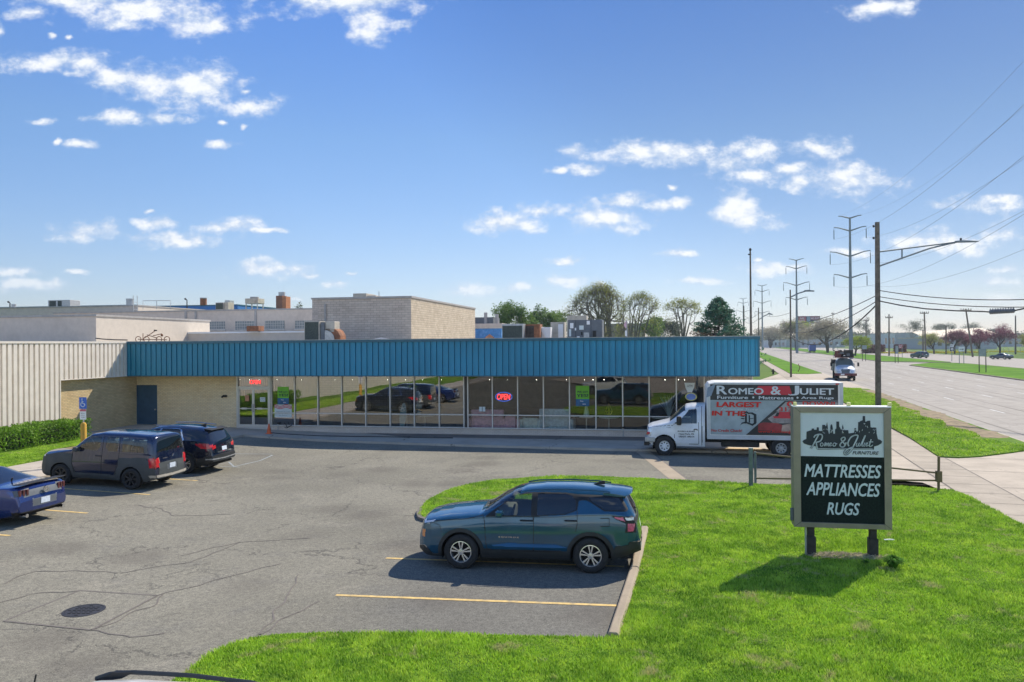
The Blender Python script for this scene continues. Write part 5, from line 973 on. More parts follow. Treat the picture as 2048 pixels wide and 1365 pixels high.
# ---- box truck
wt = paint('truck_white', (.70, .72, .74), 0, .35, .6); TW = 1.0
TK = dict(dx=.02, x0=-.72, x1=1.64, W=TW, rw=.405, ra=.475, axles=(0, 4.62), lip=.0, rearx=9, bow=.05, h1=1.0,
    top=[(-.72, .72), (-.71, 1.05), (-.66, 1.20), (-.5, 1.28), (-.2, 1.36), (.1, 1.43), (.2, 1.46), (.32, 1.56), (.75, 1.98), (.92, 2.09), (1.15, 2.13), (1.64, 2.14)],
    belt=[(-.72, .7), (-.65, 1.1), (-.3, 1.2), (.3, 1.33), (1.64, 1.36)], bot=[(-.72, .55), (-.5, .42), (1.64, .40)], wide=[(-.72, .82), (-.66, .90), (-.5, .955), (-.2, .985), (.3, 1.0), (1.64, 1.0)], roofw=[(-.72, .75), (0, .85), (.3, .85), (.9, .80), (1.64, .82)], n=4.2, wx=(.18, .95),
    cls=[('side', 'door', [(.42, .50), (.40, 1.3), (.88, 2.02), (1.38, 2.05), (1.38, .50)]), ('side', 'side_window', [(.55, 1.34), (.62, 1.45), (.93, 1.80), (1.02, 1.92), (1.30, 1.94), (1.32, 1.90), (1.32, 1.36), (.58, 1.34)]), ('wind', 'windscreen', [(.24, 0), (.24, .82), (.86, .76), (.88, 0)]),
         ('side', 'headlamp', [(-.75, 1.16), (-.52, 1.16), (-.54, .82), (-.75, .82)]), ('front', 'headlamp', [(.60, 1.14), (.95, 1.14), (.95, .84), (.60, .84)]), ('front', 'grille', [(0, 1.16), (.56, 1.16), (.56, .80), (0, .80)])],
    seams=[([(.50, .50), (.42, .75), (.40, 1.33)], .011), ([(1.38, .50), (1.38, 2.04)], .012), ([(1.52, .45), (1.52, 2.04)], .012), ([(.50, .50), (1.38, .50)], .009), ([(-.5, 1.2), (.38, 1.27)], .008)], offs={'seam': -.004, 'headlamp': .006}, mats={'body': wt, 'door': wt, 'side_window': M['carclear'], 'windscreen': M['carclear'], 'headlamp': M['lamp_clear'], 'grille': M['greymetal'], 'seam': M['seam']})
TP = G(1329, 912, 0); td = G(1563, 917, 0) - TP; trz = math.atan2(td.y, td.x); TM = Matrix.Translation(TP) @ Matrix.Rotation(trz, 4, 'Z') @ T3((0, TW, 0))
tk = thing('box_truck', 'white box truck with printed furniture advertising on its side parked at the store corner', 'truck', M=TM)
s_ = dict(TK); s_['axles'] = (0,); car_shell(s_, tk)
for wx in (0, 4.62):
    for sg in (-1, 1): wheel(tk, wx, sg * (TW - .01 + (.06 if wx else 0)), .405, .23 if not wx else .5, .215, sg, 'steel', M['white'] if not wx else M['galv'])
mb = MB(); mb.box((-.80, -.97, .56), (-.60, .97, .78)); mb.box((-.62, -.985, .56), (-.38, -.9, .76)); mb.box((-.62, .9, .56), (-.38, .985, .76)); mb.build('chrome_bumper', M['galv'], tk, bevel=.03); MB().box((-.84, -.9, .40), (-.62, .9, .56)).build('lower_bumper', M['black'], tk, bevel=.02)
MB().box((-.735, -.93, .86), (-.69, -.74, .93)).build('turn_signal', M['amber'], tk)
MB().box((-.71, -.955, .88), (-.60, -.92, .98)).build('turn_signal', M['pred'], tk, bevel=.01)
for sg in (-1, 1):
    o = MB().box((.50, sg * 1.05, 1.30), (.70, sg * 1.28, 1.66)).build('mirror', M['black'], tk, bevel=.05); MB().tube([(.45, sg * .98, 1.36), (.58, sg * 1.1, 1.42)], .025, 6).build('mirror_arm', M['black'], o)
MB().box((.62, -1.02, 1.30), (.66, -.99, 1.31)).build('trim', M['black'], tk); MB().tube([(1.20, -.99, 1.08), (1.22, -1.03, 1.12), (1.32, -1.03, 1.12), (1.34, -.99, 1.08)], .02, 6).build('door_handle', M['black'], tk)
for sy in (-.45, .45): MB().box((1.1, sy - .25, .8), (1.3, sy + .25, 1.75)).build('seat_back', M['seat'], tk, bevel=.05)
MB().box((.3, -.85, 1.0), (.7, .85, 1.33)).build('dashboard', M['dash'], tk, bevel=.05)
XZ = lambda x, z, y: T3((x, y, z)) @ Matrix.Rotation(R(90), 4, 'X')
for k, (s2, ww) in enumerate((('ROMEO & JULIET', .70), ('Hazel Park, MI.', .62), ('USDOT 1493174', .62))): text(s2, M['ink'], XZ(.90, 1.02 - k * .105, -1.004), w=ww, h=.066, parent=tk, bold=.035)
text('E-350', M['ink'], XZ(.18, 1.18, -1.0), w=.16, h=.04, parent=tk)
bx0, bx1, bz0, bz1, by = 1.70, 6.97, .74, 3.06, 1.10
boxwhite = pm('box_white', (.74, .73, .70), .45, vary=.05); boxtrim = pm('box_trim', (.50, .53, .57), .45, .3, vary=.08)
mb = MB(); mb.prism([(bx0 + .02, bz0), (bx1, bz0), (bx1, bz1), (bx0 + .36, bz1), (bx0 + .12, bz1 - .05), (bx0 + .02, bz1 - .2)], by * 2, lambda x, z, d: (x, -by + d, z)); bo = mb.build('cargo_box', boxwhite, tk, bevel=.015)
mb = MB()
for sg in (-1, 1):
    y0 = sg * by; y1 = sg * (by + .018)
    mb.box((bx0 + .02, y0, bz0), (bx1, y1, bz0 + .16)); mb.box((bx0 + .3, y0, bz1 - .09), (bx1, y1, bz1 - .01)); mb.box((bx1 - .12, y0, bz0 + .16), (bx1, y1, bz1 - .09)); mb.box((bx0 + .02, y0, bz0 + .16), (bx0 + .13, y1, bz1 - .5))
mb.build('edge_rail', boxtrim, bo)
MB().prism([(bx0 + .0, bz1 - .62), (bx0 + .20, bz1 - .55), (bx0 + .36, bz1 - .12), (bx0 + .30, bz1 - .10), (bx0 + .05, bz1 - .22)], .02, lambda x, z, d: (x, -by - .022 + d, z)).build('corner_cap', pm('corner_cap', (.22, .28, .36), .5), bo)
MB().box((bx1 - .28, -by - .03, bz1 - .08), (bx1 - .16, -by - .015, bz1 - .03)).build('marker_lamp', M['lamp_red'], bo)
# printed side: everything lies just in front of the box wall
gx0, gx1, gz0, gz1 = 1.86, 6.78, .93, 2.98; gy = -by - .004
def gp_(poly, mat, name, k): 
    mb = MB(); mb.prism(poly, .003, lambda x, z, d: (x, gy - k * .0035 + .0 - d, z)); return mb.build(name, mat, bo)
M['gblack'] = pm('print_black', (.028, .030, .032), .5, vary=.3); M['gsilver'] = pm('print_silver', (.33, .40, .42), .4, vary=.2, scale=1.2); M['gred'] = pm('print_bright_red', (.62, .02, .015), .5, vary=.1); M['gdark'] = pm('print_dark_red', (.30, .03, .035), .5, vary=.3, scale=4)
bz = 2.34
gp_([(gx0, bz), (gx1, bz), (gx1, gz1), (gx0, gz1)], M['gblack'], 'black_banner', 0); gp_([(gx0, gz0), (gx1, gz0), (gx1, bz), (gx0, bz)], M['gsilver'], 'silver_panel', 0)
gp_([(3.55, bz + .22), (5.05, bz + .22), (4.95, gz1 - .06), (3.75, gz1 - .06)], M['pred'], 'red_band', 1)
gp_([(3.25, gz0 + .0), (6.78, gz0), (6.78, bz - .02), (4.75, bz - .02)], M['gblack'], 'black_wedge', 1)
gp_([(4.80, bz - .06), (6.76, bz - .06), (6.76, 1.9), (4.42, 1.9)], pm('print_grey', (.32, .32, .31), .5, vary=.2), 'grey_block', 2)
gp_([(4.30, 1.42), (6.76, 1.42), (6.76, 1.9), (4.50, 1.9), (4.1, 1.6)], pm('print_room', (.28, .25, .24), .5, vary=.4), 'room_picture', 2)
gp_([(4.35, 1.62), (5.5, 1.62), (5.55, 1.68), (5.3, 1.70), (5.25, 1.88), (4.55, 1.88), (4.50, 1.72), (4.30, 1.70)], M['pred'], 'printed_sofa', 3); gp_([(4.38, 1.70), (4.5, 1.70), (4.56, 1.84), (4.46, 1.86)], M['gblack'], 'printed_cushion', 4); gp_([(4.95, 1.72), (5.22, 1.72), (5.22, 1.86), (4.95, 1.86)], M['gblack'], 'printed_cushion', 4)
gp_([(4.9, 1.40), (6.7, 1.30), (6.7, 1.62), (5.3, 1.60)], M['greymetal'], 'printed_table', 3)
gp_([(3.72, 1.13), (4.62, 1.10), (4.66, 1.35), (4.5, 1.42), (3.95, 1.45), (3.74, 1.38)], M['gdark'], 'printed_armchair', 3); gp_([(4.62, 1.06), (6.6, 1.06), (6.6, 1.3), (4.9, 1.40), (4.66, 1.35)], pm('print_rug', (.42, .30, .24), .5, vary=.3), 'printed_rug', 3)
def gt(s2, mat, x, z, w_, h_, k=5, **kw): text(s2, mat, XZ(x, z, gy - k * .0035 - .002), w=w_, h=h_, parent=bo, **kw)
M['gwhite'] = pm('print_light', (.62, .66, .68), .5, flat=True)
# small capitals headline
xx = 2.13
for ch, ww, hh in (('R', .38, .34), ('OMEO', 1.36, .25)): gt(ch, M['gwhite'], xx + ww / 2, bz + .24 + hh / 2, ww, hh, bold=.004); xx += ww + .07
gt('&', M['gwhite'], 4.42, bz + .40, .37, .33, bold=.004); xx = 5.02
for ch, ww, hh in (('J', .27, .38), ('ULIET', 1.27, .25)): gt(ch, M['gwhite'], xx + ww / 2, bz + .24 + hh / 2 - (.03 if ch == 'J' else 0), ww, hh, bold=.004); xx += ww + .06
mb = MB(); mb.tube([(5.12, gy - .02, bz + .24), (4.98, gy - .02, bz + .215), (4.90, gy - .02, bz + .25)], .02, 5); mb.build('letter_tail', M['gwhite'], bo)
gt('Furniture', M['gwhite'], 2.74, bz + .11, 1.20, .125, bold=.004); gt('Mattresses', M['gwhite'], 4.43, bz + .105, 1.32, .125, bold=.004); gt('Area Rugs', M['gwhite'], 6.0, bz + .10, 1.22, .125, bold=.004)
for x_ in (3.55, 5.25): mb = MB(); mb.lathe([(0, .0), (.04, 0)], 14, lambda r_, a, h: (x_ + r_ * math.cos(a), gy - .02, bz + .115 + r_ * math.sin(a))); mb.build('dot', M['gwhite'], bo, fix=False)
gt('LARGEST', M['gred'], 2.98, 2.16, 1.72, .20, bold=.05, shear=.05); gt('IN THE', M['gred'], 2.58, 1.80, 1.30, .18, bold=.05, shear=.05); gt('Furniture Store', M['gwhite'], 3.0, 1.975, 1.45, .10, shear=.4)
gt('0', M['gred'], 4.98, 2.20, .26, .20, bold=.004); gt('DOWN!', M['gred'], 6.05, 2.22, 1.2, .17, bold=.004); gt('313-366-0900', M['gred'], 5.55, 1.99, 2.0, .16, bold=.004)
gt('www.RomeoJulietFurniture.com', M['gred'], 5.18, 1.07, 2.9, .13, bold=.004); gt('No Credit Check!', pm('print_red_dim', (.50, .03, .03), .5), 2.50, 1.10, 1.20, .105, bold=.004)
# blackletter D
mb = MB(); fD = lambda x, z, d: (3.02 + x * .66, gy - .0175 - d, 1.30 + z * .60)
for poly in ([(.06, .80), (.28, .92), (.40, 1.0), (.52, .90), (.74, .92), (.98, .78), (.98, .22), (.90, .10), (.82, .16), (.82, .72), (.66, .82), (.5, .80), (.40, .88), (.2, .80)], [(.30, .80), (.42, .84), (.42, .20), (.30, .14)], [(.0, .02), (.14, .14), (.34, .18), (.56, .10), (.74, .0), (.98, .20), (.90, .26), (.72, .14), (.5, .24), (.3, .28), (.12, .22)], [(.52, .74), (.60, .70), (.60, .22), (.52, .24)], [(.04, .64), (.22, .60), (.30, .66), (.22, .68), (.10, .70)], [(.04, .48), (.22, .44), (.30, .50), (.22, .52), (.10, .54)], [(.60, .50), (.80, .54), (.80, .50), (.60, .46)]): mb.prism(poly, .004, fD)
mb.build('blackletter_emblem', M['ink'], bo)
mb = MB(); mb.box((1.64, -.85, .58), (6.9, -.68, .74)); mb.box((1.64, .68, .58), (6.9, .85, .74)); 
for k in range(9): mb.box((1.9 + k * .58, -1.0, .66), (2.0 + k * .58, 1.0, .74))
mb.build('chassis', M['under'], tk); MB().box((2.3, -.9, .40), (3.8, -.4, .64)).build('fuel_tank', M['black'], tk, bevel=.04); MB().box((4.2, -.98, .80), (5.05, .98, .86)).build('mudguard', M['black'], tk); MB().box((5.2, -1.0, .3), (5.22, -.6, .7)).build('mud_flap', M['black'], tk)
MB().box((6.9, -1.0, .42), (7.05, 1.0, .52)).build('rear_bumper', M['galv'], tk)
mb = MB()
pl_ = [(G(1448, 894), G(1530, 895), G(1545, 905), G(1455, 905))]
# timber lying under the truck on the walk behind it
a, b = G(1449, 899.5, .1), G(1541, 903, .1); t = thing('kerb_block', 'sunlit tan timber lying on the ground beyond the truck', 'timber', (a.x, a.y, .0)); dv = b - a; q = Vector((-dv.y, dv.x, 0)).normalized()
mb = MB(); mb.prism([(0, 0), (dv.length, 0), (dv.length - .25, .5), (.05, .5)], .14, lambda x, y, d: dv.normalized() * x + q * y + Vector((0, 0, d))); mb.build('timber', pm('tan_timber', (.55, .40, .22), .8), t, bevel=.01)
# ---- work truck on the road
P_ = G(1704, 761.5, 0); wtk = thing('work_truck', 'white flatbed utility truck with red bumper and folded crane driving towards the camera', 'truck', M=Matrix.Translation((P_.x, P_.y, -.02)) @ Matrix.Rotation(RZR - R(4), 4, 'Z') @ T3((.0, .75, 0)))
s_ = dict(TK); s_.update(dx=.05, seams=[], axles=(.35,), rw=.5, ra=.56, x0=-.95, x1=3.0, W=1.15, top=[(-.95, .8), (-.93, 1.35), (-.8, 1.52), (-.3, 1.66), (.6, 1.84), (.75, 1.9), (1.0, 2.45), (1.15, 2.62), (3.0, 2.68)], belt=[(-.95, .8), (-.7, 1.3), (.6, 1.5), (3.0, 1.62)], bot=[(-.95, .75), (3.0, .7)], wide=[(-.95, .75), (-.8, .9), (-.4, 1.1), (0, 1.15), (.7, 1.12), (1, 1.08), (3.0, 1.08)], roofw=[(-.95, .5), (-.2, .6), (.6, .72), (1.0, .95), (3.0, .95)], wx=(.7, 1.2),
    cls=[('wind', 'windscreen', [(.72, 0), (.72, 1.0), (1.16, .92), (1.2, 0)]), ('side', 'side_window', [(1.1, 1.7), (1.3, 2.4), (1.9, 2.45), (1.9, 1.7)]), ('front', 'grille', [(0, 1.4), (.5, 1.4), (.42, .95), (0, .95)]), ('front', 'headlamp', [(.56, 1.2), (.9, 1.2), (.9, 1.0), (.56, 1.0)])])
car_shell(s_, wtk); M['maroon'] = pm('maroon_steel', (.13, .03, .03), .6, vary=.2)
for wx, wd in ((.35, .26), (5.6, .55)):
    for sg in (-1, 1): wheel(wtk, wx, sg * 1.12, .5, wd, .28, sg, 'steel', M['galv'], 20)
MB().box((-1.25, -1.22, .62), (-.98, 1.22, .92)).build('bumper', M['maroon'], wtk, bevel=.03); MB().box((-1.27, .15, .70), (-1.255, .55, .86)).build('number_plate', M['white'], wtk)
MB().box((3.1, -1.25, 1.05), (8.2, 1.25, 1.2)).build('flatbed', M['greymetal'], wtk); MB().box((3.1, .8, 1.2), (7.5, 1.25, 2.0)).build('tool_box', pm('tool_box', (.20, .22, .19), .6, vary=.3), wtk, bevel=.03); MB().box((3.1, -1.25, 1.2), (7.5, -.8, 2.0)).build('tool_box', M['greymetal'], wtk, bevel=.03)
mb = MB()
for k in range(4): mb.cyl((3.4 + k * .9, .9, 2.2), (3.4 + k * .9, 1.3, 2.2), .3, n=14)
mb.build('hose_reel', M['black'], wtk); MB().box((3.1, -.6, .6), (8.0, .6, 1.05)).build('chassis', M['under'], wtk)
mb = MB(); mb.box((2.2, -.1, 2.85), (8.0, .3, 3.2)); mb.box((1.3, .35, 2.8), (2.2, 1.05, 3.55)); mb.box((2.6, -.6, 2.7), (3.2, .8, 3.5)); mb.box((1.4, -1.1, 2.72), (1.7, 1.1, 2.82)); mb.build('crane_boom', M['maroon'], wtk, bevel=.03)
for k in range(26):
    x_, y_, z_ = random.uniform(1.0, 2.6), random.uniform(-1.2, 1.0), random.uniform(2.75, 3.6); MB().box((x_ - .3, y_, z_), (x_, y_ + random.uniform(.1, .45), z_ + random.uniform(.06, .3))).build('crane_gear', M[random.choice(('black', 'galv', 'maroon', 'rust', 'greymetal', 'black'))], wtk, bevel=.02)
mb = MB()
for k in range(7): mb.tube([(1.3 + random.random(), -1.0 + k * .25, 2.75), (1.5, -.8 + k * .2, 3.1 + random.random() * .3), (2.4, -.7 + k * .2, 2.8)], .05, 5)
mb.box((1.3, -1.0, 2.8), (2.0, .05, 3.65)); mb.build('hydraulic_gear', M['black'], wtk); MB().box((1.19, -.1, 2.95), (1.2, .12, 3.02)).build('work_lamp', M['white'], wtk)
for sg in (-1, 1): o = MB().box((.75, sg * 1.4, 1.7), (.8, sg * 1.62, 2.15)).build('mirror', M['black'], wtk); MB().tube([(.85, sg * 1.1, 2.3), (.78, sg * 1.5, 2.2)], .02, 5).build('mirror_arm', M['black'], o)
# ---- blue lorry seen from behind, far up the road
P_ = G(1626, 703.5, 0); P_ = P_ * (330 / P_.y); t = thing('blue_lorry', 'small bright blue box lorry far up the opposite carriageway', 'truck', M=Matrix.Translation((P_.x, P_.y, -.02)) @ Matrix.Rotation(RZR - R(90), 4, 'Z'))
MB().box((-1.2, 0, .9), (1.2, 6, 3.6)).build('cargo_box', pm('lorry_blue', (.03, .09, .42), .4), t, bevel=.04); MB().box((-1.15, 6.1, .6), (1.15, 8, 2.8)).build('cab', M['white'], t, bevel=.2); MB().box((-1.0, .3, .5), (1.0, 7.6, .9)).build('chassis', M['under'], t)
for x_ in (-1.0, .75):
    for y_ in (1.2, 6.8): MB().cyl((x_, y_, .48), (x_ + .25, y_, .48), .48, n=16).build('wheel', M['tyre'], t)
# ------------------------------------------------------------------ tall pylon sign on the lawn
pA, pB_ = G(1622, 1112, .05), G(1746, 1117, .05); dS = (pB_ - pA); dS.z = 0; rzs = math.atan2(dS.y, dS.x); Ls = dS.length
sg_ = thing('pylon_sign', 'tall framed store sign on two dark posts standing in the front lawn', 'store sign', M=Matrix.Translation((pA.x, pA.y, .06)) @ Matrix.Rotation(rzs, 4, 'Z'))
def onS(px, py, y=0):
    n = Vector((-math.sin(rzs), math.cos(rzs), 0)); p0 = Vector((pA.x, pA.y, 0)) + n * y; v = ray(px, py); k = p0.dot(n) / v.dot(n); p = v * k; return (p - p0).dot(dS.normalized()), H + p.z - .06
# the cabinet leans a touch: corners measured on the near face
yf = -.16
Lx, zt_ = onS(1586.5, 813, yf); Rx, zt2 = onS(1782.5, 815, yf); _, zb0 = onS(1590, 1056, yf); _, zb1 = onS(1785, 1059, yf); zT, zB = (zt_ + zt2) / 2, (zb0 + zb1) / 2; print('sign', Lx, Rx, zT, zB)
M['signframe'] = pm('sign_frame', (.27, .25, .19), .5, .4, vary=.15, scale=2, dirt=(.24, .22, .17), dscale=2); M['faceup'] = pm('sign_face_pale', (.55, .63, .66), .35, vary=.04, coat=.3); M['facedn'] = pm('sign_face_dark', (.010, .019, .016), .75, spec=.15, vary=.4, scale=30); M['signwhite'] = pm('sign_letters', (.58, .67, .68), .45, flat=True)
fw = .145; mb = MB(); d0, d1 = yf, .22
mb.box((Lx, d0, zB), (Lx + fw, d1, zT)); mb.box((Rx - fw, d0, zB), (Rx, d1, zT)); mb.box((Lx + fw, d0, zT - .13), (Rx - fw, d1, zT)); mb.box((Lx + fw, d0, zB), (Rx - fw, d1, zB + .11)); fr = mb.build('frame', M['signframe'], sg_, bevel=.006)
mb = MB(); mb.box((Lx - .004, d0 - .006, zT - .012), (Rx + .004, d0 + .3, zT + .01)); mb.build('top_cap', M['white'], sg_)
mb = MB()
for (x_, z_, sx, sz) in ((Lx, zT, 1, -1), (Rx, zT, -1, -1), (Lx, zB, 1, 1), (Rx, zB, -1, 1)): mb.tube([(x_, d0 - .001, z_), (x_ + sx * fw, d0 - .001, z_ + sz * .12)], .004, 4)
mb.build('mitre_seam', M['seam'], fr)
zs = onS(1690, 914, yf + .03)[1]; fx0, fx1 = Lx + fw, Rx - fw; up = MB().box((fx0, yf + .03, zs), (fx1, .18, zT - .13)).build('logo_panel', M['faceup'], sg_); dn = MB().box((fx0, yf + .03, zB + .11), (fx1, .18, zs)).build('word_panel', M['facedn'], sg_)
yt = yf + .028
def SX(px, py): return onS(px, py, yf + .03)
def stx(s, x0, y0, x1, y1, mat, par, **k):
    a, b = SX(x0, y1), SX(x1, y0); text(s, mat, T3(((a[0] + b[0]) / 2, yt - .002, (a[1] + b[1]) / 2)) @ Matrix.Rotation(R(90), 4, 'X'), w=b[0] - a[0], h=b[1] - a[1], parent=par, **k)
stx('MATTRESSES', 1609, 931.5, 1762, 953.5, M['signwhite'], dn, bold=.022, shear=.24); stx('APPLIANCES', 1613, 968, 1760, 990, M['signwhite'], dn, bold=.022, shear=.24); stx('RUGS', 1654, 1007, 1719, 1029, M['signwhite'], dn, bold=.022, shear=.24)
# logo: pixel outlines of the 5.462x enlargement (origin 1580,820)
Z = lambda x, y: SX(1580 + x / 5.462, 820 + y / 5.462)
def logo(poly, mat, k, name): 
    ps = [Z(*p) for p in poly]; return MB().prism(ps, .003, lambda x, z, d: (x, yt - .001 - k * .0035 - d, z)).build(name, mat, up)
sky_pts = [(135, 345), (150, 330), (178, 318), (180, 240), (215, 228), (235, 222), (237, 205), (262, 205), (264, 218), (290, 218), (292, 190), (314, 192), (316, 230), (350, 232), (352, 165), (383, 165), (385, 178), (395, 178), (404, 135), (412, 178), (416, 225), (425, 262), (432, 262), (438, 205), (442, 170), (452, 156), (462, 170), (468, 210), (474, 262), (490, 262), (492, 215), (505, 205), (506, 128), (536, 128), (538, 180), (552, 205), (556, 215), (566, 215), (570, 185), (576, 160), (582, 188), (590, 215), (600, 222), (636, 222), (640, 258), (700, 250), (702, 205), (716, 198), (724, 210), (728, 240), (742, 232), (744, 134), (760, 134), (764, 125), (792, 115), (794, 68), (820, 68), (822, 130), (842, 125), (846, 120), (876, 118), (880, 190), (905, 195), (910, 192), (942, 195), (946, 262), (960, 320), (985, 328), (1006, 345), (1000, 365), (960, 390), (920, 400), (915, 435), (300, 435), (290, 400), (200, 385), (150, 368)]
logo(sky_pts, M['ink'], 0, 'skyline')
gaps = MB()
for i in range(54):
    x = random.choice([random.uniform(745, 875), random.uniform(745, 875), random.uniform(890, 940), random.uniform(440, 465), random.uniform(570, 590), random.uniform(356, 410), random.uniform(700, 730)]); y = random.uniform(150 if 750 < x < 870 else 210, 255); a = Z(x, y); gaps.box((a[0] - .0035, yt - .007, a[1] - .011), (a[0] + .0035, yt - .0045, a[1] + .011))
gaps.build('skyline_windows', M['faceup'], up)
def stroke(mb, pts, r_, k):
    P3 = [Z(*p) for p in pts]; n = len(P3); out = []                       # smooth the pen stroke
    for i in range(n - 1):
        p0, p1, p2, p3 = P3[max(i - 1, 0)], P3[i], P3[i + 1], P3[min(i + 2, n - 1)]
        for t in np.linspace(0, 1, 6, endpoint=False):
            out.append(tuple(.5 * (2 * p1[c] + (p2[c] - p0[c]) * t + (2 * p0[c] - 5 * p1[c] + 4 * p2[c] - p3[c]) * t * t + (3 * p1[c] - p0[c] - 3 * p2[c] + p3[c]) * t ** 3) for c in (0, 1)))
    out.append(P3[-1]); y = yt - .006 - k * .003
    for j, (a, b) in enumerate(zip(out[:-1], out[1:])):
        dx_, dz_ = b[0] - a[0], b[1] - a[1]; l = math.hypot(dx_, dz_) or 1e-6; qx, qz = -dz_ / l * r_, dx_ / l * r_; e = r_ * .5; ex, ez = dx_ / l * e, dz_ / l * e
        mb.add([(a[0] - qx - ex, y, a[1] - qz - ez), (b[0] - qx + ex, y, b[1] - qz + ez), (b[0] + qx + ex, y, b[1] + qz + ez), (a[0] + qx - ex, y, a[1] + qz - ez)], [(0, 1, 2, 3)])
pens = [[(262, 300), (275, 280), (310, 268), (345, 272), (352, 300), (330, 340), (285, 355)], [(310, 275), (275, 340), (245, 395), (228, 418)], [(285, 352), (290, 390), (300, 425)],  # R
        [(350, 360), (332, 370), (335, 395), (352, 395), (362, 375), (350, 360)], [(374, 395), (382, 362), (386, 362), (384, 392), (398, 365), (404, 368), (402, 392), (418, 364), (424, 370), (420, 394), (430, 390)],
        [(432, 380), (450, 370), (446, 360), (434, 372), (438, 394), (458, 386)], [(486, 360), (470, 372), (472, 394), (490, 394), (500, 374), (486, 360), (512, 372)],
        [(605, 385), (560, 330), (570, 305), (595, 302), (598, 325), (560, 360), (545, 385), (560, 405), (590, 400), (612, 360)],        # &
        [(640, 395), (632, 360), (660, 305), (700, 280), (735, 278), (738, 300), (700, 380), (665, 440), (625, 480), (600, 482), (600, 455), (640, 425), (690, 405)],   # J
        [(730, 362), (722, 392), (738, 396), (756, 362), (748, 392), (762, 395)], [(766, 392), (800, 320), (812, 290), (822, 285), (800, 340), (784, 390), (796, 396)], [(816, 362), (804, 392), (816, 396)], [(824, 382), (846, 370), (842, 360), (828, 374), (832, 395), (856, 388)], [(884, 325), (866, 392), (880, 400), (902, 385)], [(862, 352), (905, 350)]]
M['logowhite'] = pm('logo_white', (.60, .68, .70), .45, flat=True)
mb = MB()
for p in pens: stroke(mb, p, .024 if len(p) > 6 and p[0][0] in (262, 640, 605) else .019, 0)
mb.build('script_outline', M['ink'], up, fix=False); mb = MB()
for p in pens: stroke(mb, p, .014 if p[0][0] in (262, 310, 285, 640, 605) else .0095, 1)
stroke(mb, [(310, 424), (500, 427), (900, 427)], .006, 1); mb.build('script_lettering', M['logowhite'], up, fix=False)
stx('FURNITURE', 1705, 903.5, 1757.5, 909, M['ink'], up, bold=.004, shear=.3)
for x_, nm in ((0, 0), (Ls, 1)):
    mb = MB(); mb.box((x_ - .09, -.10, -.1), (x_ + .09, .12, .42)); mb.box((x_ - .065, -.08, .42), (x_ + .065, .10, zB)); mb.build('post', M['woodpost'], sg_, bevel=.008)
MB().box((-.125, -.05, -.1), (-.092, .02, zB)).build('conduit', M['galv'], sg_)
MB().box((Lx - .06, -.10, zB + .12), (Lx, .0, zB + .38)).build('switch_box', M['greymetal'], sg_, bevel=.01)
mb = MB()
for px in (1588.5, 1696, 1779): x_ = onS(px, 812, 0)[0]; mb.box((x_ - .04, -.06, zT + .01), (x_ + .04, .04, zT + .09))
M['limey'] = pm('pale_yellow_plastic', (.72, .70, .25), .5)
for px in (1589.5, 1697, 1779): x_ = onS(px, 812, 0)[0]; MB().box((x_ - .035, -.06, zT + .01), (x_ + .035, .03, zT + .085)).build('top_light', M['limey'], sg_, bevel=.008)
# mulch and plants at its foot
mb = MB(); r = random.Random(4)
for i in range(900):
    a = r.uniform(0, 6.28); q = math.sqrt(r.random()); x_ = Ls * .52 + q * math.cos(a) * .85 + .08; y_ = -.12 + q * math.sin(a) * .26; l = r.uniform(.04, .16); b = r.uniform(0, 6.28); z_ = .08 + .06 * (1 - q) + r.uniform(0, .03)
    p = Vector(pA) + Matrix.Rotation(rzs, 3, 'Z') @ Vector((x_, y_, 0)); d = Vector((math.cos(b) * l, math.sin(b) * l * .6, r.uniform(-.02, .05))); p.z = z_; mb.cyl(p, p + d, .005, .003, 3, False)
tag(mb.build('dry_clippings', pm('straw', (.46, .38, .23), .9, vary=.4, scale=9), fix=False), 'dry straw clippings heaped between the sign posts', 'clippings', kind='stuff')
def tuft(name, label, px, py, rad, ht, n, mat, z=.06):
    g = G(px, py, z); t = thing(name, label, 'plant', (g.x, g.y, z)); mb = MB()
    for i in range(n):
        a = random.uniform(0, 6.28); s = random.uniform(.15, 1); l = ht * random.uniform(.7, 1.1); b = Vector((math.cos(a), math.sin(a), 0)); p0 = b * rad * .15 * s; p1 = b * rad * .55 * s + Vector((0, 0, l * .8)); p2 = b * rad * s * 1.1 + Vector((0, 0, l * (1 - .35 * s))); q = Vector((-b.y, b.x, 0)) * .008
        mb.add([p0 - q, p0 + q, p1 + q, p1 - q], [(0, 1, 2, 3)]); mb.add([p1 - q, p1 + q, p2], [(0, 1, 2)])
    mb.build('leaves', mat, t, fix=False); return t
M['tuft'] = pm('tuft_leaves', (.06, .16, .02), .95, vary=.4, scale=8, spec=.05)
tuft('ornamental_grass', 'round dark green grass tuft right of the sign post', 1786, 1140, .27, .30, 900, M['tuft']); tuft('weed_tuft', 'small low weed clump just left of the right sign post', 1731, 1132, .10, .12, 120, M['tuft'])
tuft('weed_tuft', 'weeds growing in the gap beside the kerb behind the teal SUV', 1262, 1112, .18, .16, 150, M['tuft'], .0)
g = G(1768, 1083, .1); t = MB().prism([(0, 0), (.12, .02), (.2, .0), (.22, -.04), (.1, -.02), (0, -.03)], .02, lambda x, y, d: (g.x + x, g.y + y, .13 + d)).build('paper_scrap', M['white']); tag(t, 'white paper scrap on the grass right of the sign', 'litter')
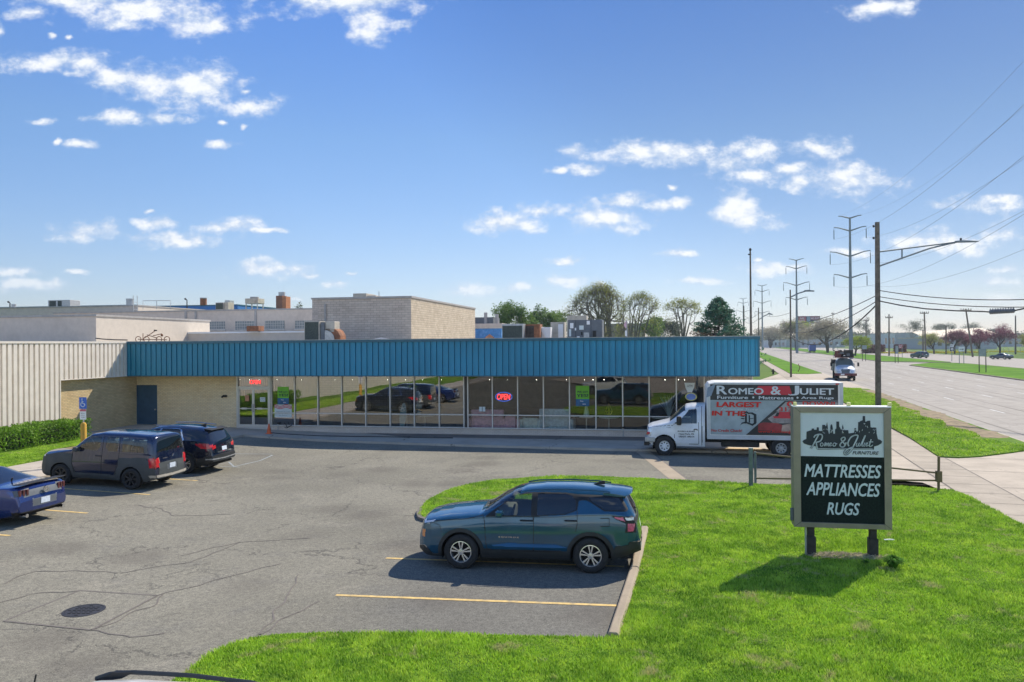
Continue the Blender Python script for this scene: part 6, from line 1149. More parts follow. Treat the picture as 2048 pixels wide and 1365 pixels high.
# ------------------------------------------------------------------ low rail fence between lawn and street
def postthing(): pass
pL, pR = G(1502, 975, .05), G(1877, 983, .05)
t = thing('rail_fence', 'low two rail metal fence with posts behind the tall sign', 'fence', (pL.x, pL.y, .05)); rel = lambda p: Vector(p) - Vector((pL.x, pL.y, .05))
hh = lambda px, py, P: at(px, py, P.y).z
zTL = hh(1505, 897, pL)
M['postgrey'] = pm('grey_post', (.12, .15, .145), .7, vary=.25); M['brownrail'] = pm('brown_rail', (.15, .11, .05), .7)
mb = MB(); mb.box((-.055, -.055, -.1), (.055, .055, zTL - .06)); mb.build('post', M['postgrey'], t, bevel=.006); MB().box((-.06, -.06, zTL - .06), (.06, .06, zTL - .03)).build('post_cap', M['galv'], t)
p2 = G(1511, 966, .03); MB().cyl(rel((p2.x, p2.y, 0)), rel((p2.x, p2.y, zTL * .82)), .04).build('post', M['postgrey'], t)
MB().cyl(rel(pR), rel((pR.x + .02, pR.y, at(1880, 913, pR.y).z)), .04).build('post', M['brownrail'], t); zr = at(1879, 950, pR.y).z; MB().box(rel((pR.x - .07, pR.y - .07, zr - .22)), rel((pR.x + .09, pR.y + .07, zr + .12))).build('latch_box', M['brownrail'], t, bevel=.01)
for za, zb2 in ((907, 946.5), (957, 961.5)):
    a = at(1512, za, pL.y + .2); b = at(1877, zb2, pR.y); MB().cyl(rel(a), rel(b), .028).build('rail', M['brownrail'], t)
# ------------------------------------------------------------------ poles, pylons and wires
def lamp_arm(t, z, L, rise, ang, two=False, zl=None):
    d = Vector((math.cos(ang), math.sin(ang), 0)); e = d * L + Vector((0, 0, z + rise)); mb = MB()
    mb.tube([Vector((0, 0, z)), d * L * .5 + Vector((0, 0, z + rise * .62)), e], .045, 7)
    if two: mb.tube([Vector((0, 0, z - zl)), d * L * .55 + Vector((0, 0, z - zl * .45 + rise * .4)), e], .045, 7); mb.tube([d * L * .28 + Vector((0, 0, z + .42)), d * L * .28 + Vector((0, 0, z - zl * .70))], .035, 6)
    o = mb.build('arm', M['steel'], t); mb = MB(); mb.prism([(-.1, -.05), (1.1, -.03), (1.15, .03), (.5, .07), (-.1, .05)], .3, lambda x, z_, q: e + d * x + Vector((-d.y, d.x, 0)) * (q - .15) + Vector((0, 0, z_))); mb.build('lamp_head', M['steel'], t, bevel=.01)
    MB().cyl(e + d * .15 + Vector((0, 0, .05)), e + d * .15 + Vector((0, 0, .2)), .06).build('photocell', M['black'], t); return e
bpole = Vector((.4655 * 55.0, 55.0, 0)); Zp = lambda py, Y=55.0, px=1756: at(px, py, Y).z
t = thing('utility_pole', 'tall wooden utility pole with long street lamp arm rising beside the tall sign', 'utility pole', tuple(bpole)); off = lambda px, py, Y=55.0: at(px, py, Y) - bpole
tp = off(1754.5, 445); MB().tube([(0, 0, -.2), Vector((tp.x, tp.y, tp.z))], [.20, .155], 14).build('pole', M['wood'], t)
mb = MB(); a, b, c, d, f = off(1759, 504), off(1916, 484), off(1759, 532.5), off(1804, 519), off(1804, 498.5); h = off(1949, 483.5); mb.tube([a, b], .06, 7); mb.tube([c, off(1860, 497), b], .06, 7); mb.tube([d, f], .05, 6); mb.build('arm', M['steel'], t)
mb = MB(); dd = (h - b).normalized(); mb.prism([(-.2, -.06), (1.35, -.04), (1.4, .02), (.3, .09), (-.2, .06)], .35, lambda x, z_, q: b + dd * x + Vector((0, q - .17, z_))); mb.build('lamp_head', M['steel'], t, bevel=.01); MB().cyl(b + dd * .2 + Vector((0, 0, .08)), b + dd * .2 + Vector((0, 0, .25)), .07).build('photocell', M['black'], t)
for py in (453, 476.5): q = off(1747, py); mb = MB(); mb.lathe([(0, -.09), (.08, -.06), (.05, 0), (.08, .06), (0, .09)], 10, lambda r_, a_, h_: (q.x + r_ * math.cos(a_), q.y + r_ * math.sin(a_), q.z + h_)); mb.tube([q, (tp.x * .9, 0, q.z)], .02, 5); mb.build('insulator', M['black'], t)
def wire(label, pts, r_, mat=None, grp=None, sag=0, name='overhead_wire'):
    pts = [Vector(p) for p in pts]
    if len(pts) == 2: a, b = pts; pts = [a.lerp(b, k / 20) - Vector((0, 0, 4 * sag * (k / 20) * (1 - k / 20))) for k in range(21)]
    return tag(MB().tube(pts, r_, 5).build(name, mat or M['wire'], smooth=True), label, 'cable', grp)
pz = lambda py: bpole + off(1756, py)
G1 = 'cables strung from the wooden pole'
wire('upper black cable running right from the wooden pole', [pz(581), at(2500, 545, 36)], .03, grp=G1, sag=.95)
wire('middle black cable running right from the wooden pole', [pz(593.5), at(2500, 573, 36)], .028, grp=G1, sag=.85)
sc_a, sc_b = at(1978, 624.5, 47), at(2030, 621.5, 46)
wire('lowest thick cable from the wooden pole to its splice case', [pz(602), at(1800, 611, 53), at(1850, 618, 51), at(1910, 622, 49.2), at(1965, 623.5, 47.5), sc_a], .045, grp=G1); wire('thick cable leaving the right end of the splice case', [sc_b, at(2048, 617.5, 45.5), at(2500, 575, 36)], .045, grp=G1)
mb = MB(); N_ = 22; mb.tube([sc_a.lerp(sc_b, k / N_) for k in range(N_ + 1)], [.05 if k in (0, N_) else .13 + .025 * (k % 2) for k in range(N_ + 1)], 10)
for k in range(10): q = sc_a.lerp(sc_b, (k + .5) / 10); mb.cyl(q, q + Vector((0, 0, .2)), .03, n=5)
tag(mb.build('splice_case', M['greymetal']), 'grey corrugated splice case hanging on the lowest cable', 'splice case')
def stpole(name, label, px, ytop, Y, ybase, r0=.13, r1=.09, mat='wood', grp=None):
    top = at(px, ytop, Y); t = thing(name, label, 'utility pole' if 'lamp' not in name else 'street lamp', (top.x + .0, Y, 0), group=grp); MB().tube([(.0, 0, -.2), (0, 0, top.z)], [r0, r1], 10).build('pole', M[mat], t); return t, top
def armpx(t, top, Y, z0, p1, p2, r_=.09):
    rel_ = lambda p: at(p[0], p[1], Y) - Vector((top.x, Y, 0)); a = Vector((0, 0, at(top_px(top), z0, Y).z)); b = rel_(p1); c = rel_(p2); MB().tube([a, a.lerp(b, .55) + Vector((0, 0, (b - a).length * .04)), b], r_, 6).build('arm', M['steel'], t)
    dd = (c - b).normalized(); L = (c - b).length; MB().prism([(-.2, -.05), (L, -.03), (L, .05), (.3, .09), (-.2, .06)], .3, lambda x, z_, q: b + dd * x + Vector((0, q - .15, z_ * 1.8))).build('lamp_head', M['steel'], t)
def top_px(p): return CX + (p.x / p.y) * F
t, tp1 = stpole('street_lamp', 'wooden street lamp pole at the far end of the store drive', 1580.5, 580, 103.5, 755); armpx(t, tp1, 103.5, 595, (1612, 582.5), (1628, 583)); t['category'] = 'street lamp'
t, tp2 = stpole('street_lamp', 'distant street lamp pole left of the first far pylon pair', 1517, 616, 152, 700); armpx(t, tp2, 152, 640, (1538, 628), (1545, 630)); t['category'] = 'street lamp'
t, tp3 = stpole('tall_pole', 'tall slim pole with a ball finial behind the blue fascia corner', 1500.5, 503, 92, 700, .16, .09, 'wood'); t['category'] = 'pole'
MB().lathe([(0, 0), (.12, .06), (.16, .2), (.1, .34), (0, .38)], 12, lambda r_, a, h_: (r_ * math.cos(a), r_ * math.sin(a), tp3.z + h_)).build('ball_finial', M['black'], t); MB().box((-.25, -.05, tp3.z - .45), (.1, .05, tp3.z - .3)).build('bracket', M['black'], t)
t, tp4 = stpole('utility_pole', 'weathered pole crossing the farthest pylon left of the tall slim pole', 1487.5, 612, 170, 700, .17, .13)
for a, b, r_, s, l in ((pz(590), tp1 + Vector((0, 0, -4.5)), .03, .5, 'upper cable from the wooden pole back to the far lamp pole'), (pz(601), tp1 + Vector((0, 0, -5.6)), .03, .8, 'middle cable from the wooden pole back to the far lamp pole'), (pz(607), tp1 + Vector((0, 0, -6.1)), .05, 1.9, 'lowest sagging cable from the wooden pole back to the far lamp pole')): wire(l, [a, b], r_, grp=G1, sag=s)
wire('thin wire between the far lamp pole and the one beyond', [tp1 + Vector((0, 0, -3)), tp2 + Vector((0, 0, -1))], .025, sag=.6); wire('thin wire between the two left roadside poles beyond the fascia', [tp2 + Vector((0, 0, -1)), tp4 + Vector((0, 0, -2))], .03, sag=.8); wire('second thin wire between the two left roadside poles beyond the fascia', [tp2 + Vector((0, 0, -2)), tp4 + Vector((0, 0, -3.2))], .03, sag=.8)
# steel transmission pylons
def pylon(top_z, label):
    t = thing('transmission_pylon', label, 'pylon', group='steel transmission pylons along the road'); s = top_z / 38.0; MB().tube([(0, 0, -.3), (0, 0, top_z - .2)], [.55 * s, .24 * s], 12).build('pole', M['steel'], t, smooth=R(40))
    ax = RN
    for z, L, up, drop in ((37.6, 2.9, .7, 0), (34.2, 4.0, 1.1, 3.2), (27.4, 5.0, 1.4, 3.4), (21.6, 4.1, 1.1, 3.2)):
        mb = MB()
        for sg in (-1, 1): e = ax * sg * L * s + Vector((0, 0, (z + up) * s)); mb.tube([Vector((0, 0, z * s)), ax * sg * L * .7 * s + Vector((0, 0, (z + up * .85) * s)), e], [.22 * s, .14 * s, .11 * s], 6)
        arm = mb.build('crossarm', M['steel'], t)
        if drop:
            for sg in (-1, 1): e = ax * sg * L * s + Vector((0, 0, (z + up) * s)); mb = MB(); mb.tube([e, e - Vector((0, 0, .7 * s))], .04, 5); mb.tube([e - Vector((0, 0, .7 * s)), e - Vector((0, 0, drop * s))], .11, 6); mb.build('insulator_string', M['steel'], arm)
    return t
py = [(1702, 210, 'nearest steel pylon with six long insulator arms'), (1594, 318, 'second steel pylon behind the lamp arm'), (1525, 462, 'third steel pylon beside the distant lamp pole'), (1487, 600, 'farthest steel pylon above the spruce tree')]
PY = []
proto = pylon(38.0, py[0][2])
for i, (px, Y, lab) in enumerate(py):
    o = proto if i == 0 else copy_tree(proto); g = at(px, 690, Y); o.location = (g.x, Y, 0); o['label'] = lab; PY.append(Vector((g.x, Y, 0)))
PY0 = PY[0] - (PY[1] - PY[0]) * 1.15
tips = [(RN * sg * L + Vector((0, 0, z + up - dr))) for z, L, up, dr in ((34.2, 4.0, 1.1, 3.2), (27.4, 5.0, 1.4, 3.4), (21.6, 4.1, 1.1, 3.2), (37.6, 2.9, .7, 0)) for sg in (-1, 1)]
for k, tp_ in enumerate(tips):
    wire('pale transmission line from the nearest pylon towards the upper right corner', [PY[0] + tp_, PY0 + tp_], .022 if k < 6 else .014, M['wiregrey'], 'transmission lines', 3.2, 'power_line')
# ------------------------------------------------------------------ trees
M['bark'] = pm('bark_grey', (.20, .175, .14), .95, vary=.35, scale=6); M['bark2'] = pm('bark_dark', (.07, .058, .05), .95, vary=.35, scale=6)
M['budleaf'] = leafmat('olive_buds', (.26, .29, .07), (.38, .38, .11), .4, .4); M['youngleaf'] = leafmat('young_leaves', (.09, .17, .035), (.19, .29, .06), .35, .3); M['spruce'] = leafmat('spruce_needles', (.045, .14, .085), (.11, .24, .13), .2, 1.2); M['browntw'] = leafmat('brown_needles', (.20, .11, .06), (.28, .16, .09), .1)
M['blossom'] = leafmat('pale_blossom', (.30, .26, .19), (.40, .36, .26), .4, .4); M['purple'] = leafmat('purple_leaves', (.15, .035, .06), (.27, .08, .12), .3, .3); M['limeleaf'] = leafmat('lime_leaves', (.22, .30, .03), (.32, .38, .05), .4, .4); M['farleaf'] = leafmat('far_leaves', (.10, .12, .07), (.15, .16, .09), .3, .1)
def tree(name, label, px, Y, top_y, crown_w, leafm, bark='bark', n_leaf=9000, leaf=.12, trunk=.22, spread=34, levels=5, kids=3, seed=1, group=None, shape=1.0, base_px=None, topz=None, up=.25, tr=None, ratio=.74, gapp=0, fill=.25, bz=0.0):
    rnd = random.Random(seed); g = at(base_px or px, 690, Y); c = at(px, top_y, Y); ht = (topz or c.z) - bz; cw = crown_w / F * Y
    t = thing(name, label, 'tree', (g.x, Y, bz), group=group); tips = []; mb = MB(); th = ht * trunk; tr = tr or ht * .022
    def grow(p, d, L, r_, lv):
        pts = [p]; q = p.copy(); dd = d.copy()
        for i in range(3):
            dd = (dd + Vector((rnd.uniform(-.16, .16), rnd.uniform(-.16, .16), up * .3 + rnd.uniform(-.05, .1)))).normalized(); q = q + dd * L / 3; pts.append(q)
        mb.tube(pts, [r_, r_ * .88, r_ * .76, r_ * .62], 5 if lv > levels - 3 else 3, False)
        if lv <= 2: tips.extend([(pts[2], L * .5), (pts[3], L * .55)])
        if lv == 0: return
        k = kids + (1 if rnd.random() < .35 else 0); a0 = rnd.uniform(0, 6.28)
        for i in range(k):
            a = a0 + 2 * math.pi * i / k + rnd.uniform(-.5, .5); sp = R(spread) * rnd.uniform(.55, 1.25); o1 = dd.orthogonal().normalized(); o2 = dd.cross(o1); nd = (dd * math.cos(sp) + (o1 * math.cos(a) + o2 * math.sin(a)) * math.sin(sp)).normalized()
            grow(q if rnd.random() < .7 else pts[2], nd, L * ratio * rnd.uniform(.8, 1.15), r_ * .62 * (1.15 - .12 * k), lv - 1)
    grow(Vector((0, 0, 0)), Vector((0, 0, 1)), th, tr, levels)
    V = np.array([tuple(v) for v in mb.v]); T_ = np.array([tuple(p) for p, s in tips]); zmax = np.percentile(T_[:, 2], 97); ex = np.percentile(np.hypot(T_[:, 0], T_[:, 1]), 88)
    sx = cw / 2 / ex; szz = ht / zmax; k_ = lambda A: np.stack([A[:, 0] * np.interp(A[:, 2], [0, th], [1, 1]) * (1 + (sx - 1) * np.clip(A[:, 2] / th, 0, 1)), A[:, 1] * (1 + (sx - 1) * np.clip(A[:, 2] / th, 0, 1)), A[:, 2] * szz], 1)
    V = k_(V); T_ = k_(T_); mb.v = [tuple(v) for v in V]; mb.build('trunk', M[bark], t, fix=False)
    r = np.random.default_rng(seed); idx = r.integers(0, len(T_), n_leaf); C = T_[idx] + r.normal(size=(n_leaf, 3)) * cw * .035 * (1 + fill)
    leaves('crown', C, M[leafm] if isinstance(leafm, str) else leafm, leaf, t, seed); return t
def vase(name, label, px, Y, top_y, crown_w, base_px, n=(11, 4, 4, 3), cb=.42, h0=.12, leafm='budleaf', nl=7000, leaf=.085, tr=.3, seed=1, skew=0, jit=.34):
    rnd = random.Random(seed); g = at(base_px, 690, Y); cx = at(px, 690, Y).x - g.x; ht = at(px, top_y, Y).z; rx = crown_w / F * Y / 2; zc = ht * cb; rz = ht - zc
    t = thing(name, label, 'tree', (g.x, Y, 0)); mb = MB(); tips = []
    def pt(d, f): return Vector((cx * min(1, f * 1.1) + d.x * rx * f, d.y * rx * .8 * f, zc + d.z * rz * f * (1 if d.z > 0 else .6)))
    def seg(a, b, r0, r1, nn, bulge): m = a.lerp(b, .5) + Vector((0, 0, -bulge)) + Vector((rnd.uniform(-1, 1), rnd.uniform(-1, 1), 0)) * (b - a).length * .05; mb.tube([a, a.lerp(m, .6).lerp(m, .2), m, b], [r0, (r0 + r1) * .52, (r0 + r1) * .48, r1], nn, False)
    def jd(d, s): return (d + Vector((rnd.gauss(0, s), rnd.gauss(0, s), rnd.gauss(0, s)))).normalized()
    T0 = Vector((0, 0, ht * h0)); mb.tube([(0, 0, -.1), T0 * .5, T0], [tr * 1.2, tr, tr * .95], 10, False)
    for i in range(n[0]):
        a = 2 * math.pi * i / n[0] + rnd.uniform(-.3, .3); el = R(rnd.choice((8, 25, 45, 65, 80)) + rnd.uniform(-8, 8)); d1 = Vector((math.cos(a) * math.cos(el), math.sin(a) * math.cos(el), math.sin(el))); E1_ = pt(d1, .42); seg(T0, E1_, tr * .5, tr * .30, 6, -(.02) * ht)
        for j in range(n[1]):
            d2 = jd(d1, jit * .8); E2_ = pt(d2, .70); seg(E1_, E2_, tr * .24, tr * .15, 5, .01 * ht)
            for k in range(n[2]):
                d3 = jd(d2, jit * .55); E3_ = pt(d3, .86); seg(E2_, E3_, tr * .13, tr * .09, 3, .005 * ht)
                for l in range(n[3]): d4 = jd(d3, jit * .4); E4_ = pt(d4, rnd.uniform(.93, 1.04)); seg(E3_, E4_, tr * .08, tr * .04, 3, 0); tips += [E3_.lerp(E4_, .6), E4_, E4_]
    mb.build('trunk', M['bark'], t, fix=False); r = np.random.default_rng(seed); T_ = np.array([tuple(p) for p in tips]); C = T_[r.integers(0, len(T_), nl)] + r.normal(size=(nl, 3)) * rx * .05; leaves('crown', C, M[leafm], leaf, t, seed); return t
vase('vase_tree', 'large vase shaped tree with fine budding branches behind the roof units', 1199, 112, 569, 162, 1216, (15, 4, 4, 4), .35, .08, nl=9500, leaf=.075, tr=.42, seed=3)
vase('budding_tree', 'leaning budding tree right of the large vase shaped tree', 1282, 106, 585, 106, 1263, (8, 3, 4, 4), .5, .16, nl=4500, leaf=.075, tr=.30, seed=8)
vase('sparse_tree', 'sparse open tree standing alone left of the spruce', 1364, 112, 599, 116, 1366, (7, 3, 3, 3), .66, .38, nl=2300, leaf=.085, tr=.26, seed=21)
tree('leafy_tree', 'green leafy tree left of the dark green roof unit', 1022, 150, 612, 78, 'youngleaf', n_leaf=9000, leaf=.17, trunk=.25, spread=36, seed=5, tr=.3); tree('leafy_tree', 'lower yellow green tree right of the leafy one behind the roof units', 1085, 175, 622, 60, 'youngleaf', n_leaf=6500, leaf=.2, seed=6, tr=.3)
tree('leafy_tree', 'small pale tree just left of the grey roof units', 1122, 190, 629, 40, 'youngleaf', n_leaf=4000, leaf=.2, seed=7, tr=.25); tree('leafy_tree', 'low hazy tree between the leaning tree and the sparse one', 1300, 200, 640, 70, 'youngleaf', n_leaf=6000, leaf=.22, seed=9, tr=.25); tree('leafy_tree', 'low grey green tree left of the sparse tree trunk', 1332, 260, 645, 60, 'farleaf', n_leaf=5000, leaf=.28, seed=10, tr=.3); tree('leafy_tree', 'far thin tree seen left of the brick chimney stack top', 595, 120, 613, 30, 'farleaf', n_leaf=1500, leaf=.12, seed=11, tr=.2)
def conifer(name, label, px, Y, top_y, cw_px, seed=2):
    rnd = random.Random(seed); g = at(px, 690, Y); ht = at(px, top_y, Y).z; cw = cw_px / F * Y; t = thing(name, label, 'tree', (g.x, Y, 0)); MB().tube([(0, 0, 0), (0, 0, ht * .97)], [.28, .03], 8).build('trunk', M['bark2'], t); mb = MB(); C = []; Cb = []
    for i in range(330):
        f = rnd.random() ** .8; z = ht * (.10 + .89 * f); L = (cw / 2) * (1 - f) ** .85 * rnd.uniform(.75, 1.12) + .15; a = rnd.uniform(0, 6.28); e = Vector((math.cos(a) * L, math.sin(a) * L, z - L * .05 + L * .22)); s = Vector((0, 0, z - L * .05)); mb.tube([s, s.lerp(e, .6) - Vector((0, 0, .08 * L)), e], [.05, .03, .012], 3)
        br = math.cos(a) < -.45 and f < .5 and rnd.random() < .75
        for k in range(34):
            u = .3 + .7 * rnd.random() ** .6; p = s.lerp(e, u) + Vector((rnd.gauss(0, .17), rnd.gauss(0, .17), rnd.gauss(.03, .13))); (Cb if br else C).append(tuple(p))
    mb.build('branches', M['bark2'], t, fix=False); leaves('crown', np.array(C), M['spruce'], .19, t, seed, .4); leaves('brown_foliage', np.array(Cb), M['browntw'], .15, t, seed + 1, .35)
conifer('spruce_tree', 'broad blue green spruce with brown dying branches on its left', 1438, 100, 597, 186)
tree('blossom_tree', 'pale blossoming tree on the median right of the billboard', 1655, 324, 645, 82, 'blossom', 'bark2', n_leaf=9000, leaf=.26, trunk=.20, spread=40, seed=12, tr=.5, up=.1, fill=.6, group='median trees'); tree('blossom_tree', 'yellow topped blossoming tree on the median left of the billboard', 1592, 420, 646, 56, 'blossom', 'bark2', n_leaf=8000, leaf=.34, trunk=.22, spread=38, seed=13, tr=.55, fill=.6, group='median trees')
c_ = at(1598, 650, 419); t = bpy.data.objects['blossom_tree.001'] if 'blossom_tree.001' in bpy.data.objects else None
if t:
    r = np.random.default_rng(3); z0 = at(1592, 646, 420).z; C = np.stack([r.normal(1.2, 3.4, 2200), r.normal(0, 3, 2200), z0 - 1.0 + r.normal(0, .9, 2200) - .08 * np.abs(r.normal(0, 3.4, 2200))], 1); leaves('lime_top', C, M['limeleaf'], .34, t, 4)
tree('blossom_tree', 'far low blossoming tree at the corner of the blue fascia', 1541, 600, 661, 58, 'blossom', 'bark2', n_leaf=7000, leaf=.5, trunk=.2, spread=42, seed=14, tr=.7, fill=.8, group='median trees'); tree('lime_tree', 'small lime green tree behind the nearest pylon', 1710, 250, 676, 54, 'limeleaf', 'bark2', n_leaf=5000, leaf=.2, trunk=.2, spread=42, seed=15, tr=.2)
for px, Y, ty, cw, sd, lab in ((2000, 255, 654, 58, 31, 'large purple leaved tree above the far sedan'), (1959, 262, 662, 46, 32, 'purple leaved tree with forked trunk left of the largest purple one'), (1909, 270, 664, 44, 33, 'small purple leaved tree left of the leaning pole'), (1931, 285, 670, 36, 34, 'low purple leaved tree directly behind the leaning pole')): tree('purple_tree', lab, px, Y, ty, cw, 'purple', 'bark2', n_leaf=4200, leaf=.17, trunk=.22, spread=40, seed=sd, tr=.28, fill=.5, group='purple leaved trees')
tree('yellowish_tree', 'thin yellow green tree in front of the long tan roof', 1868, 275, 669, 44, 'budleaf', 'bark2', n_leaf=3500, leaf=.18, trunk=.25, spread=38, seed=36, tr=.25); tree('yellowish_tree', 'olive tree cut by the right edge of the picture', 2052, 260, 672, 40, 'budleaf', 'bark2', n_leaf=3500, leaf=.18, seed=37, tr=.25)
for px, Y, ty, cw, sd, lab in ((1885, 520, 649, 40, 41, 'bare far tree left of centre of the far horizon'), (1822, 520, 644, 46, 42, 'tall bare far tree behind the low white buildings'), (1960, 560, 648, 60, 43, 'wide bare far tree right of the leaning pole'), (1732, 560, 640, 34, 44, 'bare stick like far tree right of the nearest pylon')): tree('bare_tree', lab, px, Y, ty, cw, 'farleaf', 'bark', n_leaf=1800, leaf=.3, trunk=.3, spread=28, levels=5, seed=sd, tr=.35, group='bare far trees')
# far wooded horizon (one mass)
def woods(x0, x1, Y, top, n, seed, leafm, lf=.9):
    r = np.random.default_rng(seed); a, b = at(x0, 690, Y).x, at(x1, 690, Y).x; X = r.uniform(a, b, n); h = top * (.62 + .38 * np.abs(np.sin(X * .045) * np.sin(X * .021 + 1)) + .12 * np.sin(X * .3)); Z = h * r.random(n) ** .7; C = np.stack([X, Y + r.normal(0, 12, n), Z], 1)
    return tag(leaves('far_woods', C, leafm, lf, None, seed), 'far wooded horizon reading as one mass', 'woods', kind='stuff')
woods(1480, 2200, 760, 14.5, 26000, 51, M['farleaf'], 1.1); woods(-500, 1480, 900, 13, 20000, 52, M['farleaf'], 1.3); woods(2100, 3600, 760, 15, 16000, 53, M['farleaf'], 1.2)
# ------------------------------------------------------------------ far side of the road
M['farwhite'] = pm('far_white_wall', (.52, .54, .56), .8, vary=.08); M['fargrey'] = pm('far_grey_wall', (.36, .385, .41), .8, vary=.1); M['tanroof'] = pm('tan_roof', (.62, .50, .36), .7, vary=.08); M['hedgered'] = leafmat('red_hedge', (.13, .05, .05), (.2, .08, .07), .2, .3)
def farbox(name, label, x0, x1, ytop, Y, dep, mat, roofm=None, cat='building', rz=0, ybot=None, nwin=0):
    a, b = at(x0, ytop, Y), at(x1, ytop, Y); t = thing(name, label, cat, (a.x, Y, 0), rz); w_, h_ = (b.x - a.x), a.z
    MB().box((0, 0, 0 if ybot is None else at(x0, ybot, Y).z), (w_, dep, h_)).build('wall', mat, t); MB().box((-.3, -.3, h_), (w_ + .3, dep + .3, h_ + .35)).build('roof', roofm or M['fargrey'], t)
    for k in range(nwin): x_ = w_ * (k + .3) / nwin; MB().box((x_, -.06, h_ * .3), (x_ + w_ / nwin * .45, .0, h_ * .7)).build('window', M['carglass2'], t)
    return t
farbox('warehouse', 'long low building with sunlit tan roof behind the purple trees', 1852, 1960, 677, 420, 30, M['fargrey'], M['tanroof'], nwin=6)
t = bpy.data.objects['warehouse']; a, b = at(1850, 678, 420), at(1992, 672, 420); w5 = b.x - a.x; mb = MB(); mb.add([(-1, -1, a.z + .5), (w5, -1, b.z + .9), (w5, 13, b.z + 4.6), (-1, 13, a.z + 3.9)], [(0, 1, 2, 3)]); mb.add([(-1, -1, a.z), (w5, -1, b.z), (w5, -1, b.z + .9), (-1, -1, a.z + .5)], [(0, 1, 2, 3)]); mb.build('pitched_roof', M['tanroof'], t, fix=False); MB().box((w5 * .7, 0, 0), (w5, 12, b.z)).build('wing_wall', M['fargrey'], t)
farbox('far_shed', 'far white low shed right of the wooden pole', 1768, 1790, 668, 520, 20, M['farwhite'], nwin=3); farbox('far_block', 'far grey block with flat roof left of the crossarm pole', 1790, 1850, 674, 620, 30, M['farwhite'], nwin=6); farbox('far_block', 'far taller grey block behind the flat roofed one', 1812, 1836, 667, 540, 24, M['fargrey'], nwin=4)
farbox('far_shed', 'far pale low building left of the nearest pylon', 1540, 1600, 681, 640, 20, M['farwhite'], nwin=8); farbox('far_block', 'far bluish low building behind the blossom trees', 1600, 1690, 680, 600, 30, M['fargrey'], nwin=8); farbox('far_shed', 'far white buildings behind the lime green tree', 1722, 1760, 672, 600, 20, M['farwhite'], nwin=4)
farbox('far_block', 'far low building at the right edge behind the field', 2000, 2120, 678, 560, 30, M['fargrey'], nwin=9)
for x0, x1, lab in ((1728, 1772, 'red brown hedge block left of the thin crossarm pole'), (1794, 1814, 'short red brown hedge block right of the thin crossarm pole')):
    a, b = at(x0, 685, 300), at(x1, 685, 300); g0 = thing('red_hedge', lab, 'hedge', (a.x, 300, 0), group='red brown hedges'); r = np.random.default_rng(2); n = 5000; leaves('foliage', np.stack([r.uniform(0, b.x - a.x, n), r.uniform(0, 3, n), r.uniform(0, 3.3, n)], 1), M['hedgered'], .22, g0)
def cross_pole(label, px, ytop, Y, arm_px=18, lean=0, ya=None, r0=.2, L2=None, double=False):
    top = at(px, ytop, Y); bx = at(px + lean, 690, Y).x; t = thing('crossarm_pole', label, 'utility pole', (bx, Y, 0), group='distant crossarm poles'); d = Vector((top.x - bx, 0, top.z)); MB().tube([(0, 0, -.2), d], [r0 * 1.3, r0], 8).build('pole', M['wood'], t)
    if arm_px: w_ = arm_px / F * Y / 2; z = at(px, ya or ytop + 3, Y).z; ax = Vector((d.x * z / d.z, 0, z)); MB().box(ax - Vector((w_, .12, .12)), ax + Vector((w_, .12, .12))).build('crossarm', M['wood'], t)
    for q in (-1, -.5, .5, 1):
        if arm_px: MB().cyl(ax + Vector((q * w_ * .95, 0, .12)), ax + Vector((q * w_ * .95, 0, .5)), .09, n=6).build('insulator', M['black'], t)
cross_pole('thin crossarm pole above the red hedges', 1778, 629, 250, 14, ya=636); cross_pole('straight crossarm pole left of the tan roof', 1848.5, 624, 235, 17, lean=3); cross_pole('leaning crossarm pole beside the purple trees', 1931.5, 618, 222, 21, lean=14); cross_pole('small crossarm pole right of the nearest pylon', 1732, 639, 330, 11, lean=1)
cross_pole('plain far pole right of the splice case', 2031, 632, 260, 0); cross_pole('short plain pole in front of the tan roof', 1892, 652, 270, 0); cross_pole('thin double lamp mast left of the nearest pylon', 1665.5, 625, 420, 6, r0=.12); cross_pole('plain short pole left of the straight crossarm pole', 1846, 660, 260, 0, lean=0); cross_pole('far bare mast left of the yellow topped tree', 1560, 647, 560, 5, r0=.2)
# billboard
a, b = at(1596, 648, 500), at(1640, 632.5, 500); t = thing('billboard', 'wide red and blue billboard on a tall steel post beyond the median trees', 'billboard', (a.x, 500, 0)); w_ = b.x - a.x; MB().box((0, -.3, a.z), (w_, .3, b.z)).build('board', pm('billboard_dark', (.05, .055, .08), .6, vary=.3), t); MB().cyl((w_ * .48, .6, 0), (w_ * .48, .6, a.z), .55).build('post', M['steel'], t)
zc = (a.z + b.z) / 2; hh_ = b.z - a.z; bw = pm('billboard_white', (.6, .55, .58), .6, flat=True); XB = lambda x, z: T3((x, -.38, z)) @ Matrix.Rotation(R(90), 4, 'X')
MB().box((.3, -.33, zc - hh_ * .30), (w_ * .36, -.31, b.z - .3)).build('red_panel', pm('billboard_red', (.30, .05, .07), .6), t); MB().box((w_ * .56, -.33, zc + .1), (w_ - .3, -.31, b.z - .3)).build('red_panel', pm('billboard_red2', (.26, .05, .07), .6), t); MB().box((w_ * .40, -.34, a.z + .2), (w_ * .55, -.31, b.z - .4)).build('figure_panel', pm('billboard_blue', (.16, .25, .35), .6, vary=.4), t)
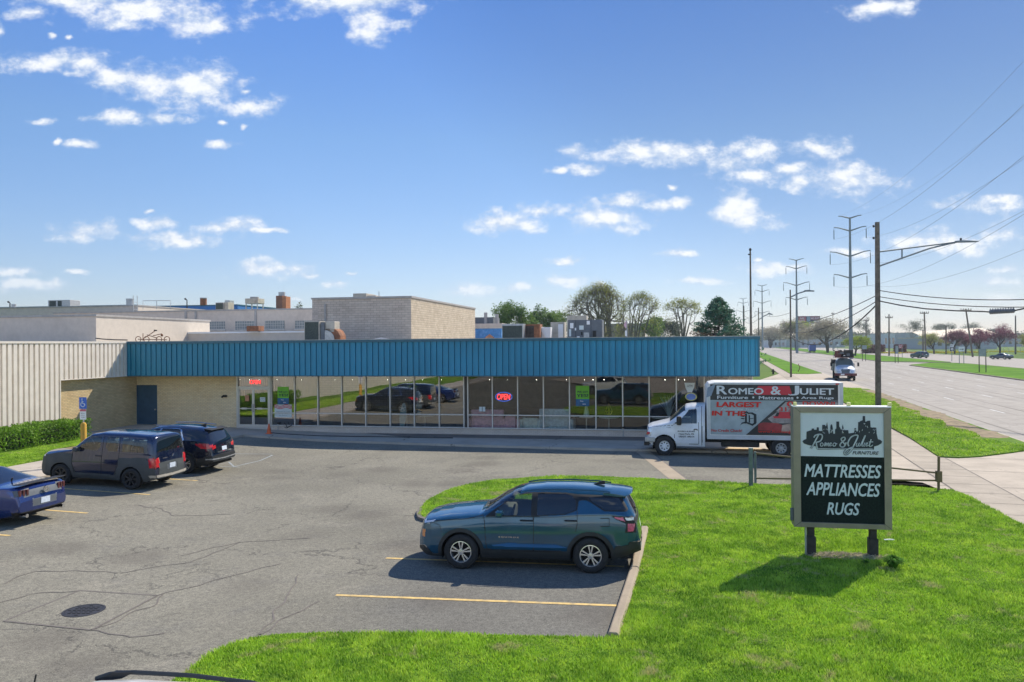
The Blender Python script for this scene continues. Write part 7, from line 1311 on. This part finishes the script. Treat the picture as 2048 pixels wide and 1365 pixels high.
text('ALE?', bw, XB(w_ * .17, zc + hh_ * .22), w=w_ * .2, h=hh_ * .2, parent=t, bold=.004); text('GET IT', bw, XB(w_ * .18, zc - hh_ * .1), w=w_ * .24, h=hh_ * .18, parent=t, bold=.004); text('NO SUIT', bw, XB(w_ * .77, zc + hh_ * .2), w=w_ * .38, h=hh_ * .26, parent=t, bold=.004); MB().box((w_ * .68, -.34, zc - hh_ * .30), (w_ * .96, -.31, zc - hh_ * .12)).build('white_strip', bw, t)
# road signs on the median
def road_sign(label, pxs, ybase, ytop, board, mat, Y=None, post='steel', name='road_sign', grp=None, sh='rect'):
    g = G((pxs[0] + pxs[-1]) / 2, ybase, .1); Y = g.y; t = thing(name, label, 'road sign', (g.x, Y, .1), group=grp); rel_ = lambda px, py: at(px, py, Y) - Vector((g.x, Y, .1))
    for px in pxs: a = rel_(px, ytop); MB().box((a.x - .045, -.045, -.1), (a.x + .045, .045, a.z)).build('post', M[post], t)
    a, b = rel_(board[0], board[3]), rel_(board[2], board[1])
    if sh == 'rect': o = MB().box((a.x, -.1, a.z), (b.x, -.06, b.z)).build('board', mat, t)
    return t, a, b, o
M['signgrey'] = pm('sign_back_grey', (.30, .33, .34), .5, .3); M['signw'] = pm('sign_white', (.72, .74, .74), .5)
t, a, b, o = road_sign('wide blank grey sign on two dark posts nearest in the median', (1958, 1971.5), 745, 698, (1957, 698, 1971, 713), M['signgrey'], post='black')
t, a, b, o = road_sign('square route marker sign with black diamond on a single post', (1903.5,), 722, 700, (1899, 694.5, 1908, 703), M['signw']); c = (a + b) / 2; hw = (b.x - a.x) / 2
MB().box((a.x + .05, -.115, a.z + .05), (b.x - .05, -.102, b.z - .05)).build('black_field', M['ink'], t); MB().prism([(0, -.7), (.7, 0), (0, .7), (-.7, 0)], .01, lambda x, z, d: (c.x + x * hw, -.12 - d, c.z + z * (b.z - a.z) / 2)).build('diamond', M['signw'], t); MB().box((a.x + .1, -.1, b.z + .1), (b.x - .1, -.06, b.z + .6)).build('upper_plate', M['signw'], t); text('8', M['ink'], T3((c.x, -.14, c.z)) @ Matrix.Rotation(R(90), 4, 'X'), h=(b.z - a.z) * .28, w=.3, parent=t); text('EAST', M['ink'], T3((c.x, -.11, b.z + .35)) @ Matrix.Rotation(R(90), 4, 'X'), h=.28, w=hw * 1.3, parent=t)
t, a, b, o = road_sign('white rectangular arrow sign on two posts beside the route marker', (1918.5, 1927.5), 727.5, 700, (1917, 694, 1928.5, 703.5), M['signw']); c = (a + b) / 2; MB().prism([(-.35, -.2), (.1, -.2), (.1, -.45), (.4, 0), (.1, .3), (.1, .05), (-.35, .05)], .01, lambda x, z, d: (c.x + x * (b.x - a.x), -.11 - d, c.z + z * .4 * (b.z - a.z))).build('arrow', M['ink'], t)
t, a, b, o = road_sign('no left turn sign with red ring beside the median crossing', (1804.5,), 715, 697, (1797.5, 690, 1804.5, 697), M['signw']); c = (a + b) / 2; rr_ = (b.z - a.z) * .45; mb = MB(); mb.tube([(c.x + rr_ * math.cos(q), -.13, c.z + rr_ * math.sin(q)) for q in np.linspace(0, 6.283, 25)], .08, 5, False); mb.tube([(c.x - rr_ * .7, -.14, c.z + rr_ * .7), (c.x + rr_ * .7, -.14, c.z - rr_ * .7)], .08, 5); mb.build('red_ring', M['pred'], t); MB().tube([(c.x + rr_ * .35, -.12, c.z - rr_ * .5), (c.x + rr_ * .3, -.12, c.z + rr_ * .3), (c.x - rr_ * .4, -.12, c.z + rr_ * .2)], .07, 5).build('arrow', M['ink'], t)
road_sign('grey backed sign on two posts right of the wooden pole', (1790, 1796), 726, 691, (1790.5, 692, 1796, 708), M['signgrey'], post='black'); road_sign('grey backed sign on tall posts behind the work truck', (1724.5, 1731), 722, 693, (1724, 691, 1733, 699), M['signgrey'], post='black'); road_sign('small grey sign back left of the work truck', (1666.5,), 716, 687, (1664.5, 687, 1669, 698), M['signgrey']); road_sign('small pale sign back behind the work truck crane', (1675.5,), 712, 688, (1673, 688, 1678.5, 693), M['signw'])
# hydrant, bent post, far flowers
g = G(1546.5, 749, .06); t = thing('fire_hydrant', 'dark fire hydrant on the verge beyond the store corner', 'hydrant', (g.x, g.y, .06)); s = 1.25; MB().lathe([(.16 * s, 0), (.16 * s, .06), (.11 * s, .08), (.11 * s, .55), (.14 * s, .57), (.12 * s, .68), (0, .78)], 14).build('barrel', M['black'], t, smooth=R(40)); MB().cyl((-.24 * s, 0, .45), (.24 * s, 0, .45), .07).build('outlets', M['black'], t)
g = G(1596, 744, .06); rel_ = lambda px, py: at(px, py, g.y) - Vector((g.x, g.y, .06)); t = MB().tube([(0, 0, 0), rel_(1599, 738), rel_(1600, 734), rel_(1597.5, 731), rel_(1597, 728)], .05, 6).build('bent_post', M['rust'], None, loc=(g.x, g.y, .06)); tag(t, 'bent rusty sign post leaning over the far verge', 'post')
M['fly'] = pm('yellow_flowers', (.72, .62, .05), .9, vary=.1); M['flo'] = pm('orange_flowers', (.62, .40, .12), .9)
for (x0, x1, y_, m_) in ((1762, 1790, 695.5, 'fly'), (1805, 1834, 696.3, 'flo'), (1862, 1896, 699.5, 'fly'), (1928, 1945, 701.5, 'fly'), (2010, 2075, 704.5, 'fly')):
    a, b = G(x0, y_, 0), G(x1, y_, 0); k = 300 / a.y; a, b = a * k, b * k; r = np.random.default_rng(int(x0)); n = 1600; C = np.stack([r.uniform(a.x, b.x, n), a.y + r.uniform(-12, 12, n), .15 + .3 * r.random(n)], 1); tag(leaves('flower_bed', C, M[m_], .25, None, int(x0)), 'strip of %s spring flowers on the far grass bank' % ('yellow' if m_ == 'fly' else 'orange'), 'flowers', kind='stuff')
t = thing('chainlink_fence', 'long wire fence on the grass beyond the far carriageway', 'fence', (0, 0, 0)); mb = MB(); 
for k in range(60): p = RP(60 + k * 6, 84); mb.cyl((p.x, p.y, 0), (p.x, p.y, 2.2), .06, n=5)
a, b = RP(60, 84), RP(414, 84); mb.cyl((a.x, a.y, 2.2), (b.x, b.y, 2.2), .04, n=5); mb.build('posts', M['galv'], t)
# ------------------------------------------------------------------ buildings behind the store (all aligned with it)
def bld(name, label, px, ytop, Y, wl, dep, mats, mats_t=None, z0=0, cap=.12, capm='bluetrim', right=True):
    """corner at pixel px (near right corner); wl metres to the left, dep metres away"""
    c = at(px, ytop, Y); t = thing(name, label, 'building', M=Matrix.Translation((c.x, c.y, 0)) @ Matrix.Rotation(-TH, 4, 'Z')); h = c.z
    mb = MB(); mb.m = 0; mb.box((-wl, 0, z0), (0, dep, h)); mb.mi = [0] * 6
    mb.mi[3] = 1; mb.mi[5] = 1; mb.build('wall', [mats, mats_t or mats], t); MB().box((-wl - .06, -.06, h), (.06, dep + .06, h + cap)).build('coping', M[capm], t); return t, h
M['stucco'] = pm('pale_stucco', (.60, .51, .43), .85, vary=.06, dirt=(.50, .42, .35), dscale=.6); M['stucco_t'] = pm('sunlit_stucco', (.58, .51, .43), .85, vary=.05); M['capgrey'] = pm('cap_grey', (.36, .34, .32), .6); M['capcream'] = pm('cap_cream', (.62, .56, .48), .6)
t, h = bld('stucco_block', 'plain pale block rising behind the cream siding wing', 192, 633, 48, 30, 12.3, M['stucco'], M['stucco_t'], 4.0, capm='capgrey')
t, h = bld('glass_block_wing', 'long beige wing with glass block windows behind the pale block', 648, 619, 66, 26, 14, M['stucco'], M['stucco_t'], 0, capm='capgrey')
rz = Matrix.Rotation(TH, 3, 'Z')
def loc_in(t, px, py, y=0):
    M_ = t.matrix_world; return None
def face(px, py, P, d=E1):
    n = Vector((-d.y, d.x, 0)); v = ray(px, py); k = Vector((P.x, P.y, 0)).dot(n) / v.dot(n); p = v * k; return (p - Vector((P.x, P.y, 0))).dot(d), H + p.z
P6 = at(648, 619, 66); M['gblock'] = None
def gbm():
    m, t_ = newmat('glass_block'); P = t_.coord(); x, y, z = t_.sep(P); n = t_.node('ShaderNodeTexBrick'); n.offset = 0; t_.put(n.inputs['Vector'], t_.comb(x, z, 0)); n.inputs['Scale'].default_value = 1; n.inputs['Brick Width'].default_value = .22; n.inputs['Row Height'].default_value = .22; n.inputs['Mortar Size'].default_value = .018
    t_.put(n.inputs['Color1'], (.16, .19, .20)); t_.put(n.inputs['Color2'], (.22, .25, .25)); t_.put(n.inputs['Mortar'], (.45, .43, .40)); principled(t_, Base_Color=n.outputs['Color'], Roughness=.25); return m
M['gblock'] = gbm()
for x0, x1, y0, y1 in ((412, 450, 643.5, 659.5), (471, 510, 642.5, 660), (530.5, 569, 641.5, 659), (590.5, 640, 641.5, 658)):
    a, b = face(x0, y1, P6), face(x1, y0, P6); MB().box((a[0], -.03, a[1]), (b[0], .1, b[1])).build('window', M['gblock'], t); MB().box((a[0] - .05, -.10, a[1] - .12), (b[0] + .05, .0, a[1])).build('window_sill', M['capcream'], t)
for px in (372, 392, 511.5, 632): a = face(px, 630, P6); MB().box((a[0] - .1, -.06, 4.5), (a[0] + .1, 0, h)).build('pilaster', M['capgrey'], t)
t, h = bld('long_rear_block', 'low long beige block with a ladder at the far left', 276, 612.5, 78, 34, 16, M['stucco'], M['stucco_t'], capm='capgrey'); P7 = at(276, 612.5, 78); mb = MB(); mb.box((.1, -.9, 5.0), (.14, -.85, h + 1)); mb.box((.1, -.3, 5.0), (.14, -.25, h + 1))
for k in range(12): mb.box((.1, -.85, 5.2 + k * .35), (.14, -.3, 5.24 + k * .35))
mb.build('ladder', M['galv'], t)
t, h = bld('mid_roof_step', 'low cream parapet strip below the glass block windows', 700, 664.5, 55, 14.5, 8, M['stucco_t'], M['stucco_t'], 4.0, capm='white')
t, h = bld('rough_brick_block', 'tall block of rough pale brick behind the middle of the blue fascia', 822, 596, 50, 6.35, 17.5, M['block_s'], M['block_t'], capm='capgrey'); P8 = at(822, 596, 50)
a = face(651, 640, P8); MB().box((a[0] - .06, -.08, 4.6), (a[0] + .06, 0, h - .3)).build('downpipe', M['capgrey'], t)
t2, h2 = bld('rough_brick_annex', 'narrow set back part at the left end of the rough brick block', 650, 599, 57, 1.0, 8, M['block_s'], M['block_t'], capm='capgrey')
t, h = bld('blue_rear_hall', 'long bright blue hall wall far behind the roof vents', 475, 611, 98, 17, 20, pm('hall_blue', (.025, .15, .42), .6, vary=.08), None, capm='bluetrim'); t, h = bld('blue_rear_hall', 'far dark blue roof edge across the left horizon', 270, 611.5, 100, 60, 20, pm('hall_navy', (.02, .06, .12), .6), None, capm='bluetrim')
t, h = bld('blue_shed', 'sky blue panelled shed right of the rough brick block', 1003, 657, 72, 4.0, 8, pm('shed_blue', (.07, .26, .55), .6, vary=.15, dirt=(.2, .4, .65), dscale=1.5), None, capm='capcream'); MB().box((-3.6, -.1, h + .1), (.1, 8, h + .45)).build('parapet', M['stucco'], t)
for px in (962, 985):
    a = face(px, 640, at(1003, 657, 72)); MB().cyl((a[0], 2, h), (a[0], 2, face(px, 624 if px < 970 else 627, at(1003, 657, 72))[1]), .16).build('stack', M['capgrey'], t)
MB().box((-3.4, 2, h + .45), (-1.2, 5, h + 1.1)).build('roof_box', M['greymetal'], t)
t, h = bld('tan_far_building', 'tan brick building with orange panels behind the vase tree', 1290, 648, 200, 14, 10, pm('tan_brick', (.33, .25, .18), .8), M['stucco']); MB().box((-12, -.1, h - 3), (-8.6, -.02, h - .3)).build('orange_panel', pm('orange_panel', (.62, .38, .16), .7), t); MB().box((-3, -.1, h - 3.2), (-.4, -.02, h - .3)).build('orange_panel', M['beige'], t)
# ------------------------------------------------------------------ things on the roofs
def rt(name, label, cat, px, pybot, Y, grp=None, zmin=None):
    p = at(px, pybot, Y); return thing(name, label, cat, M=Matrix.Translation(p) @ Matrix.Rotation(-TH, 4, 'Z'), group=grp), Y / F
# condenser with rusty drum, on the store roof (z 4.78)
Yc = 47.0; s = Yc / F; p = at(624, 678, Yc); t = thing('roof_condenser', 'large rooftop condenser with dark grille and rusty curved drum', 'roof unit', M=Matrix.Translation((p.x, p.y, 4.78)) @ Matrix.Rotation(-TH, 4, 'Z')); zt2_ = at(624, 643, Yc).z - 4.78; z0_ = .12
wA, wB = 33 * s, 10 * s
MB().box((-wA / 2, 0, z0_), (wA / 2, 1.1, zt2_)).build('casing', M['beige'], t, bevel=.01); MB().box((-wA / 2 + .05, -.02, z0_ + .06), (wA / 2 - .08, 0, zt2_ - .05)).build('grille', M['greengrill'], t)
MB().box((wA / 2 + .05, 0, z0_), (wA / 2 + wB, 1.0, zt2_ - .06)).build('side_casing', M['greymetal'], t); MB().box((wA / 2 + wB, .1, zt2_ * .5), (wA / 2 + wB + .6, .9, zt2_ - .02)).build('duct_head', M['beige'], t, bevel=.03)
mb = MB(); cx_ = wA / 2 + wB + .35
pts = [(cx_ - .35, 0), (cx_ + .62, 0), (cx_ + .60, .4), (cx_ + .45, .68), (cx_ + .2, .84), (cx_ - .1, .88), (cx_ - .35, .86)]; mb.prism(pts, .9, lambda x, z, d: (x, .1 + d, z + .08)); mb.build('drum', M['rust'], t, bevel=.04); MB().prism([(cx_ - .42, 0), (cx_ + .28, 0), (cx_ + .22, .4), (cx_ + .05, .62), (cx_ - .2, .72), (cx_ - .42, .72)], .06, lambda x, z, d: (x, .03 + d, z + .08)).build('drum_cover', M['galv'], t)
for x_ in (-wA / 2, cx_): MB().box((x_, 0, 0), (x_ + .1, 1.0, z0_)).build('skid', M['galv'], t)
def unit(name, label, px0, px1, ytop, Y, zb, mat, dep=1.0, grille=None, grp=None, cat='roof unit', extra=None, gm='greengrill'):
    a, b = at(px0, ytop, Y), at(px1, ytop, Y); t = thing(name, label, cat, M=Matrix.Translation((a.x, Y, zb)) @ Matrix.Rotation(-TH, 4, 'Z'), group=grp); w_, h_ = (b.x - a.x), a.z - zb
    MB().box((0, 0, .05), (w_, dep, h_)).build('casing', M[mat], t, bevel=.012); MB().box((.05, .03, 0), (w_ - .05, dep - .03, .05)).build('skid', M['galv'], t)
    if grille: MB().box((w_ * grille[0], -.015, h_ * .12), (w_ * grille[1], 0, h_ * .9)).build('grille', M[gm], t)
    return t, w_, h_
unit('roof_unit', 'dark green grille roof unit right of the blue shed', 1004, 1047, 648.5, 45, 4.78, 'galv', grille=(.02, .95)); unit('roof_unit', 'brown rusty roof unit next to the dark green grille', 1050, 1080, 649, 45.5, 4.78, 'rust', grille=(.05, .6), gm='bark2')
t, w_, h_ = unit('roof_hood', 'white sloping hood unit right of the rusty unit', 1081, 1101, 655, 46, 4.78, 'white', .8); MB().prism([(-.1, h_), (.05, h_ + .05), (w_ * .55, .35), (w_ * .45, .3)], .06, lambda x, z, d: (x, -.08 + d, z)).build('white_brace', M['white'], t)
unit('roof_unit', 'beige roof unit with tall panels left of the grey one', 1101, 1129, 645, 47, 4.78, 'beige', grille=(.55, .9), gm='white'); unit('roof_unit', 'tan unit standing higher behind the grey roof unit', 1134, 1173, 632, 50, 4.78, 'beige')
t, w_, h_ = unit('roof_unit', 'largest dark grey roof unit with stickers and gauges', 1136, 1204, 640.5, 45, 4.78, 'greymetal', 1.4)
for (u0, v0, u1, v1, m_) in ((.06, .62, .16, .86, 'white'), (.33, .55, .46, .74, 'paper'), (.03, .25, .09, .58, 'paper'), (.46, .20, .62, .42, 'galv'), (.55, .78, .64, .95, 'white'), (.72, .15, .82, .5, 'black'), (.26, .02, .34, .25, 'white'), (.2, .52, .24, .64, 'white'), (.38, .3, .42, .45, 'black')): MB().box((w_ * u0, -.03, h_ * v0), (w_ * u1, -.001, h_ * v1)).build('sticker' if m_ != 'black' else 'gauge', M[m_], t)
for u in (.22, .67): MB().box((w_ * u, -.006, .05), (w_ * u + .02, 0, h_)).build('panel_seam', M['seam'], t)
p = at(1294 - 40, 675, 60); t = thing('flag_pole', 'small flag with pale stripes on a thin pole in front of the leaning tree', 'flag', (p.x, p.y, 0)); zt3 = at(1254, 640, 60).z; MB().cyl((0, 0, 0), (0, 0, zt3), .03).build('pole', M['galv'], t)
fl = MB().prism([(0, 0), (-.12, -.1), (-.24, -.35), (-.1, -.62), (.02, -.5), (.05, -.2)], .03, lambda x, z, d: (x, d, zt3 - .05 + z)).build('flag_cloth', pm('flag_pink', (.62, .40, .46), .8, vary=.3, scale=9), t)
MB().box((-.14, -.02, zt3 - 1.25), (.0, .02, zt3 - .82)).build('white_plate', M['white'], t)
unit('small_roof_hood', 'small rusty hood on the step below the glass block windows', 493, 519, 652.5, 56, at(493, 664.5, 56).z, 'rust', .8); 
t, w_, h_ = unit('green_roof_unit', 'green grey roof unit on the far left horizon', 96, 146, 601, 84, at(96, 616, 84).z, 'galv', 1.5, grille=(.06, .36)); MB().box((w_ * .45, -.03, .1), (w_ * .62, 0, h_ * .9)).build('grille', M['greengrill'], t)
def vent(label, px, y0, y1, w_, Y, m_='rust', cap=False, grp='roof vent drums'):
    a = at(px, y1, Y); t = thing('roof_vent', label, 'roof vent', (a.x, Y, a.z), group=grp); h_ = at(px, y0, Y).z - a.z; r_ = w_ / 2 / F * Y; MB().cyl((0, 0, 0), (0, 0, h_), r_ * .92, n=18).build('drum', M[m_], t, smooth=R(40)); MB().cyl((0, 0, h_ - .08), (0, 0, h_ + .03), r_, n=18).build('rim', M['galv'], t)
vent('small pale drum vent on the far left roof', 27.5, 609.5, 616, 9, 86, 'galv'); vent('grey drum vent left of the roof railing', 260, 598.5, 613, 15, 86, 'galv'); vent('rusty drum vent above the blue hall', 407, 596.5, 611, 14, 99)
for px, y0 in ((20, 607), (374, 601)):
    a = at(px, 615, 90); t = thing('roof_stub', 'thin bent exhaust pipe on the %s roof' % ('far left' if px < 100 else 'blue hall'), 'pipe', (a.x, 90, a.z)); zz = at(px, y0, 90).z - a.z; MB().tube([(0, 0, -.3), (0, 0, zz), (-.12, 0, zz + .15)], .06, 6).build('pipe', M['black'], t); MB().cyl((-.12, 0, zz + .1), (-.25, 0, zz + .2), .1).build('cowl', M['black'], t)
a = at(286, 613, 76); b = at(341, 615, 76); t = thing('roof_railing', 'thin galvanised railing on the roof left of the rusty drum vent', 'railing', (a.x, 76, a.z - .3)); zz = at(286, 602, 76).z - a.z + .3; w_ = b.x - a.x; mb = MB(); mb.tube([(0, 0, 0), (0, 0, zz), (w_, 0, zz), (w_, 0, 0)], .03, 6); mb.tube([(w_ / 2, 0, 0), (w_ / 2, 0, zz)], .03, 6); mb.build('rail', M['galv'], t)
t, w_, h_ = unit('exhaust_fan', 'pale exhaust fan box standing on legs above the blue hall', 490, 518, 597.5, 90, at(490, 608, 90).z, 'beige', 1.5); mb = MB()
for x_ in (.1, w_ - .1): mb.box((x_ - .05, 0, -.9), (x_ + .05, .1, 0)); mb.box((x_ - .05, 1.3, -.9), (x_ + .05, 1.4, 0))
mb.build('legs', M['galv'], t); MB().cyl((w_ / 2, .7, h_), (w_ / 2, .7, h_ + .2), .5).build('cap', M['capgrey'], t)
unit('air_handler', 'dark grilled air unit beside the blue hall vent', 431, 448, 605.5, 88, at(431, 621, 88).z, 'capgrey', 1.2, grille=(.05, .95)); unit('air_handler', 'pale narrow air unit right of the dark grilled one', 448.5, 457, 605, 88, at(448, 621, 88).z, 'beige', 1.2); unit('air_handler', 'tall pale framed unit far behind the air units', 449.5, 460, 601, 95, at(449, 621, 95).z, 'galv', 1)
a = at(552, 618, 72); b = at(574, 618, 72); t = thing('brick_chimney', 'orange brick chimney with round metal cap on the rear roof', 'chimney', M=Matrix.Translation((a.x, 72, a.z - .4)) @ Matrix.Rotation(-TH, 4, 'Z')); zz = at(552, 592, 72).z - a.z + .4; w_ = b.x - a.x; mb = MB(); mb.box((0, 0, 0), (w_ * .62, .9, zz)); mb.mi = [0] * 6; mb.mi[3] = 1; mb.build('stack', [brick('chimney_brick_shade', (.28, .14, .09), (.22, .11, .07), (.25, .2, .17), 's'), brick('chimney_brick_sun', (.45, .20, .10), (.38, .16, .08), (.3, .25, .2), 't')], t)  # shade and sun put into the brick colours: darker front, brighter side
MB().box((w_ * .62, 0, 0), (w_ * .98, .9, zz * .96)).build('flank', brick('chimney_brick_lit', (.52, .22, .10), (.42, .17, .08), (.3, .25, .2), 's'), t); MB().cyl((w_ * .38, .4, zz), (w_ * .38, .4, zz + .35), .3, n=16).build('cap', M['galv'], t)  # flank stands for the sunlit side, sunlight painted in as brighter brick
t, w_, h_ = unit('roof_hatch', 'stepped beige roof housing on top of the rough brick block', 706, 734, 587.5, 58, at(706, 596, 58).z - .3, 'beige', 2); MB().box((-.95, .2, .05), (0, 1.8, h_ * .55)).build('low_housing', M['greymetal'], t); MB().box((w_, .2, .05), (w_ + .65, 1.8, h_ * .75)).build('side_housing', M['stucco_t'], t)
a = at(758, 598, 58); t = thing('roof_aerial', 'thin aerial on top of the rough brick block', 'aerial', (a.x, 58, a.z - .4)); MB().cyl((0, 0, 0), (0, 0, .4 + 15 * 58 / F), .03, n=6).build('mast', M['galv'], t)
# rusty four wheeled frame lying on the roof edge
Yg = 43.2; g0 = at(306, 680, Yg); t = thing('pedal_cart', 'rusty four wheeled pedal cart frame left on the roof edge', 'cart', (g0.x, Yg, 4.98)); rel_ = lambda px, py, y=0: at(px, py, Yg) - Vector((g0.x, Yg, 4.98)) + Vector((0, y, 0))
MB().box((-1.2, -.3, -.19), (1.4, .9, -.05)).build('platform', M['galv'], t)
for px in (276.5, 318, 334, 293):
    q = rel_(px, 679); MB().tube([(q.x + .15 * math.cos(a), q.y, q.z + .15 * math.sin(a)) for a in np.linspace(0, 6.283, 22)], .022, 6, False).build('wheel', M['rust'], t)
mb = MB(); 
for a, b in (((286, 682), (286, 667)), ((290, 676), (312, 661)), ((294, 670), (315, 677)), ((306, 672), (324, 668)), ((276, 679), (334, 680))): mb.tube([rel_(*a), rel_(*b)], .022, 5)
mb.build('frame', M['rust'], t); MB().tube([rel_(308, 661), rel_(314, 661.5)], .035, 6).build('saddle', M['black'], t); q = rel_(324, 671); MB().lathe([(0, 0), (.07, 0), (.07, .02), (0, .02)], 14, lambda r_, a, h: (q.x + r_ * math.cos(a), q.y - h, q.z + r_ * math.sin(a))).build('chainring', M['rust'], t)
q = at(140, 637, 47); 
a = [at(px, 680 - dy, 42.6) for px, dy in ((191, 3), (205, 1.5), (230, 0), (255, -.5))]; tag(MB().tube(a, .03, 5).build('roof_hose', M['black']), 'dark hose lying along the cream roof edge', 'hose')
for px, py_, lab in ((979, 670, 'small pyramid capped vent in front of the blue shed'), (761, 677, 'low pale pyramid vent on the store roof')):
    a = at(px, 676, 46); t = thing('pyramid_vent', lab, 'roof vent', (a.x, 46, 4.78)); hh2 = at(px, py_, 46).z - 4.78; MB().prism([(-.22, 0), (.22, 0), (.22, hh2 * .6), (-.22, hh2 * .6)], .44, lambda x, z, d: (x, d, z)).build('base', M['white'] if px > 900 else M['galv'], t); w3 = .3 if px > 900 else .9; MB().add([(-w3, -.1, hh2 * .6), (w3, -.1, hh2 * .6), (w3, .5, hh2 * .6), (-w3, .5, hh2 * .6), (0, .2, hh2 + .05)], [(0, 1, 4), (1, 2, 4), (2, 3, 4), (3, 0, 4)]).build('cap', M['rust'] if px > 900 else M['galv'], t)
# ------------------------------------------------------------------ hazy air over the whole place
HAZE = .00020
if HAZE:
    mb = MB(); mb.box((-1480, -580, -2), (1480, 1650, 60)); m, tt = newmat('haze_air'); v = tt.node('ShaderNodeVolumePrincipled'); v.inputs['Density'].default_value = HAZE; v.inputs['Color'].default_value = (.80, .90, 1, 1); v.inputs['Anisotropy'].default_value = .3; tt.l.new(v.outputs[0], tt.out.inputs['Volume'])
    hz = tag(mb.build('haze', m, fix=False), 'thin pale haze of the air over the road', 'haze', kind='stuff')
SC.cycles.volume_bounces = 0; SC.cycles.max_bounces = 8; SC.cycles.transparent_max_bounces = 12; SC.cycles.glossy_bounces = 4; SC.cycles.caustics_reflective = False; SC.cycles.caustics_refractive = False; SC.cycles.sample_clamp_indirect = 6
